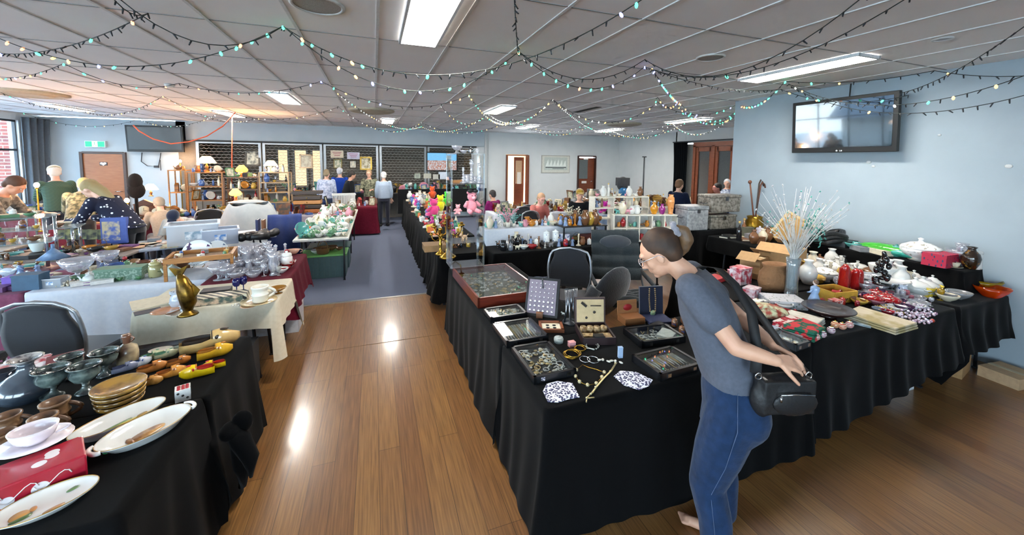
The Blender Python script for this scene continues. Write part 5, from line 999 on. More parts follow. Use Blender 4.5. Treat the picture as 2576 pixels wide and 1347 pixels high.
# padded camping chair
cc_ = thing('camping_chair', 'padded dark green camping recliner behind the jewellery table', 'chair', (2.75, 3.75, 0), 2.75); cm = M('2a3236', .85, kind='fabric', c2='222a2e', sc=30, bump=.3)
for nm, z0, y0, h, tl in (('backrest', .50, -.22, .62, -.3), ('seat', .42, 0, .50, -1.45)):
    b = MB(); m = Matrix.Translation((0, y0, z0)) @ Matrix.Rotation(-tl if nm == 'backrest' else tl, 4, 'X')
    b.tr = m; sg_ = 1 if nm == 'backrest' else -1; b.grid(lambda a, t: Vector(((a - .5) * .60, sg_ * (.03 + .035 * abs(math.sin(t * 4 * PI)) + .014 * abs(math.sin(a * 3 * PI))), .02 + t * h)), 30, 40); b.box((0, .01, .02 + h / 2), (.58, .05, h * .97))
    b.build(nm, cm, cc_)
MB().ell((0, -.31, .98), (.2, .06, .09)).build('head_cushion', M('3c4148', .85, kind='fabric'), cc_)
for s_ in (-1, 1):
    MB().tube([(s_ * .33, -.30, .62), (s_ * .33, .26, .60)], .024, 8).build('armrest', M('303438', .6), cc_); MB().tube([(s_ * .32, .24, .60), (s_ * .32, -.25, .01)], .012, 6).build('leg', STEEL, cc_); MB().tube([(s_ * .32, -.30, .62), (s_ * .32, .28, .01)], .012, 6).build('leg', STEEL, cc_)
b = MB(); b.ell((0, 0, 0), (.3, .07, .3), 20, 10); b.tube([(-.28, 0, .1), (-.42, .02, -.22)], [.07, .05]); o = b.build('jacket', M('26292f', .85, kind='fabric', bump=.3), None); o.location = (2.35, 3.35, .62); o.rotation_euler = (.3, 0, .3); tag(o, 'dark jacket slung over the chair beside the camping recliner', 'jacket')
# ---- jewellery tables
def case_px(label, cs, ztop, h, m, fill_, seed=1, latch=True, tilt=None, n=60, rimc=None, lining='17191c'):
    P4 = [at(u, v, z=ztop) for u, v in cs]; c = sum(P4, Vector()) / 4; ex = (P4[1] - P4[0] + P4[2] - P4[3]) / 2; ey = (P4[0] - P4[3] + P4[1] - P4[2]) / 2; w, d = ex.length, ey.length; an = math.atan2(ex.y, ex.x)
    o = thing('display_case', label, 'case', (c.x, c.y, ztop - h), an); b = MB(); t = .018
    for s_ in (-1, 1): b.box((s_ * (w / 2 - t / 2), 0, h / 2), (t, d, h)).box((0, s_ * (d / 2 - t / 2), h / 2), (w, t, h))
    b.box((0, 0, .004), (w, d, .008)); b.build('frame', m, o); MB().box((0, 0, .012), (w - 2 * t, d - 2 * t, .008)).build('lining', M(lining, .9), o); MB().box((0, 0, h - .004), (w - 2 * t, d - 2 * t, .003)).build('glass_lid', PANE, o)
    R = random.Random(seed); g = [MB(), MB()]; W2, D2 = w / 2 - t - .02, d / 2 - t - .02; zc = .02
    if fill_ == 'chains':
        for k in range(12): x = -W2 + 2 * W2 * (k + .5) / 12; b = g[k % 3 == 0]; b.tube([(x, D2, zc), (x + .004, 0, zc), (x + .002, -D2 * R.uniform(.3, .9), zc), (x + .012, -D2 * .1, zc), (x + .012, D2, zc)], .003, 4); b.ell((x + .004, -D2 * .8, zc), .006, 8, 5)
    elif fill_ == 'rows':
        for j in range(5):
            for k in range(16): x = -W2 + 2 * W2 * (k + .5) / 16; y = -D2 + 2 * D2 * (j + .5) / 5; g[(j + k) % 2].tube([(x + .007 * math.cos(t_), y, zc + .006 + .007 * math.sin(t_)) for t_ in [PI * q / 3 for q in range(6)]], .0018, 4, closed=True)
    else:
        for k in range(n):
            x, y = R.uniform(-W2, W2), R.uniform(-D2, D2); b = g[R.random() < .4]; q = R.random(); r = R.uniform(.011, .022)
            if q < .45: b.tube([(x + r * math.cos(t_), y + r * math.sin(t_), zc) for t_ in [PI * q2 / 4 for q2 in range(8)]], .0034, 4, closed=True)
            elif q < .8: b.ell((x, y, zc), (r * .7, r * .5, .006), 8, 5)
            else: b.tube([(x, y, zc), (x + R.uniform(-.04, .04), y + R.uniform(-.03, .03), zc), (x + R.uniform(-.04, .04), y + R.uniform(-.03, .03), zc)], .004, 4)
    g[0].build('silver_jewellery', M('dcdedc', .3, .4), o); g[1].build('gold_jewellery', M('d8b878', .3, .4), o)
    if latch: b = MB(); [b.box((s_ * w * .3, -d / 2 - .003, h * .6), (.025, .006, .022)) for s_ in (-1, 1)]; b.build('latch', CHROME, o)
    return o
BM = M('121316', .35, kind='plain', coat=.2); WM_ = M('6e2c1c', .3, kind='wood', c2='541e14', coat=.5)
case_px('large mahogany framed glass case full of silver brooches and rings', [(1145, 674), (1287, 661), (1346, 732), (1194, 752)], .84, .09, WM_, 'bits', 3, False, n=170, lining='55564a')
case_px('small black glass case of green stones, furthest of three at the left', [(1216, 775), (1301, 765), (1329, 786), (1234, 801)], .79, .045, BM, 'bits', 4, False, n=40, lining='4a5a50')
case_px('black glass case of fine chains, middle of three at the left', [(1241, 811), (1338, 799), (1376, 843), (1272, 863)], .79, .045, BM, 'chains', 5)
case_px('black glass case of loose rings and brooches, nearest of the left three', [(1287, 872), (1383, 855), (1447, 930), (1341, 950)], .79, .045, BM, 'bits', 6, n=85)
case_px('black glass case with gold pieces beside the bending woman', [(1566, 827), (1668, 812), (1729, 848), (1617, 860)], .79, .05, BM, 'bits', 7, n=50)
case_px('black glass case of gold chains nearest the bending woman', [(1589, 892), (1702, 867), (1754, 916), (1662, 943)], .79, .05, BM, 'chains', 8)
case_px('silver topped glass case right of the bending woman', [(1938, 834), (1978, 826), (2022, 858), (1988, 872)], .79, .05, M('2a2c30', .4), 'bits', 9, n=40, lining='9aa0a8')
# leaning ring tray
p = at(1362, 800, z=.747); lt = thing('ring_tray', 'tilted black tray of rings on grey velvet leaning upright', 'tray', (p.x, p.y + .02, .747), -.62); R_ = Matrix.Rotation(-.42, 4, 'X')
b = MB(); b.tr = R_; b.box((0, .02, .155), (.27, .04, .31)); b.build('frame', BM, lt); b = MB(); b.tr = R_; b.box((0, -.003, .155), (.23, .006, .27)); b.build('velvet', M('7c7480', .9, kind='fabric'), lt)
b = MB(); b.tr = R_
for j in range(7):
    for k in range(6): b.ell((-.09 + .036 * k, -.01, .045 + .036 * j), (.006 if j > 2 else .011, .004, .006 if j > 2 else .009), 8, 5)
b.build('rings', M('e0dfe4', .2, .8), lt); b = MB(); b.tube([(0, .06, .29), (0, .17, .0)], .006); b.build('prop', BM, lt)
# open jewellery box
p = at(1508, 868, z=.747); jb = thing('jewellery_box', 'open lined jewellery box with watches, cream lid raised', 'box', p, -.28)
b = MB(); w, d, h = .22, .24, .05
for s_ in (-1, 1): b.box((s_ * w / 2, d / 2, h / 2), (.012, d, h)).box((0, d / 2 + s_ * d / 2, h / 2), (w, .012, h))
b.box((0, d / 2, .004), (w, d, .008)); b.build('body', M('2a1a1c', .4, coat=.3), jb)
b = MB(); b.box((0, .26, .14), (.23, .02, .19), rx=-.12); b.build('lid', M('3a2420', .4), jb); b = MB(); b.box((0, .248, .14), (.205, .006, .165), rx=-.12); b.build('lid_lining', M('c8b088', .8, kind='fabric'), jb)
b = MB(); b.box((-.05, .242, .19), (.05, .006, .018), ry=.7, rx=-.12); b.ell((.03, .243, .13), (.011, .006, .011)); b.ell((-.03, .24, .09), (.010, .006, .010)); b.tube([(.0, .243, .18), (.08, .243, .178)], .004, 5); b.build('brooch', M('2a2420', .4), jb)
b = MB(); [b.lathe([(.028, 0), (.03, .02), (.022, .045), (0, .045)], 14, (-.07 + .05 * k, .17, .01)) for k in range(4)]; b.box((-.06, .07, .03), (.08, .05, .02)); b.box((.06, .06, .03), (.08, .07, .02)); b.build('watches', M('b8a078', .3, kind='marble', c2='6a5030', sc=30), jb)
b = MB(); b.box((0, .02, .035), (.07, .05, .05)); b.build('black_ring_box', M('0e0e10', .5), jb)
cb = thing('cigar_box', 'wooden lidded box with red oval label', 'box', at(1598, 818, z=.747), -.1)
MB().box((0, .06, .025), (.17, .12, .05)).build('body', M('8a5a34', .5, kind='wood'), cb); MB().box((0, .125, .095), (.17, .01, .11), rx=-.1).build('lid', M('9a6840', .5, kind='wood'), cb)
b = MB(); b.lathe([(1, 0), (.95, .003), (0, .003)], 24, (0, .117, .095), m=Matrix.Rotation(PI / 2, 3, 'X') @ Matrix.Diagonal((.038, .026, 1))); b.build('red_oval_label', M('a82028', .5, kind='check', c2='7a1018', sc=60), cb)
nb = thing('necklace_stand', 'navy open case holding a beaded necklace upright', 'stand', at(1650, 805, z=.747), -.2)
MB().box((0, .09, .12), (.2, .02, .24), rx=-.1).build('back_panel', M('141c34', .7, kind='fabric'), nb); MB().box((0, 0, .01), (.2, .18, .02)).build('base', M('18244a', .7), nb)
b = MB(); [b.ell((.028 * s_ * (1 - .2 * abs(k - 6) / 6), .055 + .006 * k / 3, .05 + .016 * k), .006, 8, 5) for k in range(12) for s_ in (-1, 1)]; b.build('beads', M('a08458', .3), nb); b = MB(); b.ell((0, .05, .035), (.022, .008, .024)); b.build('pendant', M('7a9a78', .3, kind='marble', c2='b8a878'), nb)
st_ = thing('necklace_stand', 'dark metal necklace stand draped with chains by the ring tray', 'stand', at(1434, 812, z=.747), .1)
b = MB(); b.lathe([(0, 0), (.07, 0), (.06, .012), (.01, .02), (.008, .27), (0, .27)], 14); b.tube([(-.06, 0, .27), (.06, 0, .27)], .006); [b.tube([(.02 * s_, 0, .2), (.055 * s_, .0, .0)], .007) for s_ in (-1, 1)]; b.build('stand', M('33373c', .4, .7), st_)
b = MB(); [b.tube([(x, -.008, .268), (x + .006, -.014, .27 - l), (x + .012, -.008, .268)], .003, 4) for x, l in ((-.055, .2), (-.04, .14), (-.025, .22), (-.01, .12), (.01, .2), (.025, .15), (.04, .21))]; b.build('chains', M('b8bcc4', .25, .9), st_)
wf = thing('wooden_tray', 'small wooden framed card of four cameo brooches', 'frame', at(1386, 826, z=.747), -.35)
b = MB(); [b.box((s_ * .08, 0, .012), (.02, .15, .024)).box((0, s_ * .07, .012), (.18, .02, .024)) for s_ in (-1, 1)]; b.build('frame', M('7a4426', .4, kind='wood'), wf); MB().box((0, 0, .006), (.15, .13, .01)).build('card', M('d8d4c0', .7), wf); b = MB(); [b.ell((sx * .025, sy * .022, .013), (.014, .012, .004)) for sx in (-1, 1) for sy in (-1, 1)]; b.build('brooch', M('10141a', .3), wf)
o = put('jar', 1405, 862, 'silver shell trinket box near the cameo card', 'box', '9aa09a', '5a6060', s=.75, sz=.45); o = put('cube_box', 1438, 872, 'tiny pink trinket box beside the bangles', 'box', 'd89898', s=.32)
o = put('cube_box', 1560, 900, 'small upright pale blue card box in front of the jewellery box', 'box', '9ab0cc', s=.35, sz=2.0, rz=-.2); o.scale = (.2, .2, .65)
def wires(name, label, cat, pts_list, r, m, beads=None):
    b = MB(); c0 = Vector(pts_list[0][0]); c0.z = .747
    for pts in pts_list: b.tube([Vector(p) - c0 for p in pts], r, 6)
    o = thing(name, label, cat, c0) if beads else None
    if not beads: q = b.build(name, m); q.location = c0; return tag(q, label, cat)
    b.build('chain', m, o); k = MB(); [k.ell(Vector(p) - c0, rr, 8, 6) for p, rr in beads[0]]; k.build('pendants', beads[1], o); return o
for (u, v, r, n, l) in [(1436, 893, .05, 3, 'stack of gold bangles beside the loose ring case'), (1458, 878, .035, 2, 'smaller gold bangles behind the bangle stack'), (1471, 905, .032, 1, 'thin single silver bangle, left of a pair'), (1492, 906, .036, 1, 'thin single silver bangle, right of a pair'), (1488, 872, .042, 2, 'black and white beaded bracelet in front of jewellery box')]:
    c0 = at(u, v, z=.75); b = MB(); [b.tube([(r * math.cos(t) + .006 * q, r * math.sin(t) - .004 * q, .003 + .006 * q + .003 * math.sin(t + q)) for t in [2 * PI * k / 24 for k in range(24)]], .003, 6, closed=True) for q in range(n)]; o = b.build('bangle', GOLD if 'gold' in l else (M('e0dcd0', .3, kind='check', c2='101010', sc=30) if 'beaded' in l else SILVER)); o.location = (c0.x, c0.y, .748); tag(o, l, 'bangle')
pts = [at(u, v, z=.752) for u, v in ((1465, 918), (1450, 932), (1448, 948), (1458, 962), (1478, 970), (1500, 966), (1514, 950), (1520, 938), (1500, 930), (1480, 925), (1465, 918))]
wires('necklace', 'gold bib necklace curved in front of the ring cases', 'necklace', [pts], .002, GOLD, ([(p + Vector((0, 0, .002)), .011) for p in pts[1:8]], M('c8b890', .3, .5)))
pts = [at(u, v, z=.752) for u, v in ((1548, 915), (1535, 935), (1515, 955), (1498, 975), (1486, 992), (1476, 1002))]
wires('necklace', 'long gold chain laid diagonally with a large tassel', 'necklace', [pts, [p + Vector((.014, .004, 0)) for p in pts[:-1]], [pts[-1], pts[-1] + Vector((.04, -.01, 0))], [pts[-1], pts[-1] + Vector((-.02, -.03, 0))]], .0035, M('c0ae80', .3, .8), ([(p, .007) for p in pts], M('d8cca0', .3, .6)))
b = MB(); c0 = at(1525, 905, z=.75); [b.ell((.022 * k - .05, .010 * math.sin(k * 2.2) - .012 * k, .006), (.016, .009, .005), 8, 5, Matrix.Rotation(k, 3, 'Z')) for k in range(6)]; o = b.build('shell_necklace', M('d0ccc0', .3)); o.location = c0; tag(o, 'white leaf shaped shell necklace right of the thin bangles', 'necklace')
LACE = M('e0e2ee', .7, kind='voro', c2='34365a', sc=75, amt=.48)
for cs, l in [([(1366, 985), (1375, 967), (1402, 960), (1440, 965), (1458, 1000), (1430, 1005), (1405, 1013), (1378, 1012)], 'purple and white lattice patterned cards fanned at the left front corner'), ([(1544, 948), (1560, 934), (1600, 937), (1642, 957), (1632, 972), (1608, 982), (1570, 970)], 'purple and white lattice patterned cards fanned at the right front')]:
    pp = [at(u, v, z=.749) for u, v in cs]; c0 = sum(pp, Vector()) / len(pp); b = MB(); b.prism([((p - c0).x, (p - c0).y) for p in pp], 0, .003); b.prism([((p - c0).x * .7 + .02, (p - c0).y * .7) for p in pp], .003, .006); o = b.build('patterned_cards', LACE); o.location = (c0.x, c0.y, .748); tag(o, l, 'cards')
fill('loose on the jewellery table corner by the mirror', (1.15, 1.5, 2.62, 2.9), .748, 3, 2, ['animal_figurine', 'jar', 'cube_box'], ['gold', 'brown', 'white'], (.25, .4), 5)
fill('behind the gold chain case', (1.9, 2.5, 2.05, 2.3), .748, 4, 2, ['flat_box', 'cube_box', 'jar'], ['gold', 'black', 'brown', 'white'], (.4, .6), 6)
# ---- acrylic tower with shelves
tw = thing('acrylic_tower', 'tall clear acrylic shelf tower standing on the jewellery case', 'shelf', (.93, 4.07, .845)); TZ = [.005, .27, .565, .90, 1.22]
b = MB()
for sx in (-1, 1):
    for sy in (-1, 1): b.box((sx * .175, sy * .13, .61), (.018, .018, 1.22))
b.build('posts', ACRYL, tw)
for z in TZ: MB().box((0, 0, z), (.37, .28, .008)).build('shelf', ACRYL, tw)
MB().box((-.18, 0, .6), (.004, .26, 1.2)).box((.18, 0, .6), (.004, .26, 1.2)).build('side_panel', PANE, tw)
def tws(kd, x, y, k, l, cat, c=None, c2=None, s=1., rz=0, **q): return setp(kd, (.93 + x, 4.07 + y, .845 + TZ[k] + .006), l, cat, c, c2, s, rz, **q)
tws('soft_toy', .07, -.02, 2, 'pink teddy bear with black bow inside the acrylic tower', 'toy', 'e08a98', 'f0b0b8', 1.12, .2)
tws('soft_toy', -.09, -.05, 2, 'small pink bear seated beside the larger pink teddy', 'toy', 'e8a0a4', 'f4c0c0', .5, -.4)
b = MB(); b.ell((-.03, 0, 0), (.03, .012, .02)); b.ell((.03, 0, 0), (.03, .012, .02)); o = b.build('bow', M('101012', .6)); o.location = (1.0, 4.0, 1.665); tag(o, 'black bow resting on the head of the pink teddy', 'bow')
for i, (x, y) in enumerate([(-.11, -.05), (-.03, -.06), (.05, -.05), (.12, -.06), (-.07, .05), (.02, .06), (.10, .05)]): tws(['footed_bowl', 'cut_glass_bowl', 'teapot', 'jar'][i % 4] if i % 4 != 2 else 'teapot', x, y, 4 if i < 5 else 3, 'shiny silver and glass tableware on the tower top shelf' if i < 5 else 'clear glass piece at the back of the tower shelf', 'glassware', 'silver' if i % 4 == 2 else 'glass', None if i % 4 != 3 else '-', .42, i)
for i in range(5): tws('tumbler' if i % 2 else 'candlestick', -.03 + .045 * i, -.04 + .03 * (i % 2), 3, 'slim clear glass column on the tower middle shelf', 'glass', 'glass', None, .8 + .2 * (i % 3), 0)
tws('flat_box', -.07, .05, 3, 'tan wooden box on the middle tower shelf', 'box', '9a6a3c', None, .5, .1); tws('animal_figurine', -.02, -.05, 1, 'small tan folded ornament in the lowest tower shelf', 'ornament', 'b09070', None, .8, .5)
# ---- cream table: brass fish ornament and its neighbours
Z = .747
p = at(473, 792, z=Z); fo = thing('fish_ornament', 'tall antique brass leaping fish ornament on the cream cloth', 'ornament', p, -.3); BO = M('8a6a26', .3, .85, c2='4a3614', kind='marble', sc=12)
b = MB(); b.tube([(0, 0, .03), (.01, 0, .10), (-.005, 0, .20), (-.03, 0, .28), (-.05, 0, .33)], [.03, .055, .06, .04, .018], 14); b.build('body', BO, fo)
b = MB(); b.prism([(-.04, .30), (.02, .40), (-.045, .37), (-.12, .38), (-.07, .31)], -.008, .008, Matrix.Rotation(PI / 2, 4, 'X')); b.build('tail_fin', BO, fo); b = MB(); b.prism([(.05, .12), (.10, .20), (.05, .25)], -.006, .006, Matrix.Rotation(PI / 2, 4, 'X')); b.build('fin', BO, fo)
MB().lathe([(0, 0), (.07, 0), (.06, .015), (.035, .03), (.03, .05), (0, .05)], 18).build('base', BO, fo)
put('jug', 447, 772, 'small silver and blue jug in front of the brass fish', 'jug', c='b8c0cc', z=Z, hp=44)
put('plate', 418, 786, 'copper coloured plate beside the silver jug', 'plate', 'c08050', z=Z, s=.75); put('plate', 448, 790, 'small white plate under the silver jug', 'plate', 'd8d0c0', z=Z, s=.6)
put('bird_figurine', 462, 788, 'tiny silver swan beside the brass fish', 'ornament', 'c8ccd4', z=Z, hp=22); put('candlestick', 432, 765, 'small silver candlestick behind the copper plate', 'candlestick', 'silver', z=Z, hp=28)
p = at(402, 758, z=Z); o = MB().box((0, 0, .004), (.36, .28, .008)).build('place_mat', M('d8cdb4', .7)); o.location = p; o.rotation_euler.z = .5; tag(o, 'pale square place mat at the left end of the cream cloth', 'mat')
p = at(372, 785, z=Z); o = MB().box((0, 0, .003), (.16, .1, .005)).build('place_mat', M('3c3e48', .6)); o.location = (p.x, p.y, Z + .001); o.rotation_euler.z = .5; tag(o, 'dark rectangular mat on the white tub lid', 'mat')
p = at(555, 758, z=Z); pb = thing('ceramic_tray', 'black and cream patterned long boxed dish set', 'box', p, .12); MB().box((0, 0, .03), (.40, .15, .06)).build('body', M('c8c0a8', .4, kind='check', c2='1c2424', sc=9, amt=2), pb); MB().box((.0, -.077, .03), (.34, .003, .05)).build('front_picture', M('4a5a50', .4, kind='marble', c2='d8b898', sc=18), pb)
p = at(545, 738, z=Z); o = MB().box((0, 0, .02), (.22, .12, .04)).build('slide_box', M('2c2e34', .5)); o.location = p; o.rotation_euler.z = .1; tag(o, 'dark flat box behind the patterned boxed dish set', 'box')
put('plate', 652, 762, 'round wooden coaster board under the white brown rimmed jug', 'board', 'c8b080', z=Z, s=1.05)
put('mug', 655, 758, 'white stoneware mug with brown rim and round crest', 'mug', 'e0ddd0', 'e0ddd0', z=Z + .015, hp=46, rz=.3); p = at(655, 720, z=Z); 
put('footed_bowl', 700, 738, 'amber brown low bowl at the edge of the cream cloth', 'bowl', '9a6a24', z=Z, s=.6, sz=.5)
put('plate', 627, 772, 'small round cork plate on the cream cloth', 'plate', 'd0a888', z=Z, s=.5); put('bead_pile', 600, 768, 'small heap of cutlery at the front of the cream cloth', 'cutlery', 'b8b0a4', 'e0dcd4', z=Z, s=.35)
# ---- burgundy table: crystal, red glass and jars
fill('crowded on the burgundy cloth', (-1.56, -1.0, 4.55, 5.45), .748, 7, 9, ['cut_glass_bowl', 'wine_glass', 'glass_vase', 'decanter', 'footed_bowl', 'tumbler', 'wine_glass'], ['clear'], (.65, 1.0), 11, .05)
fill('at the aisle end of the burgundy cloth', (-1.02, -.90, 4.55, 5.1), .748, 1, 6, ['cut_glass_bowl', 'bowl', 'wine_glass'], ['red', 'clear', 'white'], (.5, .7), 12, 0)
for u, v, l in ((596, 740, 'deep blue glass goblet left of the white mug'), (613, 735, 'deep blue glass goblet behind the white mug')): put('wine_glass', u, v, l, 'glass', '26268a', z=Z, hp=40)
put('jar', 722, 672, 'white lidded jar with a red domed lid near the burgundy corner', 'jar', 'f0ece8', 'b02028', z=Z, hp=46); put('ball', 722, 640, 'shiny red glass dome topping the white jar', 'lid', 'a01820', z=Z + .13, s=.75)
put('jar', 694, 662, 'white and red lidded sugar jar left of the domed jar', 'jar', 'efe6e2', 'b83038', z=Z, hp=36); put('bowl', 705, 668, 'ruby red glass bowl between the two lidded jars', 'bowl', '8a1420', z=Z, s=.5); put('gravy_boat', 738, 640, 'pink fluted china dish at the far burgundy corner', 'dish', 'e8b8a0', z=Z, s=1.1); put('bowl', 728, 668, 'red and white patterned stand at the burgundy corner', 'bowl', 'e8e0e0', 'b02830', z=Z, s=.7)
put('canister', 652, 652, 'red and gold patterned tin bucket behind the crystal', 'tin', '8a2430', 'c09a60', z=Z, hp=36)
# ---- wooden tray rack
p = at(600, 690, z=Z); wr = thing('wooden_rack', 'slanting wooden tray rack holding small trinkets above the glassware', 'rack', (-1.75, 4.92, Z), .18); WD_ = M('b07838', .45, kind='wood', c2='945f28')
b = MB(); [b.box((s_ * .27, 0, .20), (.03, .40, .05)).box((0, s_ * .19, .20), (.54, .03, .05)) for s_ in (-1, 1)]; b.build('frame', WD_, wr); MB().box((0, 0, .185), (.52, .37, .012)).build('tray_floor', M('8a6a48', .6, kind='wood'), wr)
for sx in (-1, 1):
    for sy in (-1, 1): MB().box((sx * .27, sy * .19, .10), (.026, .026, .2)).build('leg', WD_, wr)
for k in range(9): a = .18; x, y = -.2 + .2 * (k % 3), -.11 + .11 * (k // 3); setp('cube_box' if k % 2 else 'jar', (-1.75 + x * math.cos(a) - y * math.sin(a), 4.92 + x * math.sin(a) + y * math.cos(a), Z + .193), 'small %s trinket on the slanting wooden tray rack' % ['brown', 'white', 'green', 'cream', 'red', 'gold', 'blue', 'grey', 'tan'][k], 'trinket', ['7a5236', 'f0efea', '5c8a64', 'e4d9bf', 'a8242a', 'c09a40', '4868a8', '8a8c90', 'b89a70'][k], '-' if k % 2 == 0 else None, .38, k)
# ---- white cloth table
p = at(300, 706, z=Z); o = thing('gift_box', 'long green speckled box with pale lid on the white cloth', 'box', (p.x, p.y + .06, Z), .05); MB().box((0, 0, .055), (.36, .15, .11)).build('body', M('5c7a68', .7, kind='spots', c2='8aa090', sc=60), o); MB().box((0, 0, .115), (.375, .165, .02)).build('lid', M('6c8c78', .7), o)
put('plate_on_stand', 498, 672, 'large white plate with dark plum fruit pattern on a stand', 'plate', 'e8ecec', '4a3058', z=Z, hp=68, rz=.1)
put('plate_on_stand', 545, 655, 'second display plate behind the wooden rack', 'plate', 'dfe6e8', '5a6a88', z=Z, hp=50, rz=.1)
put('teapot', 434, 694, 'round pale green teapot behind the brass fish', 'teapot', 'd0d8cc', '8aa088', z=Z, hp=36); put('jar', 392, 696, 'ribbed olive and cream ginger jar', 'jar', 'a8a070', '6a6a40', z=Z, hp=48); put('tureen', 395, 676, 'small brown glazed tureen behind the ginger jar', 'tureen', '9a5a3c', z=Z, hp=30); put('mug', 362, 684, 'brown striped pottery mug right of the green box', 'mug', 'a86840', '5a3020', z=Z, hp=32); put('mug', 347, 690, 'second brown pottery mug touching the green box', 'mug', 'b07048', '6a3c28', z=Z, hp=28); put('bowl', 330, 668, 'flat tan pottery bowl behind the green box', 'bowl', 'b08860', z=Z, hp=18)
put('footed_bowl', 197, 705, 'large clear glass compote with gilt rim on the white cloth', 'bowl', 'glass', z=Z, hp=62); put('footed_bowl', 268, 676, 'second clear glass compote behind the green box', 'bowl', 'glass', z=Z, hp=48)
put('bird_figurine', 312, 668, 'black bird ornament with shiny red head', 'ornament', '1c1a20', z=Z, hp=30); put('ball', 314, 655, 'shiny red ball on the black bird ornament', 'ornament', 'a8242a', z=Z + .09, s=.55)
put('teapot', 225, 712, 'white teapot in front of the glass compote', 'teapot', 'e0e8e8', z=Z, hp=30); put('bowl', 245, 700, 'white ribbed bowl left of the green box', 'bowl', 'e4eaea', z=Z, hp=22)
put('cube_box', 80, 726, 'dark teal gift box with white heart and script', 'box', '3a5a74', z=Z, hp=44); put('cube_box', 42, 722, 'violet carton behind the teal gift box', 'box', '7a58b8', z=Z, hp=32); put('plastic_tub', 137, 720, 'clear box of white and purple china pieces', 'tub', z=Z, hp=26); put('book', 222, 712, 'flat purple book near the white cloth edge', 'book', '8a5a98', z=Z, s=.9); put('bead_pile', 175, 715, 'heap of small pale shells on the white cloth', 'shells', 'c8b89a', 'e8e0d0', z=Z, s=.8); put('bird_figurine', 20, 700, 'small silver statuette at the left edge', 'ornament', 'c8d0dc', z=Z, hp=50)
fill('at the back of the white cloth table', (-2.95, -1.9, 5.15, 5.42), .748, 11, 2, ['bowl', 'cup_and_saucer', 'jug', 'plate', 'figurine', 'jar', 'cube_box', 'bird_figurine'], ['white', 'cream', 'brown', 'green', 'blue'], (.5, .85), 21)
fill('on the mauve pink cloth at the left', (-4.4, -3.1, 4.75, 5.4), .748, 10, 4, ['bowl', 'plate', 'cup', 'jar', 'animal_figurine', 'book', 'flat_box', 'figurine'], ['white', 'cream', 'brown', 'black', 'blue', 'amber', 'purple'], (.5, .9), 22)
fill('along the middle of the white cloth', (-2.9, -2.2, 4.75, 5.1), .748, 5, 2, ['plate', 'bowl', 'paper_stack', 'cup_and_saucer'], ['white', 'cream', 'green'], (.5, .7), 23) if 'paper_stack' in KW else fill('along the middle of the white cloth', (-2.9, -2.2, 4.75, 5.1), .748, 5, 2, ['plate', 'bowl', 'cup_and_saucer', 'flat_box'], ['white', 'cream', 'green'], (.5, .7), 23)
# chrome post display stands at the left edge
for (x, y, w, d, zs, l) in [(-3.9, 5.75, .9, .4, (.74, 1.02, 1.3), 'glass shelf stand on chrome posts at the left edge'), (-4.2, 6.5, 1.1, .4, (.74, 1.06), 'second glass shelf stand on chrome posts, behind the first')]:
    o = thing('display_stand', l, 'stand', (x, y, .75), .3); (ftable('folding table under the ' + l, x - .5, x + .5, y - .12, y + .25, '8c5a60') if y < 6 else 0)
    for sx in (-1, 1):
        for sy in (-1, 1): MB().tube([(sx * w * .45, sy * d * .4, 0), (sx * w * .45, sy * d * .4, zs[-1] - .74)], .016, 10).build('post', CHROME, o)
    for z in zs[1:]: MB().box((0, 0, z - .74), (w, d, .01)).build('glass_shelf', glass('dce8ec', .25), o)
    for k, z in enumerate(zs): fill('on the ' + ('upper shelf' if k == len(zs) - 1 else 'lower level') + (' of the first chrome stand' if y < 6 else ' of the second chrome stand'), (-w * .42, w * .42, -d * .3, d * .3), z + (.757 - .74 if k == 0 else .017), 5, 2, ['bowl', 'flat_box', 'jar', 'cup', 'animal_figurine', 'book'], ['white', 'brown', 'gold', 'green', 'teal', 'cream'], (.45, .75), 30 + k, 0, .3, origin=(x, y))
gc = thing('glass_cabinet', 'glass display cabinet full of small items below the leaning women', 'cabinet', (-5.0, 7.3, .745), .35)
b = MB(); [b.box((sx * .38, sy * .2, .2), (.02, .02, .4)) for sx in (-1, 1) for sy in (-1, 1)]; b.build('posts', CHROME, gc); MB().box((0, 0, .4), (.8, .44, .015)).build('top', M('c8b090', .5, kind='wood'), gc); MB().box((0, -.2, .2), (.74, .006, .38)).build('glass_front', PANE, gc); MB().box((0, 0, .2), (.74, .38, .006)).build('shelf', PANE, gc)
fill('inside the glass cabinet', (-.3, .3, -.14, .14), .75, 6, 2, ['cube_box', 'jar', 'figurine', 'book'], ['brown', 'white', 'blue', 'teal'], (.45, .7), 34, 0, .35, origin=(-5.0, 7.3))
# ---- bare white table: tubs, papers, cameras
def on(u, v, z=.745): return at(u, v, z=z)
put('plastic_tub', 490, 612, 'large white translucent storage tub on the long white table', 'tub', 'e8eef4', '8aa0b0', z=.745, hp=60, rz=.3); put('plastic_tub', 556, 612, 'clear shallow storage tub with blue label', 'tub', 'dfe8f4', '5a90d0', z=.745, hp=44, rz=.3)
put('framed_print', 468, 612, 'small framed cherub print leaning on the storage tub', 'picture', 'e0ded8', 'b8a080', z=.745, hp=36, rz=.2)
for k, (u, v) in enumerate([(600, 608), (625, 605), (650, 606), (672, 600)]): put('binoculars', u, v, ['black camera lying left of the pile of cameras', 'pair of black binoculars among the cameras', 'black camera with strap in the middle of the pile', 'black camera at the right end of the white table'][k], 'camera', z=.745, hp=26, rz=k)
put('standing_book', 650, 584, 'navy book standing upright behind the cameras', 'book', '2a3560', z=.745, hp=34); put('standing_book', 664, 583, 'brown book standing upright behind the cameras', 'book', '8a5a38', z=.745, hp=32)
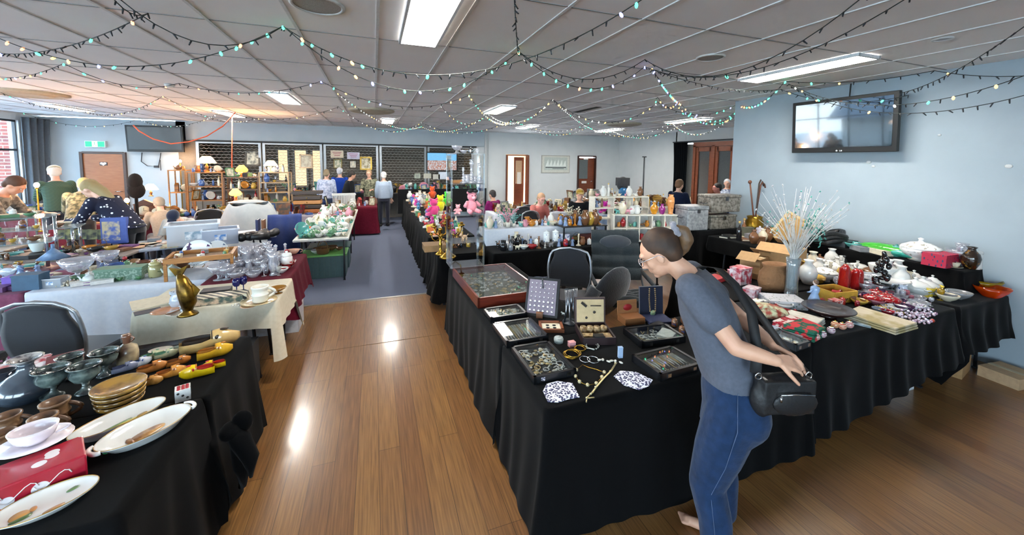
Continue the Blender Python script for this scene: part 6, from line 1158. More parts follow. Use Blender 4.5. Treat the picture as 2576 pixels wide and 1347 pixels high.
for k, (u, v) in enumerate([(340, 622), (370, 616), (405, 615), (430, 620)]): put('paper_stack', u, v, ['peach', 'cream', 'white', 'pale yellow'][k] + ' paper ephemera on the long white table', 'papers', ['e0b490', 'e4dcc4', 'eceae4', 'd8d4b0'][k], 'b08868', z=.745, s=.9, rz=.4 + k)
put('tall_box', 292, 612, 'blue boxed toy with cream picture panel', 'box', z=.75, hp=66, rz=.1)
fill('behind the storage tubs', (-.7, .2, .12, .3), .748, 6, 1, ['flat_box', 'book', 'cube_box'], ['grey', 'white', 'brown'], (.5, .8), 41, 0, .42, origin=(-2.42, 7.12))
AP = ['8c8a50', 'a09a50', '7a7c48', '94905a']
for k in range(5): p = at(160 + 27 * k, 602, z=.77); o = MB().box((0, 0, .07), (.17, .05, .14), rx=-.2).build('photo_album', M(AP[k % 4], .4, kind='marble', c2='1c1c1c', sc=8)); o.location = p; o.rotation_euler.z = .2; tag(o, 'dark card with yellow picture in a row at the left, ' + ['first', 'second', 'middle', 'fourth', 'last'][k], 'card')
fill('on the brown table behind the chrome stand', (-4.8, -3.1, 6.2, 6.7), .745, 12, 3, ['bowl', 'basket', 'jar', 'book', 'flat_box', 'cup'], ['gold', 'brown', 'black', 'amber', 'cream', 'purple'], (.45, .8), 42)
lm = setp('bowl', at(95, 640, z=.75), 'white vase shaped mug stood beside the blue funnel lamp', 'vase', 'e4ece8', None, .8); lm.scale = (.7, .7, 2)
b = MB(); b.lathe([(.02, .10), (.13, .0), (.12, -.0), (.015, .11)], 24); b.tube([(0, 0, .1), (0, 0, .16)], .015); o = b.build('metal_lampshade', M('6a86a8', .4)); o.location = at(135, 650, z=.85); tag(o, 'pale blue metal funnel lamp shade on the left stall', 'funnel')  # funnel-shaped lamp shade, unlit
setp('jar', at(135, 652, z=.75), 'small white jar under the blue lamp shade', 'jar', 'f0efea', '-', .7)
# ---- white folding tables with patterned china
fill('on the near china table', (-1.15, -.45, 6.62, 8.3), .748, 8, 16, ['plate', 'cup_and_saucer', 'bowl', 'cup', 'teapot', 'jug', 'plate_on_stand', 'gravy_boat', 'cup_and_saucer', 'casserole'], ['white', 'cream', 'white', 'green', 'teal'], (.6, .95), 51, .05, 0, (None, '5c8a64', '8a7a4a', 'a0a878', '6a8a9a'))
fill('on the far china table', (-1.12, -.45, 8.5, 10.1), .748, 6, 10, ['jug', 'bowl', 'basket', 'vase', 'figurine', 'cup_and_saucer', 'tureen'], ['cream', 'white', 'brown', 'green', 'pink'], (.7, 1.1), 52, .05, 0, (None, '8a5a48'))
put('bowl', 765, 590, 'bright orange bowl turned down on the near china table', 'bowl', 'e0501c', z=.748, hp=22)
fill('stored beneath the near china table', (-1.0, -.55, 6.95, 7.3), .40, 4, 2, ['basket', 'bowl', 'handbag' if 'handbag' in KW else 'jar', 'cube_box'], ['black', 'brown', 'gold', 'white'], (.6, 1.0), 53)
# ---- lamp stall and shelving at the back left
WS = M('a8733c', .5, kind='wood', c2='8c5c2c')
def shelf_unit(label, u0, u1, vb, vt, Y, d, levels, m=WS, th=.03, fillk=None, fillc=None, seed=0, place='', zb=.745):
    a, c = at(u0, vb, Y=Y), at(u1, vb, Y=Y); zt = at(u0, vt, Y=Y).z; w = (c - a).length; o = thing('shelf_unit', label, 'shelf', ((a.x + c.x) / 2, Y, zb)); hh = zt - zb
    for sx in (-1, 1):
        for sy in (0, 1): MB().box((sx * w / 2, sy * d, hh / 2), (th, th, hh)).build('post', m, o)
    for k in range(levels):
        z = hh * (k + (1 if levels > 1 else 1)) / levels; MB().box((0, d / 2, z - .01), (w, d, .02)).build('shelf', m, o)
    if fillk:
        for k in range(levels + 1):
            z = hh * k / levels; fill('on %s of %s' % (['the bottom', 'the second level', 'the third level', 'the fourth level', 'the top', 'the top'][k] if k < levels else 'the top', place), (-w / 2 + .03, w / 2 - .03, .02, d - .02), zb + z + .002, max(3, int(w / .15)), 1 if d < .32 else 2, fillk, fillc, (.5, .85), seed + k, .05, origin=((a.x + c.x) / 2, Y, 0))
    return o
MIX = ['jug', 'vase', 'bowl', 'teapot', 'jar', 'figurine', 'clock', 'cube_box', 'framed_print', 'bottle', 'cup', 'plate_on_stand', 'animal_figurine', 'glass_vase']; MC_ = ['brown', 'white', 'cream', 'amber', 'blue', 'clear', 'gold', 'green', 'black', 'red']
shelf_unit('tall pine shelf unit with a lit lamp on top, behind the lamp stall', 474, 562, 515, 434, 10.1, .34, 3, fillk=MIX, fillc=MC_, seed=60, place='the tall pine shelf')
shelf_unit('narrow wooden towel rail shelf left of the tall pine shelf', 428, 470, 520, 428, 10.2, .3, 2, th=.02, fillk=MIX, fillc=MC_, seed=65, place='the narrow rail shelf')
shelf_unit('wide dark shelf unit under the amber lamp', 566, 652, 520, 446, 10.1, .34, 3, m=M('6a4a34', .5, kind='wood'), fillk=MIX, fillc=MC_, seed=70, place='the wide dark shelf')
shelf_unit('pale slatted shelf unit right of the amber lamp', 655, 728, 520, 434, 10.1, .34, 4, m=M('b89870', .5, kind='wood'), fillk=MIX, fillc=MC_, seed=75, place='the slatted shelf')
fill('along the front of the lamp stall cloth', (-4.1, -2.5, 9.78, 10.1), .748, 15, 3, MIX, MC_, (.6, .95), 80)
ftable('folding table holding the tall shelves of the lamp stall', -4.7, -1.9, 10.32, 10.9, '6a5a50')
def lamp(kd, u, v, Y, hp, label, c, c2, e):
    p = at(u, v, Y=Y); s = hp / (ppm(p) * HT[kd]); setp(kd, p, label, 'lamp', c, c2, s)
    d = bpy.data.lights.new('lamp_bulb_light', 'POINT'); d.color = (1, .55, .25); d.energy = e; d.shadow_soft_size = .04; q = bpy.data.objects.new('lamp_bulb_light', d); COL.objects.link(q); q.location = p + Vector((0, 0, HT[kd] * s * .74))
lamp('table_lamp', 521, 433, 10.3, 40, 'lit cone shaded lamp on top of the tall pine shelf', 'f4c890', '8a6a3a', 16)
lamp('shade_lamp', 609, 446, 10.3, 30, 'lit amber bell shaded lamp above the wide dark shelf', 'f0b050', '8a5a2a', 22)
lamp('table_lamp', 682, 434, 10.3, 30, 'lit white shaded lamp above the slatted shelf', 'fae8c0', '9a8a70', 20)
lamp('shade_lamp', 593, 505, 8.75, 30, 'lit amber fringed lamp standing on the white sheet', 'f4b860', '8a5a2a', 5)
lamp('table_lamp', 380, 494, 9.9, 30, 'small lit cream lamp in front of the timber door', 'f4e0b0', '8a6a4a', 12)
for u, v, Y, e, l in [(92, 466, 8.4, 14, 'glaring lit lamp between the two men at the far left'), (319, 505, 8.2, 9, 'dazzling bare bulb lamp behind the seated grey haired person'), (453, 406, 13.2, 6, 'tiny lit bulb on a thin post beside the grey servery wall')]:
    p = at(u, v, Y=Y); zb_ = .75 if u == 92 else 0; o = thing('bare_bulb_lamp', l, 'lamp', (p.x, p.y, zb_)); z = p.z - zb_; MB().lathe([(0, 0), (.06, 0), (.05, .015), (.012, .03), (.01, z - .05), (0, z - .05)], 14).build('base', BRASS, o); MB().ell((0, 0, z), (.032, .032, .042)).build('bulb', M('fff2d8', .4, emit=60), o); MB().lathe([(.02, z - .06), (.02, z - .035), (0, z - .035)], 12).build('socket', BRASS, o)
    d = bpy.data.lights.new('lamp_bulb_light', 'POINT'); d.color = (1, .5, .2); d.energy = e; d.shadow_soft_size = .05; q = bpy.data.objects.new('lamp_bulb_light', d); COL.objects.link(q); q.location = p + Vector((0, 0, .08))
put('table_lamp', 355, 478, 'unlit cream desk lamp with tilted shade by the bare bulb', 'lamp', Y=8.6, hp=34) if False else None
# black wig stand, clock cabinets
b = MB(); b.ell((0, 0, .22), (.12, .12, .16)); b.ell((0, .02, .05), (.15, .12, .16)); b.tube([(0, 0, -.1), (0, 0, -.5)], .03); o = b.build('dark_wig', M('0e090a', .95, bump=.5)); o.location = at(342, 486, Y=9.3); o.scale = (.9, .9, 1.0); tag(o, 'dark brown wig on a stand right of the timber door', 'wig')
setp('clock', (-4.42, 9.8, .748), 'brown pitched roof mantel clock near the timber door', 'clock', None, None, 1.5, .2); setp('clock', (-4.2, 9.78, .748), 'square brown wooden clock beside the small cream lamp', 'clock', None, None, 1.2, -.1)
fill('on the red cloth of the far left wall table', (-7.2, -5.3, 10.6, 11.1), .748, 14, 3, MIX, MC_, (.6, 1.0), 85)
fill('on the workbench table by the leaning women', (-5.3, -4.0, 9.1, 9.55), .748, 12, 4, ['flat_box', 'jar', 'cube_box', 'book', 'bowl', 'animal_figurine'], ['white', 'brown', 'amber', 'grey', 'blue', 'black'], (.5, .8), 86)
fill('on the table with the glass cabinet', (-6.5, -5.5, 7.0, 7.6), .748, 7, 3, ['flat_box', 'cube_box', 'bowl'], ['brown', 'white', 'teal', 'red'], (.5, .8), 87)
# drawers, barrel chest and the stall left of the aisle
p = at(775, 508, Y=9.75); dr = thing('drawer_chest', 'curved dark and orange wooden drawer chest on the pale mauve cloth', 'chest', (p.x, 9.75, .75))
for k in range(4): MB().box((0, 0, .05 + .10 * k), (.56, .30, .085), ).build('drawer', M(['b8682c', '3a2618', 'c08444', '3a2618'][k], .4, kind='wood'), dr, [('bevel', .01)]); MB().ell((0, -.16, .05 + .10 * k), .014, 8, 6).build('knob', GOLD, dr)
MB().box((0, .0, .47), (.6, .32, .06)).build('top', M('3a2618', .4, kind='wood'), dr)
fill('on the pale mauve cloth in front of the drawers', (-2.3, -1.32, 9.35, 9.55), .748, 8, 1, ['book', 'record_sleeve', 'flat_box', 'jar'], ['red', 'white', 'black', 'brown', 'blue'], (.6, .9), 88)
fill('beside the drawer chest', (-2.3, -1.32, 9.95, 10.05), .748, 6, 1, ['record_sleeve', 'standing_book', 'framed_print'], ['red', 'white', 'blue', 'black'], (.7, 1.0), 89)
ftable('stall table behind the drawer chest', -2.1, -.9, 10.12, 10.5, '5a4a44', z=1.2) if False else None
lb = thing('laundry_basket', 'white slatted plastic laundry basket full of goods', 'basket', at(865, 492, Y=11.0), .1); lb.location.z = .75
b = MB(); [b.box((-.26 + .52 * k / 13, -.17, .15), (.02, .01, .3)).box((-.26 + .52 * k / 13, .17, .15), (.02, .01, .3)) for k in range(14)]; b.box((0, 0, .01), (.54, .36, .02)); b.build('slats', M('e0e4e0', .5), lb); MB().box((0, -.175, .3), (.58, .02, .03)).box((0, .175, .3), (.58, .02, .03)).box((-.28, 0, .3), (.02, .36, .03)).box((.28, 0, .3), (.02, .36, .03)).build('rim', M('e8ebe8', .5), lb)
fill('on the burgundy shoppers table', (-1.45, 0, 10.7, 11.2), .748, 9, 2, MIX, MC_, (.6, .9), 90)
# servery counter display
ftable('long bench table of flowers in front of the servery', -2.6, 3.4, 12.9, 13.28, '2a2826', z=.9)
fill('on the bench below the servery grilles', (-2.5, 3.3, 12.95, 13.25), .902, 42, 2, ['vase', 'framed_print', 'plant', 'jug', 'soft_toy', 'tall_vase', 'cube_box', 'figurine', 'record_sleeve', 'plate_on_stand'], ['brown', 'amber', 'green', 'pink', 'white', 'gold', 'black', 'blue', 'teal'], (.8, 1.3), 91) if 'plant' in KW else None
b = MB(); b.box((2.2, 12.86, .62), (3.0, .03, .8)); tag(b.build('counter_skirt', M('101114', .9, kind='fabric')), 'black skirt cloth hanging on the servery bench near the screen', 'cloth')
sg = thing('advertising_screen', 'screen showing blue sky over a seaside crowd', 'screen', (at(1112, 412, Y=13.52).x, 13.52, 1.93)); MB().box((0, 0, 0), (1.10, .06, .68)).build('casing', M('101214', .3), sg); MB().box((0, -.034, .17), (1.02, .008, .26)).build('sky_picture', M('6aa8d0', .4, emit=.25), sg); MB().box((0, -.034, -.13), (1.02, .008, .34)).build('crowd_picture', M('c8785a', .4, kind='marble', c2='e0e0e4', sc=22, emit=0), sg)
for u, v, w, h, c, l in [(848, 388, .38, .24, 'd8c8b0', 'pink edged paper notice on the third grille'), (889, 392, .38, .22, 'c8c4d4', 'white paper notice with pink writing on the third grille'), (1117, 442, .40, .26, 'dfe6f2', 'blank white notice below the seaside screen'), (1075, 443, .26, .17, 'd0ccbc', 'small cream printed card left of the blank notice'), (1050, 443, .20, .17, 'b8c0b0', 'small pale green card below the flowers'), (1098, 445, .24, .17, 'd0ccc0', 'small cream printed card beside the blank notice')]:
    p = at(u, v, Y=13.54); n = thing('paper_notice', l, 'notice', p); MB().box((0, 0, 0), (w, .006, h)).build('paper', M(c, .8), n); b = MB(); [b.box((0, -.004, h * .25 - k * h * .22), (w * (.7 - .12 * k), .002, h * .06)) for k in range(3)]; b.build('writing', M('a83858' if v < 400 else '5a5a60', .8), n) if 'blank' not in l else None
for u, v, h, l, c, c2 in [(921, 428, 34, 'gold framed mustard picture behind the floral vest', 'c8a848', '7a6420'), (888, 424, 21, 'dark framed picture behind the white haired shopper', '3a3228', '9a9a94'), (850, 424, 24, 'framed landscape leaning under the pink notice', '8a7a50', '6a7a58'), (635, 418, 40, 'dark framed picture seen through the first grille', '5a564e', '2c2a26'), (770, 424, 36, 'framed pale print seen against the lit servery window', 'c8b090', 'b0a088')]: put('framed_print', u, v, l, 'picture', c, c2, Y=13.51, hp=h)
dk = MB(); 
for k in range(2): dk.box((.0, 0, 0), (.5, .01, .35))
# ---- toys along the carpet aisle
BR = ['d8489a', 'e0c838', '6cc058', '5098c8', 'd87040', 'e8e4e0', 'b04038', '8a6ab0']
_R = random.Random(9)
for k in range(46):
    y = 6.25 + k * .125; x = .98 + .45 * _R.random(); c = BR[k % 8]; cn = ['hot pink', 'yellow', 'lime green', 'sky blue', 'orange', 'white', 'red', 'violet'][k % 8]
    setp('soft_toy', (x, y, .748), '%s soft toy heaped on the aisle toy tables' % cn, 'toy', c, BR[(k + 3) % 8], .7 + .45 * _R.random(), _R.uniform(2, 5))
fill('on the near toy table edge', (.84, 1.0, 6.2, 9.8), .748, 1, 26, ['animal_figurine', 'cube_box', 'ball', 'jar', 'book'], ['brown', 'red', 'green', 'yellow', 'white', 'orange', 'cream'], (.6, 1.0), 95)
fill('among the soft toys', (1.25, 1.5, 6.2, 9.8), .748, 1, 22, ['figurine', 'vase', 'cube_box', 'bottle', 'jug'], ['white', 'cream', 'brown', 'teal'], (.7, 1.1), 96)
fill('on the furthest toy table', (.95, 1.5, 10.2, 12.1), .748, 4, 12, ['flat_box', 'vase', 'book', 'bowl', 'jug', 'basket'], ['cream', 'brown', 'grey', 'blue', 'white'], (.8, 1.2), 97)
for u, v, h, c, l in [(1092, 545, 36, 'e84888', 'large hot pink plush on top of the toy pile'), (1108, 532, 40, 'e8e020', 'large acid yellow plush on top of the toy pile'), (1126, 520, 30, '50e040', 'large lime plush at the right of the toy pile'), (1088, 500, 34, 'f0602c', 'large orange plush at the back of the toy pile')]: p = at(u, v, z=.85); setp('soft_toy', p, l, 'toy', c, 'f4f0e0', 1.7, 3.6)
put('candelabra', 1127, 648, 'tall brass candelabra at the edge of the small aisle table', 'candelabra', 'brass', z=.748, hp=110); put('candelabra', 1108, 640, 'shorter brass candelabra behind the tall one', 'candelabra', 'brass', z=.748, hp=70); put('flat_box', 1100, 628, 'brown wooden box beside the brass candelabra', 'box', '8a6a44', z=.748, hp=24)
fill('on the small aisle table with candelabra', (.85, 1.3, 5.25, 5.7), .748, 5, 4, ['candlestick', 'jar', 'animal_figurine', 'bowl'], ['gold', 'brown', 'black'], (.5, .9), 98)
# ================================================================ goods in the middle and at the right
Z = .747
# ---- middle table: white covered riser, figurines, wire shelf, white cubby shelf
MR = ['figurine', 'bird_figurine', 'jug', 'candlestick', 'vase', 'jar', 'teapot', 'animal_figurine', 'footed_bowl']
fill('in the front row of the middle black table', (1.62, 2.9, 4.86, 5.0), .748, 12, 1, ['bird_figurine', 'candlestick', 'figurine', 'jug', 'vase', 'animal_figurine', 'bowl', 'jar'], ['white', 'cream', 'brown', 'white', 'black', 'grey', 'red'], (.6, .85), 101)
fill('on the white covered tier behind the swans', (1.55, 3.2, 5.33, 5.57), .988, 17, 2, ['figurine', 'jug', 'bowl', 'jar', 'teapot', 'vase', 'animal_figurine', 'plant'] , ['green', 'cream', 'brown', 'white', 'pink', 'teal', 'amber'], (.55, .85), 102)
for k, (u, l) in enumerate([(1358, 'blue and white ginger canister, left of the pair'), (1379, 'blue and white ginger canister, right of the pair')]): setp('canister', (2.40 + .15 * k, 5.09, .799), l, 'canister', 'e8eef0', '3a5aa0', .95)
setp('cube_box', (2.70, 5.09, .799), 'blue and white rectangular tea box beside the canisters', 'box', 'e0e8f4', '4060a8', .9, .1)
o = MB().box((0, 0, .025), (.42, .2, .05)).build('riser', M('5c5a58', .7)); o.location = (2.56, 5.09, .747); tag(o, 'low grey riser under the blue and white canisters', 'riser')
ws = thing('wire_shelf', 'black metal frame shelf with amber goblets on top', 'shelf', (3.02, 5.18, .747), -.02)
b = MB(); [b.box((sx * .36, sy * .16, .13), (.02, .02, .26)) for sx in (-1, 1) for sy in (-1, 1)]; b.build('legs', M('141416', .5), ws); MB().box((0, 0, .262), (.76, .36, .012)).build('top_shelf', M('1a1a1c', .5), ws)
fill('on top of the black frame shelf', (2.68, 3.36, 5.04, 5.32), 1.016, 8, 2, ['goblet', 'candlestick', 'jar', 'figurine', 'vase'], ['amber', 'brown', 'brown', 'gold', 'amber'], (.65, .95), 103)
put('basket', 1450, 603, 'flat gold woven tray inside the black frame shelf', 'basket', 'b8a060', '6a5020', z=.78, hp=20); put('flat_box', 1492, 606, 'dark red rolled case inside the black frame shelf', 'case', '5a2418', z=.76, hp=22)
cs_ = thing('cubby_shelf', 'white cubby shelf of miniature ornaments behind the bending woman', 'shelf', (4.02, 4.92, .747), -.28); CW, CHT, CD = 1.02, .42, .16; wm_ = M('e2ddd0', .6)
b = MB(); [b.box((0, 0, z), (CW, CD, .018)) for z in (.009, CHT / 2, CHT)]; [b.box((-CW / 2 + CW * k / 5, 0, CHT / 2), (.018, CD, CHT)) for k in range(6)]; b.build('frame', wm_, cs_); MB().box((0, CD / 2, CHT / 2), (CW, .008, CHT)).build('back_panel', M('cfd0cc', .7), cs_)
for r_ in range(2): fill('in the %s row of the white cubby shelf' % ('lower', 'upper')[r_], (-CW / 2 + .04, CW / 2 - .04, -.05, .03), .747 + .02 + r_ * CHT / 2, 10, 1, ['figurine', 'vase', 'jar', 'bird_figurine', 'jug', 'animal_figurine'], ['white', 'brown', 'teal', 'green', 'amber', 'white', 'red'], (.42, .6), 104 + r_, 0, -.28, origin=(4.02, 4.92))
fill('standing on the white cubby shelf', (-CW / 2 + .04, -.08, -.05, .05), .747 + CHT + .012, 5, 1, ['figurine', 'jug', 'vase', 'basket', 'animal_figurine'], ['white', 'pink', 'cream', 'teal'], (.6, .95), 107, 0, -.28, origin=(4.02, 4.92))
[setp(kd_, (4.02 + lx * math.cos(.28), 4.92 - lx * math.sin(.28), 1.178), l_, cat_, c_, c2_, s_) for kd_, lx, l_, cat_, c_, c2_, s_ in (('vase', .16, 'rounded orange amber glass jar on the cubby shelf', 'jar', 'd89018', None, .75), ('vase', .29, 'magenta purple glass jar beside the amber jar', 'jar', 'a03088', None, .65), ('tall_vase', .43, 'tall orange patterned cylinder at the right end of cubby shelf', 'vase', 'e09858', 'c07840', 1.0))]
sh2 = thing('display_shelf', 'second white tiered shelf behind the cubby shelf', 'shelf', (3.9, 5.42, .747), -.1); b = MB(); [b.box((0, 0, z), (1.0, .2, .015)) for z in (.3, .48, .66)]; [b.box((x, 0, .33), (.015, .2, .66)) for x in (-.5, -.15, .2, .5)]; b.build('frame', wm_, sh2)
for k in range(2): fill('on the %s board of the second white shelf' % ('middle', 'top')[k], (-.45, .45, -.06, .06), .747 + .49 + .18 * k, 9, 1, ['figurine', 'jug', 'cup', 'bird_figurine', 'vase', 'bottle'], ['white', 'cream', 'brown', 'pink', 'clear'], (.5, .8), 108 + k, 0, -.1, origin=(3.9, 5.42))
fill('in the second row of the middle black table', (1.62, 2.28, 5.04, 5.24), .748, 7, 2, ['bird_figurine', 'candlestick', 'figurine', 'vase', 'jar'], ['white', 'cream', 'brown', 'white', 'black'], (.6, .85), 141)
fill('at the right of the middle black table', (2.88, 3.35, 4.86, 4.98), .748, 5, 1, ['cup', 'jar', 'bowl', 'jug'], ['white', 'brown', 'grey', 'blue'], (.6, .85), 142)
# ---- far tables
fill('on the far white table by the open timber door', (2.7, 4.8, 8.45, 9.0), .748, 18, 4, MIX + ['plate', 'bowl'], ['white', 'brown', 'cream', 'red', 'grey', 'gold', 'green'], (.7, 1.1), 111)
fill('on the pale blue cloth table', (5.1, 6.3, 7.65, 8.2), .748, 10, 3, MIX, ['white', 'brown', 'pink', 'black', 'cream', 'amber'], (.7, 1.1), 112)
fill('on the far table below the yacht print', (5.4, 7.3, 9.85, 10.4), .748, 16, 3, ['tall_vase', 'figurine', 'jug', 'cube_box', 'framed_print', 'tureen', 'bottle'], ['white', 'white', 'grey', 'brown', 'cream'], (.9, 1.4), 113)
cloth('cream cloth of the far right table near the black curtain', 6.6, 8.9, 8.6, 9.3, (.5, .3, .3, .3), M('b8b09c', .85, kind='fabric', amt=.05), .02, seed=41); ftable('folding table under the far right cream cloth', 6.62, 8.88, 8.62, 9.28)
fill('on the far right cream cloth table', (6.7, 8.8, 8.65, 9.25), .748, 20, 4, MIX + ['basket'], ['brown', 'white', 'amber', 'cream', 'black', 'gold'], (.8, 1.3), 114)
p = at(1566, 470, Y=8.9); mq = thing('lamp_globe', 'dark grey hood shaped bust stand above the far tables', 'bust', (p.x, p.y, .748)); MB().tube([(0, 0, 0), (0, 0, p.z - .9)], .03).build('stand', STEEL, mq); MB().ell((0, 0, p.z - .748 + .08), (.17, .15, .20)).box((0, 0, p.z - .748 + .14), (.30, .24, .22)).build('hood', M('33363a', .8), mq); MB().ell((-.04, -.10, p.z - .90), (.15, .10, .14)).build('blue_cap', M('2a6a98', .3), mq)
p = at(1621, 395, Y=9.0); ld = thing('floor_fan', 'thin dark pole with flared base standing on the far table', 'pole', (p.x, p.y, .748)); MB().tube([(0, 0, .1), (0, 0, p.z - .748)], .02, 8).box((0, 0, p.z - .748), (.12, .04, .03)).build('pole', M('2c2e32', .5), ld); MB().lathe([(0, 0), (.13, 0), (.13, .10), (.06, .24), (.02, .28), (0, .28)], 18).build('base', M('3a3c40', .5), ld)
setp('soft_toy', (5.22, 7.8, .748), 'bright magenta furry ornament on the far table', 'toy', 'd020a8', 'e860c8', 1.4, 3.2); setp('flat_box', (5.75, 7.72, .748), 'black flat tray box of pictures on the far table', 'box', '16181c', None, 1.9)
setp('vase', (6.72, 8.9, .748), 'large cream globe vase among the far brown goods', 'vase', 'e8e0d0', None, 1.9)
# ---- tall table with metal trunks
def trunk(label, u0, u1, vb, vt, Y, d, c, c2, z, rz=-.05, lean=0):
    a, e = at(u0, vb, Y=Y), at(u1, vb, Y=Y); zt = at(u0, vt, Y=Y).z; w = (e - a).length; h = zt - at(u0, vb, Y=Y).z; o = thing('metal_chest', label, 'trunk', ((a.x + e.x) / 2, Y + d / 2, z), rz); m = M(c, .45, .35, kind='marble', c2=c2, sc=30)
    MB().box((0, 0, h * .42), (w * .97, d, h * .84)).build('body', m, o, [('bevel', .015)]); MB().box((0, 0, h * .92), (w, d * 1.04, h * .16)).build('lid', m, o, [('bevel', .012)]); MB().box((0, -d / 2 - .008, h * .8), (.05, .016, .06)).build('latch', STEEL, o)
    for s_ in (-1, 1): MB().tube([(s_ * w / 2, -.06, h * .55), (s_ * (w / 2 + .03), -.05, h * .5), (s_ * (w / 2 + .03), .05, h * .5), (s_ * w / 2, .06, h * .55)], .006, 6).build('handle', STEEL, o)
    return o
trunk('tall pale galvanised metal trunk left of the stacked trunks', 1733, 1782, 562, 500, 4.46, .30, 'a8acb0', '8a9094', .958, -.1)
trunk('speckled grey metal trunk, bottom of the stack of two', 1790, 1852, 574, 538, 4.44, .30, '9a968c', '6a665e', .958); trunk('dented metal trunk with arched lid, top of the stack', 1792, 1862, 534, 490, 4.44, .30, 'a09a90', '706a62', at(1790, 538, Y=4.44).z + .01)
setp('ball', (4.66, 4.50, .957), 'orange gourd ornament left of the metal trunks', 'ornament', 'c86820', '8a4a1a', .8); 
# ---- canes, lantern and framed case table
put('cube_box', 1880, 598, 'upright olive grey metal box beside the trunks', 'box', '6a6a58', z=.905, s=.95, sz=1.5, rz=-.1); put('hex_lantern', 1938, 602, 'octagonal brass clock lantern in front of the cane pot', 'lantern', z=.905, s=.8, sz=1.6); put('jar', 1910, 600, 'dark and white patterned jar left of the brass lantern', 'jar', 'b8b0b8', '3a3038', z=.905, hp=34); put('bottle', 1902, 590, 'clear and silver bottle behind the patterned jar', 'bottle', 'glass', z=.905, hp=50)
cp = thing('umbrella_stand', 'tall brass pot holding three walking canes', 'pot', (5.45, 4.15, .905)); MB().lathe([(0, 0), (.10, 0), (.12, .03), (.12, .22), (.095, .25), (.11, .29), (.10, .29), (.085, .25), (.11, .22), (0, .02)], 22).build('pot', BRASS, cp); MB().tube([(.12, 0, .08), (.16, 0, .15), (.12, 0, .22)], .008).build('handle', BRASS, cp)
for k, (u, v, hook, l) in enumerate([(1882, 458, 0, 'brown knob headed walking cane leaning furthest left'), (1905, 462, 1, 'dark crook handled walking cane in the middle of the pot'), (1985, 465, 1, 'carved brown crook handled cane leaning right')]):
    tp = at(u, v, Y=4.2); tp.y = 4.17; tp.x = min(tp.x, 5.56); bs = Vector((5.45 + (.03, .0, -.03)[k], 4.15, .93)); pts = [bs, bs.lerp(tp, .5), tp]
    if hook: dd = (tp - bs).normalized(); sx = Vector((1, 0, 0)) if k != 0 else Vector((-1, 0, 0)); pts += [tp + dd * .02 + sx * .03 + Vector((0, 0, .035)), tp + sx * .075 + Vector((0, 0, .02)), tp + sx * .10 - Vector((0, 0, .04))]
    b = MB(); b.tube(pts, .011, 8)
    if not hook: b.ell(tp, (.03, .025, .028))
    o = b.build('walking_cane', M('6a3c26' if k != 1 else '3a2a24', .4, kind='wood')); tag(o, l, 'cane', None)
fc = thing('wicker_case', 'tan wooden bottomed case leaning diagonally on the right wall', 'case', (5.33, 3.62, .93), -1.15); fc.rotation_euler = (-.25, .5, -1.2)
MB().box((0, 0, .18), (.34, .10, .36)).build('body', M('b08848', .6, kind='wood', c2='9a7038'), fc); b = MB(); [b.box((s_ * .17, 0, .18), (.03, .12, .40)).box((0, 0, .18 + s_ * .19), (.36, .12, .03)) for s_ in (-1, 1)]; b.build('edge_frame', M('d0b078', .6), fc); MB().box((-.1, 0, .39), (.04, .04, .03)).build('latch', STEEL, fc)
b = MB(); [b.tube([(math.cos(t) * (.2 + .03 * math.sin(5 * t + k)), math.sin(t) * (.15 + .03 * math.cos(4 * t)), .05 + .035 * k + .02 * math.sin(3 * t + k)) for t in [2 * PI * q / 24 for q in range(24)]], .035, 8, closed=True) for k in range(3)]; o = b.build('black_bag', M('101113', .45, bump=.3)); o.location = (5.40, 3.12, 1.0); tag(o, 'coiled black leather bag resting by the right wall', 'bag')
# ---- vase with white and teal twigs
vp = at(1990, 742, z=Z); vz = thing('floral_arrangement', 'tall clear vase with spray of white twigs and teal leaves', 'arrangement', vp)
MB().lathe([(0, 0), (.06, 0), (.055, .01), (.05, .1), (.052, .28), (.06, .36), (.056, .36), (.047, .28), (.045, .1), (0, .03)], 24).build('vase', M('e8f0f4', .05, kind='glass', amt=.1, sc=.25, c2='dfe8ec'), vz)
R = random.Random(4); wt = [MB() for _ in range(12)]; tl = MB()
for k in range(84):
    a = R.uniform(0, 6.3); sp_ = R.random() ** .7; l = R.uniform(.40, .78); lean_ = .15 + .75 * sp_; bx = Vector((math.cos(a) * lean_, math.sin(a) * lean_ * .6, 1)).normalized(); bx.x += .12
    p0 = Vector((R.uniform(-.03, .03), R.uniform(-.03, .03), .06)); p1 = Vector((p0.x * .8, p0.y * .8, .36)); p2 = p1 + bx * l * .5; p3 = p1 + bx * l + Vector((math.cos(a) * .05, 0, -.16 * sp_ * l)); wt[k % 12].tube([p0, p1, p2, p3], [.003, .003, .0024, .001], 5)
    if k % 2:
        for q in range(3): c = p2.lerp(p3, .4 + .3 * q); (tl if (k % 3 == 0 and math.cos(a) > -.2) or k % 7 == 0 else wt[k % 12]).ell(c, (.016, .005, .008), 6, 4, Matrix.Rotation(R.uniform(-1, 1), 3, 'Y'))
for k in range(70): a = R.uniform(0, 6.3); c = Vector((.26 + .15 * R.random() * math.cos(a), .06 * math.sin(a), .62 + .16 * math.sin(a) * R.random())); tl.ell(c, (.022, .004, .008), 6, 4, Matrix.Rotation(R.uniform(-1.5, 1.5), 3, 'Y')); 
for k in range(9): c = Vector((.26, 0, .58)); tl.tube([Vector((.02, 0, .36)), Vector((.15, 0, .52)), c + Vector((R.uniform(-.12, .16), R.uniform(-.05, .05), R.uniform(-.1, .26)))], .002, 4)
tl.build('teal_leaves', M('5fb0a4', .6, c2='3f8478', sc=20), vz)
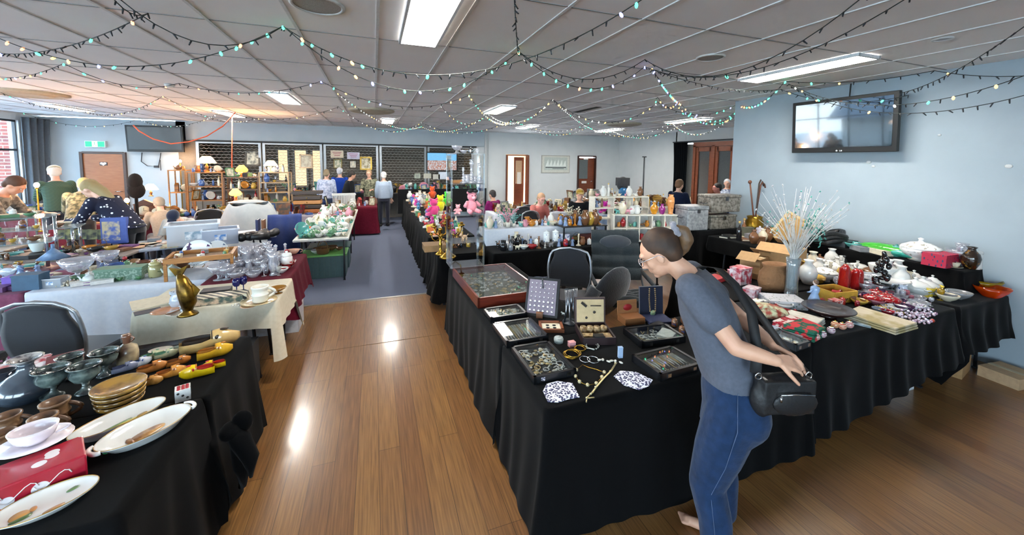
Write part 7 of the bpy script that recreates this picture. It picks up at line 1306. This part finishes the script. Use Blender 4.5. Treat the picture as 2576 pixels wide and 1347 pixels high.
for w_ in wt: w_.build('white_twig', M('dcdcdc', .6, c2='b8b4a8', sc=20), vz)
# ---- Christmas goods table and second row
def bx(kd, u, v, l, cat, c, c2=None, **k): return put(kd, u, v, l, cat, c, c2, z=k.pop('z', Z), **k)
bx('cube_box', 1862, 712, 'red and white printed stack of boxes left of the paper bag', 'box', 'b03848', 'e0dce0', s=1.25, sz=1.25, rz=.1); bx('cube_box', 1890, 752, 'clear and red small gift box in front of the stacked boxes', 'box', 'c8bcc0', 'a02838', s=1.0, rz=.3)
pb_ = MB(); pb_.lathe([(0, 0), (.13, 0), (.15, .08), (.14, .17), (.10, .22), (.12, .26), (.11, .26), (.09, .22), (0, .18)], 18, sx=1.1, sy=.8); o = pb_.build('paper_bag', M('8a6240', .85, bump=1., sc=14), None); o.location = at(1945, 728, z=Z); tag(o, 'crumpled brown paper bag behind the twig vase', 'bag'); carton('brown carton with open flaps behind the paper bag', 3.95, 2.98, .24, .2, .22, 'a8845a', .3, True, .748)
bx('flat_box', 1968, 768, 'flat tray of silver and glitter sequins in plastic', 'tray', 'c8c8cc', '7a8a80', s=1.15, rz=-.5); 
an_ = at(2047, 772, z=Z); o = setp('figurine', an_, 'pale blue angel figurine in front of the yellow box', 'figurine', 'e8d0c8', '9ab4d8', 1.25, 3.3)
yb = thing('open_box', 'mustard yellow open card box beside the angel', 'box', at(2098, 752, z=Z), -.12); b = MB(); [b.box((s_ * .13, 0, .05), (.01, .20, .10)).box((0, s_ * .10, .05), (.26, .01, .10)) for s_ in (-1, 1)]; b.box((0, 0, .004), (.26, .2, .008)); b.build('body', M('c89c38', .6), yb)
for u, v, l in [(2068, 770, 'round red tin with white snow pattern, left one'), (2100, 774, 'square red tin with white snow pattern'), (2118, 768, 'round red tin with white snow pattern, right one')]: bx('jar' if 'round' in l else 'cube_box', u, v, l, 'tin', 'b83028', 'e8d8d0', hp=24)
gl = thing('rubber_gloves', 'pair of shiny red gloves standing upright in a row', 'gloves', at(2140, 740, z=Z), .5)
for k, (x, y, l) in enumerate([(-.09, .06, .30), (-.02, .05, .27), (.06, -.02, .24), (.13, -.05, .22)]): b = MB(); b.tube([(x, y, 0), (x + .01, y, l * .5), (x - .02, y, l * .85), (x - .05, y - .01, l)], [.045, .042, .038, .02], 12); b.build('red_cuff', M('b01c18', .2, coat=.7, bump=.2), gl)
bx('cake_stand', 2218, 730, 'wide white cake stand under the black figure group', 'stand', 'e4e4e2', s=1.15); 
bf = thing('black_figurine', 'glossy black sculpted figure group on the white cake stand', 'figurine', at(2218, 716, z=.875) , .2); b = MB(); R = random.Random(8); [b.ell((R.uniform(-.05, .05), R.uniform(-.04, .04), .03 + .016 * k), (R.uniform(.02, .04), R.uniform(.02, .035), R.uniform(.02, .04)), 10, 7) for k in range(14)]; b.tube([(0, 0, .2), (.01, 0, .28), (-.02, 0, .31)], [.03, .02, .016]); b.lathe([(0, 0), (.07, 0), (.065, .02), (0, .02)], 18); b.build('figure', M('0c0c0e', .12, coat=1.), bf)
for k, (u, v) in enumerate([(2195, 765), (2228, 762), (2205, 752), (2240, 770)]): bx('tureen', u, v, ['glossy cherry red lidded pot, front left of four', 'glossy cherry red lidded pot, front right of four', 'glossy cherry red lidded pot, back of four', 'glossy cherry red lidded pot, rightmost of four'][k], 'pot', '9a1018', s=.52)
sc_ = MB(); 
def rug(label, cs, c, c2, th, nm='folded_cloth', kind_='marble', sc=14):
    pp = [at(u, v, z=Z + th) for u, v in cs]; c0 = sum(pp, Vector()) / len(pp); b = MB(); n = 3
    for k in range(n): b.prism([((p - c0).x * (1 - .02 * k), (p - c0).y * (1 - .02 * k)) for p in pp], th * k / n, th * (k + .85) / n)
    o = b.build(nm, M(c, .9, kind=kind_, c2=c2, sc=sc, bump=.3), None, [('bevel', .004)]); o.location = (c0.x, c0.y, Z); return tag(o, label, 'cloth')
rug('folded embroidered tapestry with yellow roses at the table edge', [(2118, 785), (2160, 768), (2312, 812), (2255, 828)], 'c8bca4', 'a8986c', .05, 'tapestry', sc=9)
rug('stack of white and cream table linen behind the red cloths', [(1950, 790), (1990, 778), (2078, 800), (2050, 822)], 'd8d4c8', 'c8c0b0', .05)
rug('blue and white folded linen under the green cloths', [(1938, 818), (1975, 812), (2040, 838), (2010, 850)], 'a8bcd8', 'e0e4ec', .03)
for k, (cs, c, c2, l) in enumerate([([(1942, 806), (1985, 790), (2015, 800), (1975, 818)], 'a81c2c', 'e0d0c8', 'red christmas cloth folded over the white linen'), ([(1965, 815), (2020, 798), (2080, 822), (2050, 838)], '0e5a44', 'c83038', 'dark green christmas cloth folded in front of the linen')]): rug(l, cs, c, c2, .062 + .012 * k, 'christmas_cloth', 'spots')
dw = MB().lathe([(0, .03), (.05, .03), (.12, .045), (.16, .07), (.155, .075), (.11, .055), (0, .045)], 30).lathe([(0, 0), (.05, 0), (.045, .03), (0, .03)], 18).build('wooden_bowl', M('2a1614', .35, coat=.5)); dw.location = at(2082, 800, z=Z); dw.scale = (1.15, 1.1, 1.2); tag(dw, 'dark polished wooden bowl right of the white linen', 'bowl')
for u, v, c, c2, l in [(2052, 856, 'a02820', 'e8e0d4', 'small striped santa ornament nearest the table corner'), (2068, 850, '8a3a58', 'f0ecec', 'mauve and white striped glass bauble, left'), (2090, 840, '7a3050', 'ece8ec', 'mauve and white striped glass bauble, right'), (2100, 826, 'b03020', 'e8d0a0', 'red and gold bauble, left of three'), (2118, 830, 'b83028', 'e0d0b0', 'red and gold bauble, middle of three'), (2136, 826, 'a82828', 'e8e0d8', 'red and gold bauble, right of three'), (1905, 772, 'b02030', 'e8dcd8', 'red patterned bauble behind the womans arm'), (1915, 790, 'a8283c', 'e0d8d0', 'red and white bauble by the floral bag')]: bx('bauble', u, v, l, 'bauble', c, c2, hp=26)
b = MB(); b.ell((0, 0, .06), (.16, .09, .06)); b.tube([(-.1, -.05, .06), (0, -.09, .13), (.12, -.05, .06)], .012); o = b.build('floral_bag', M('a04838', .8, kind='marble', c2='c8c8a0', sc=22)); o.location = at(1925, 800, z=Z); o.rotation_euler.z = -.8; tag(o, 'red and green floral print bag beside the striped baubles', 'bag')
bx('folded_cloth', 2168, 812, 'clear plastic packet lying in front of the tapestry', 'packet', 'a8b8c0', '788890', s=.45, rz=.4, sz=.4)
# glass, jugs and bowls crowd
fill('in the pink glass group by the tapestry', (4.15, 4.68, 1.80, 2.12), .748, 7, 4, ['cut_glass_bowl', 'wine_glass', 'tumbler', 'bowl'], ['clear', 'clear', 'pink', 'purple'], (.45, .7), 121)
for u, v, l in [(2285, 800, 'heap of pink sparkling glass beads at the table edge'), (2300, 782, 'second heap of pink sparkling glass beads behind')]: bx('bead_pile', u, v, l, 'beads', 'b088a0', 'e8e0ec', s=1.1)
fill('in the clear glass crowd right of the tapestry', (4.3, 4.75, 2.1, 2.42), .748, 7, 4, ['cut_glass_bowl', 'wine_glass', 'decanter', 'footed_bowl', 'tumbler'], ['clear'], (.5, .85), 122)
bx('jug', 2268, 748, 'small blue and white patterned jug beside the glassware', 'jug', 'd8dce8', '2a4a90', hp=36); bx('ball', 2345, 812, 'oval red brown stone at the table edge', 'ornament', 'a83828', hp=12); bx('basket', 2252, 768, 'small gold leaf garland behind the red pots', 'ornament', 'c09a30', '8a6a20', s=.6, sz=.4); bx('bead_pile', 2240, 782, 'gold bead garland in front of the red pots', 'garland', 'b08830', 'e0c070', s=.8); bx('bowl', 2210, 786, 'small slate blue dish by the tapestry', 'bowl', '7a8a98', s=.45); bx('bowl', 2232, 792, 'small red dish by the tapestry', 'bowl', '9a2030', s=.45)
fill('on the black second row table near the twig vase', (3.15, 4.1, 2.9, 3.15), .748, 6, 1, ['cube_box', 'flat_box', 'book'], ['white', 'brown', 'red', 'pink'], (.7, 1.0), 123)
fill('behind the glass crowd', (4.2, 5.1, 2.55, 2.95), .748, 7, 3, ['vase', 'jug', 'teapot', 'tureen', 'casserole', 'footed_bowl', 'jar', 'candlestick'], ['white', 'clear', 'white', 'gold', 'brown', 'cream'], (.7, 1.05), 124)
# far right table
bx('vase', 2412, 712, 'rounded embossed brass vase on the far right table', 'vase', 'a87c30', hp=60); bx('tureen', 2370, 700, 'clear glass footed dish left of the brass vase', 'dish', 'd8dce0', hp=44)
for u, v, h, c, l, kd in [(2508, 744, 36, 'e86410', 'bright orange glass leaf bowl, front one', 'cut_glass_bowl'), (2500, 726, 28, 'e87818', 'bright orange glass bowl behind the front one', 'cut_glass_bowl'), (2480, 728, 40, 'd8c010', 'yellow green glass bowl left of the orange ones', 'cut_glass_bowl'), (2455, 715, 32, 'e0d020', 'second yellow green glass bowl', 'cut_glass_bowl')]: bx(kd, u, v, l, 'bowl', c, hp=h).location.x -= .12
bx('flat_box', 2432, 718, 'crimson box under the brass vase', 'box', 'a81838', s=.9, rz=.2); bx('cube_box', 2398, 722, 'pink and white small carton beside the brass vase', 'box', 'e8c8d4', 'd04888', s=.8)
fill('in the front row of the far right table', (4.95, 5.35, 1.80, 1.95), .748, 5, 1, ['bird_figurine', 'bowl', 'cut_glass_bowl', 'jar', 'animal_figurine'], ['white', 'clear', 'cream', 'grey'], (.6, .9), 125, 0)
fill('in the back rows of the far right table', (4.9, 5.25, 2.0, 2.4), .748, 4, 3, ['jug', 'footed_bowl', 'teapot', 'vase', 'canister', 'tumbler', 'jar', 'casserole'], ['white', 'clear', 'cream', 'clear'], (.8, 1.15), 126, 0)
fill('on the low wall shelf at the far right', (5.36, 5.62, 1.95, 2.35), .988, 2, 4, ['bowl', 'jar', 'footed_bowl', 'tumbler', 'cup_and_saucer'], ['white', 'clear', 'cream'], (.6, .9), 127, 0)
SZ = .988
def wsx(kd, u, v, l, cat, c, c2=None, hp=None, s=None, **k): p = at(u, v, z=SZ); x = min(5.56, p.x); y = p.y * x / p.x if p.x > 5.56 else p.y; q = Vector((x, max(1.92, y), SZ)); ss = s or hp / (ppm(q) * HT[kd]); return setp(kd, q, l, cat, c, c2, ss, k.get('rz', 0), sz=k.get('sz'))
wsx('tureen', 2312, 655, 'large white lidded soup tureen against the right wall', 'tureen', 'f0f0ee', 'b0a898', hp=58); wsx('glass_vase', 2415, 660, 'tall clear glass cylinder vase near the wall', 'vase', 'glass', hp=58); wsx('canister', 2460, 665, 'white footed urn with silver lid, right of the cylinder vase', 'urn', 'e0dfda', 'a8a49a', hp=52); wsx('flat_box', 2365, 668, 'crimson and navy shopping bag flat beside the tureen', 'bag', 'b02040', '283858', s=1.0, sz=2.2); wsx('tall_vase', 2568, 680, 'tall clear glass flute at the right picture edge', 'vase', 'd8e4e8', hp=50)
gv = wsx('vase', 2512, 690, 'round dark glass globe vase with gold rim', 'vase', '2a1c10', '7a5420', hp=56)
for cs, c, l, h in [([(2228, 655), (2225, 632), (2310, 636), (2312, 662)], '3fae98', 'turquoise green glossy bag lying against the right wall', .05), ([(2190, 652), (2190, 632), (2225, 632), (2225, 655)], '3fa82c', 'bright green glossy packet left of the turquoise bag', .06)]:
    pp = [at(u, v, z=SZ) for u, v in cs]; c0 = sum(pp, Vector()) / 4; k_ = min(1, 5.5 / c0.x); b = MB(); b.ell((0, 0, h), (.09, .26 if 'turq' in l else .10, h), 18, 10); o = b.build('glossy_bag', M(c, .25, coat=.5, bump=.6, sc=12)); o.location = (5.45, c0.y * k_, SZ); tag(o, l, 'bag')
for (x, y, sx, sy, h, c, l) in [(5.48, 3.05, .25, .3, .07, '30363a', 'flat dark carton behind the green packet'), (5.46, 2.76, .2, .16, .06, '44505a', 'blue grey flat carton beside the green packet')]: o = MB().box((0, 0, h / 2), (sx, sy, h)).build('carton', M(c, .6)); o.location = (x, y, SZ); tag(o, l, 'box')
# more of the crowded goods towards the right wall
fill('along the front of the low wall shelf', (5.05, 5.26, 2.5, 3.15), .748, 2, 5, ['casserole', 'jug', 'cube_box', 'vase', 'flat_box'], ['white', 'brown', 'black', 'cream', 'clear'], (.7, 1.0), 131, 0)
fill('on the low wall shelf behind the tureen', (5.36, 5.6, 2.4, 2.9), .988, 2, 4, ['bowl', 'plate', 'flat_box', 'jar'], ['teal', 'white', 'grey', 'cream'], (.7, 1.0), 132, 0)
fill('beside the yellow green glass bowls', (4.9, 5.1, 1.85, 2.1), .748, 3, 3, ['cut_glass_bowl', 'footed_bowl', 'jar', 'wine_glass'], ['clear', 'clear', 'yellow', 'white'], (.5, .75), 133, 0)
fill('between the angel and the red pots', (3.95, 4.2, 2.0, 2.3), .748, 3, 3, ['jar', 'cube_box', 'bowl'], ['red', 'red', 'brown', 'gold'], (.4, .6), 134, 0)
fill('beside the floral bag', (3.05, 3.35, 2.05, 2.35), .748, 3, 3, ['cube_box', 'ball', 'bowl', 'jar'], ['red', 'white', 'red', 'pink'], (.4, .7), 135, 0)
fill('on the table with the walking canes', (4.8, 5.2, 3.6, 4.2), .905, 4, 3, ['jar', 'cube_box', 'bottle', 'book', 'vase'], ['brown', 'grey', 'cream', 'black'], (.6, 1.0), 136, .1)
fill('on the floor below the middle black table', (1.7, 3.0, 5.0, 5.4), .003, 4, 1, ['cube_box', 'flat_box'], ['brown', 'grey', 'white'], (1.6, 2.2), 137, 0)
_tx = bpy.data.curves.new('printed_numeral', 'FONT'); _tx.body = '2'; _tx.size = .09; _tx.extrude = .001; _tx.materials.append(M('20242a', .6)); _t0 = bpy.data.objects.new('printed_numeral', _tx); COL.objects.link(_t0); bpy.context.view_layer.update(); _me = bpy.data.meshes.new_from_object(_t0.evaluated_get(bpy.context.evaluated_depsgraph_get())); bpy.data.objects.remove(_t0); _to = bpy.data.objects.new('numeral_print', _me); COL.objects.link(_to)
_pc = [o for o in THINGS if o['label'].startswith('white printed carton')][0]; _to.parent = _pc; _to.location = (.05, -.152, .12); _to.rotation_euler.x = PI / 2
# ================================================================ strings of fairy lights under the ceiling
WIREM = M('16201c', .6); BM_ = [M('40c890', .4, emit=2.2), M('f09060', .4, emit=1.8), M('8088e8', .4, emit=1.8), M('e0b060', .4, emit=1.6), M('e0e0da', .4, emit=.5)]
def bulbme(m): return MB().ell((0, 0, 0), (.0065, .0065, .011), 6, 4).mesh('bulb', m)
BMS = [bulbme(m) for m in BM_]; UNL = MB().tube([(0, 0, 0), (0, 0, -.035)], [.006, .004], 5).mesh('bulb', M('20242a', .4)); UNW = MB().tube([(0, 0, 0), (0, 0, -.03)], [.005, .004], 5).mesh('bulb', M('d8dcd8', .3))
SN = 0
def string(label, pts, sag, lit=.5, sp=.13, white=False, th=.0035):
    """pts: pixels of the ceiling points the string hangs from; sag: metres between them"""
    global SN
    SN += 1; R = random.Random(SN); W_ = [at(p[0], p[1], z=CEIL - .03) if len(p) == 2 else at(p[0], p[1], X=p[2]) for p in pts]; o = thing('fairy_light_string', label, 'string lights', W_[0], 0, 'fairy lights strung under the ceiling'); path = []
    for i, (a, c) in enumerate(zip(W_, W_[1:])):
        n = max(6, int((c - a).length / sp)); s_ = sag if not hasattr(sag, '__len__') else sag[i]
        for k in range(n + (i == len(W_) - 2)): t = k / n; p = a.lerp(c, t); p.z -= s_ * 4 * t * (1 - t); path.append(p - W_[0])
    MB().tube(path, th, 5).build('wire', WIREM, o); cnt = 0
    for k, p in enumerate(path[:100]):
        on_ = R.random() < lit; me = (BMS[R.choice([0, 0, 0, 1, 3, 2]) if not white else R.choice([4, 0, 4, 3])]) if on_ else UNL
        q = bpy.data.objects.new('bulb', me); COL.objects.link(q); q.parent = o; q.location = p + Vector((0, 0, -.012 if on_ else 0)); q.rotation_euler = (R.uniform(-.8, .8), R.uniform(-.8, .8), 0)
        q.scale = [(1.7 if p.y + W_[0].y < 6 else 1.35) if on_ else 1.05] * 3
string('coloured fairy lights crossing the upper left of the ceiling', [(-60, 70), (712, 66)], .30, .7, .12)
string('unlit dark fairy lights sweeping from upper left to the ceiling hook', [(285, -15), (712, 66)], [.22], .05, .09)
string('unlit dark fairy lights running down to the left picture edge', [(372, 34), (-20, 133)], .10, .05, .10)
string('second unlit string bundled with the dark upper left string', [(272, -20), (372, 34)], .06, 0, .06)
string('long dark fairy light string swooping across the picture centre', [(712, 66), (1640, -18)], [.42], .12, .085)
string('coloured fairy lights swooping beneath the long dark string', [(712, 66), (1305, 130)], [.42], .6, .12)
string('short dark string hanging down at the top centre', [(1292, -30), (1303, 132)], .02, 0, .10)
string('coloured string from centre hook to the right hook', [(1305, 130), (1622, 168)], .28, .6, .12)
string('dark string from centre hook sagging towards the right', [(1305, 130), (1622, 150), (2180, -15)], [.22, .30], .05, .10)
string('dark string running up to the top right corner', [(1622, 168), (2290, -10)], .26, .05, .10)
string('coloured string across the left ceiling glow', [(-20, 195), (160, 160), (450, 210), (808, 205)], [.06, .14, .14], .5, .14)
string('lights from the left hook down to the ceiling air outlet', [(808, 205), (1180, 240)], .25, .5, .14)
string('faint lights along the left above the television', [(-10, 228), (200, 275), (410, 242), (640, 300)], [.1, .2, .2], .4, .16, True)
string('lights between the left television and the servery', [(60, 285), (350, 300), (560, 280), (850, 270)], [.25, .25, .2], .6, .16, True)
string('white and green lights low over the servery wall', [(850, 268), (1060, 308), (1290, 300)], [.35, .3], .85, .14, True)
string('lights from the air outlet to the yacht print wall', [(850, 235), (1060, 318), (1230, 288)], [.25, .25], .85, .13, True)
string('lights crossing above the acrylic tower', [(1110, 268), (1220, 290), (1390, 250)], [.25, .3], .85, .12, True)
string('lights from the tower area to the right hook', [(1180, 240), (1290, 300), (1480, 310)], [.25, .25], .85, .12, True)
string('lights above the open timber door', [(1230, 288), (1390, 250), (1650, 262)], [.28, .34], .85, .11, True)
string('lights between the slot register and the far round outlet', [(1390, 250), (1540, 330), (1740, 300)], [.2, .3], .85, .12, True)
string('looping lights over the yacht print and right door', [(1290, 300), (1480, 318), (1680, 312)], [.3, .3], .9, .12, True)
string('looping lights beside the black curtain', [(1560, 320), (1690, 310), (1850, 285)], [.35, .35], .9, .11, True)
string('green lit string between the slot register and the wall corner', [(1655, 245), (1700, 262), (1850, 290)], [.1, .25], .9, .11)
string('green lit string dropping towards the wall corner', [(1640, 172), (1712, 262), (1860, 275)], [.05, .25], .8, .12)
string('lit string along the top of the right wall', [(1975, 205), (2350, 178, 5.60), (2600, 190, 5.60)], [.06, .03], .4, .12)
string('dark lights draped in front of the right television', [(1622, 168), (1965, 225), (2285, 240, 5.40)], [.10, .12], .05, .10)
string('whitish lights sagging across the right television', [(1985, 212), (2680, 150, 4.9)], [.30], .3, .08, True)
string('second sagging string crossing the right television', [(1990, 218), (2680, 210, 4.9)], [.28], .1, .09)
string('dark lights from the television up to the top right edge', [(2265, 235, 5.42), (2640, 20)], .08, .03, .09)
string('green lit string curving to the wall corner top', [(1975, 205), (1855, 262), (1650, 255)], [.15, .2], .7, .12)
# ================================================================ every label singles out one thing: look-alikes are told apart by their place in the row, or grouped
ORD = ['leftmost', 'second from the left', 'third from the left', 'fourth from the left', 'fifth from the left', 'sixth from the left']
by = {}
for o in THINGS: by.setdefault(o['label'], []).append(o)
for l, os_ in by.items():
    if len(os_) < 2: continue
    os_.sort(key=lambda o: proj(o.matrix_basis.translation)[0]); n = len(os_)
    if n <= 6:
        for k, o in enumerate(os_): o['label'] = '%s, %s' % (l, ORD[k] if k < n - 1 else 'rightmost')
    for o in os_:
        if n > 6 or 'group' not in o: o['group'] = l
for o in THINGS:
    w = o['label'].split()
    if len(w) > 16: o['label'] = ' '.join(w[:16]).rstrip(',')
_c = {}
for o in THINGS: _c.setdefault(o['label'], []).append(o)
for l, os_ in _c.items():
    if len(os_) > 1 and len({o.get('group') for o in os_}) > 1:
        for o in os_: o['group'] = l
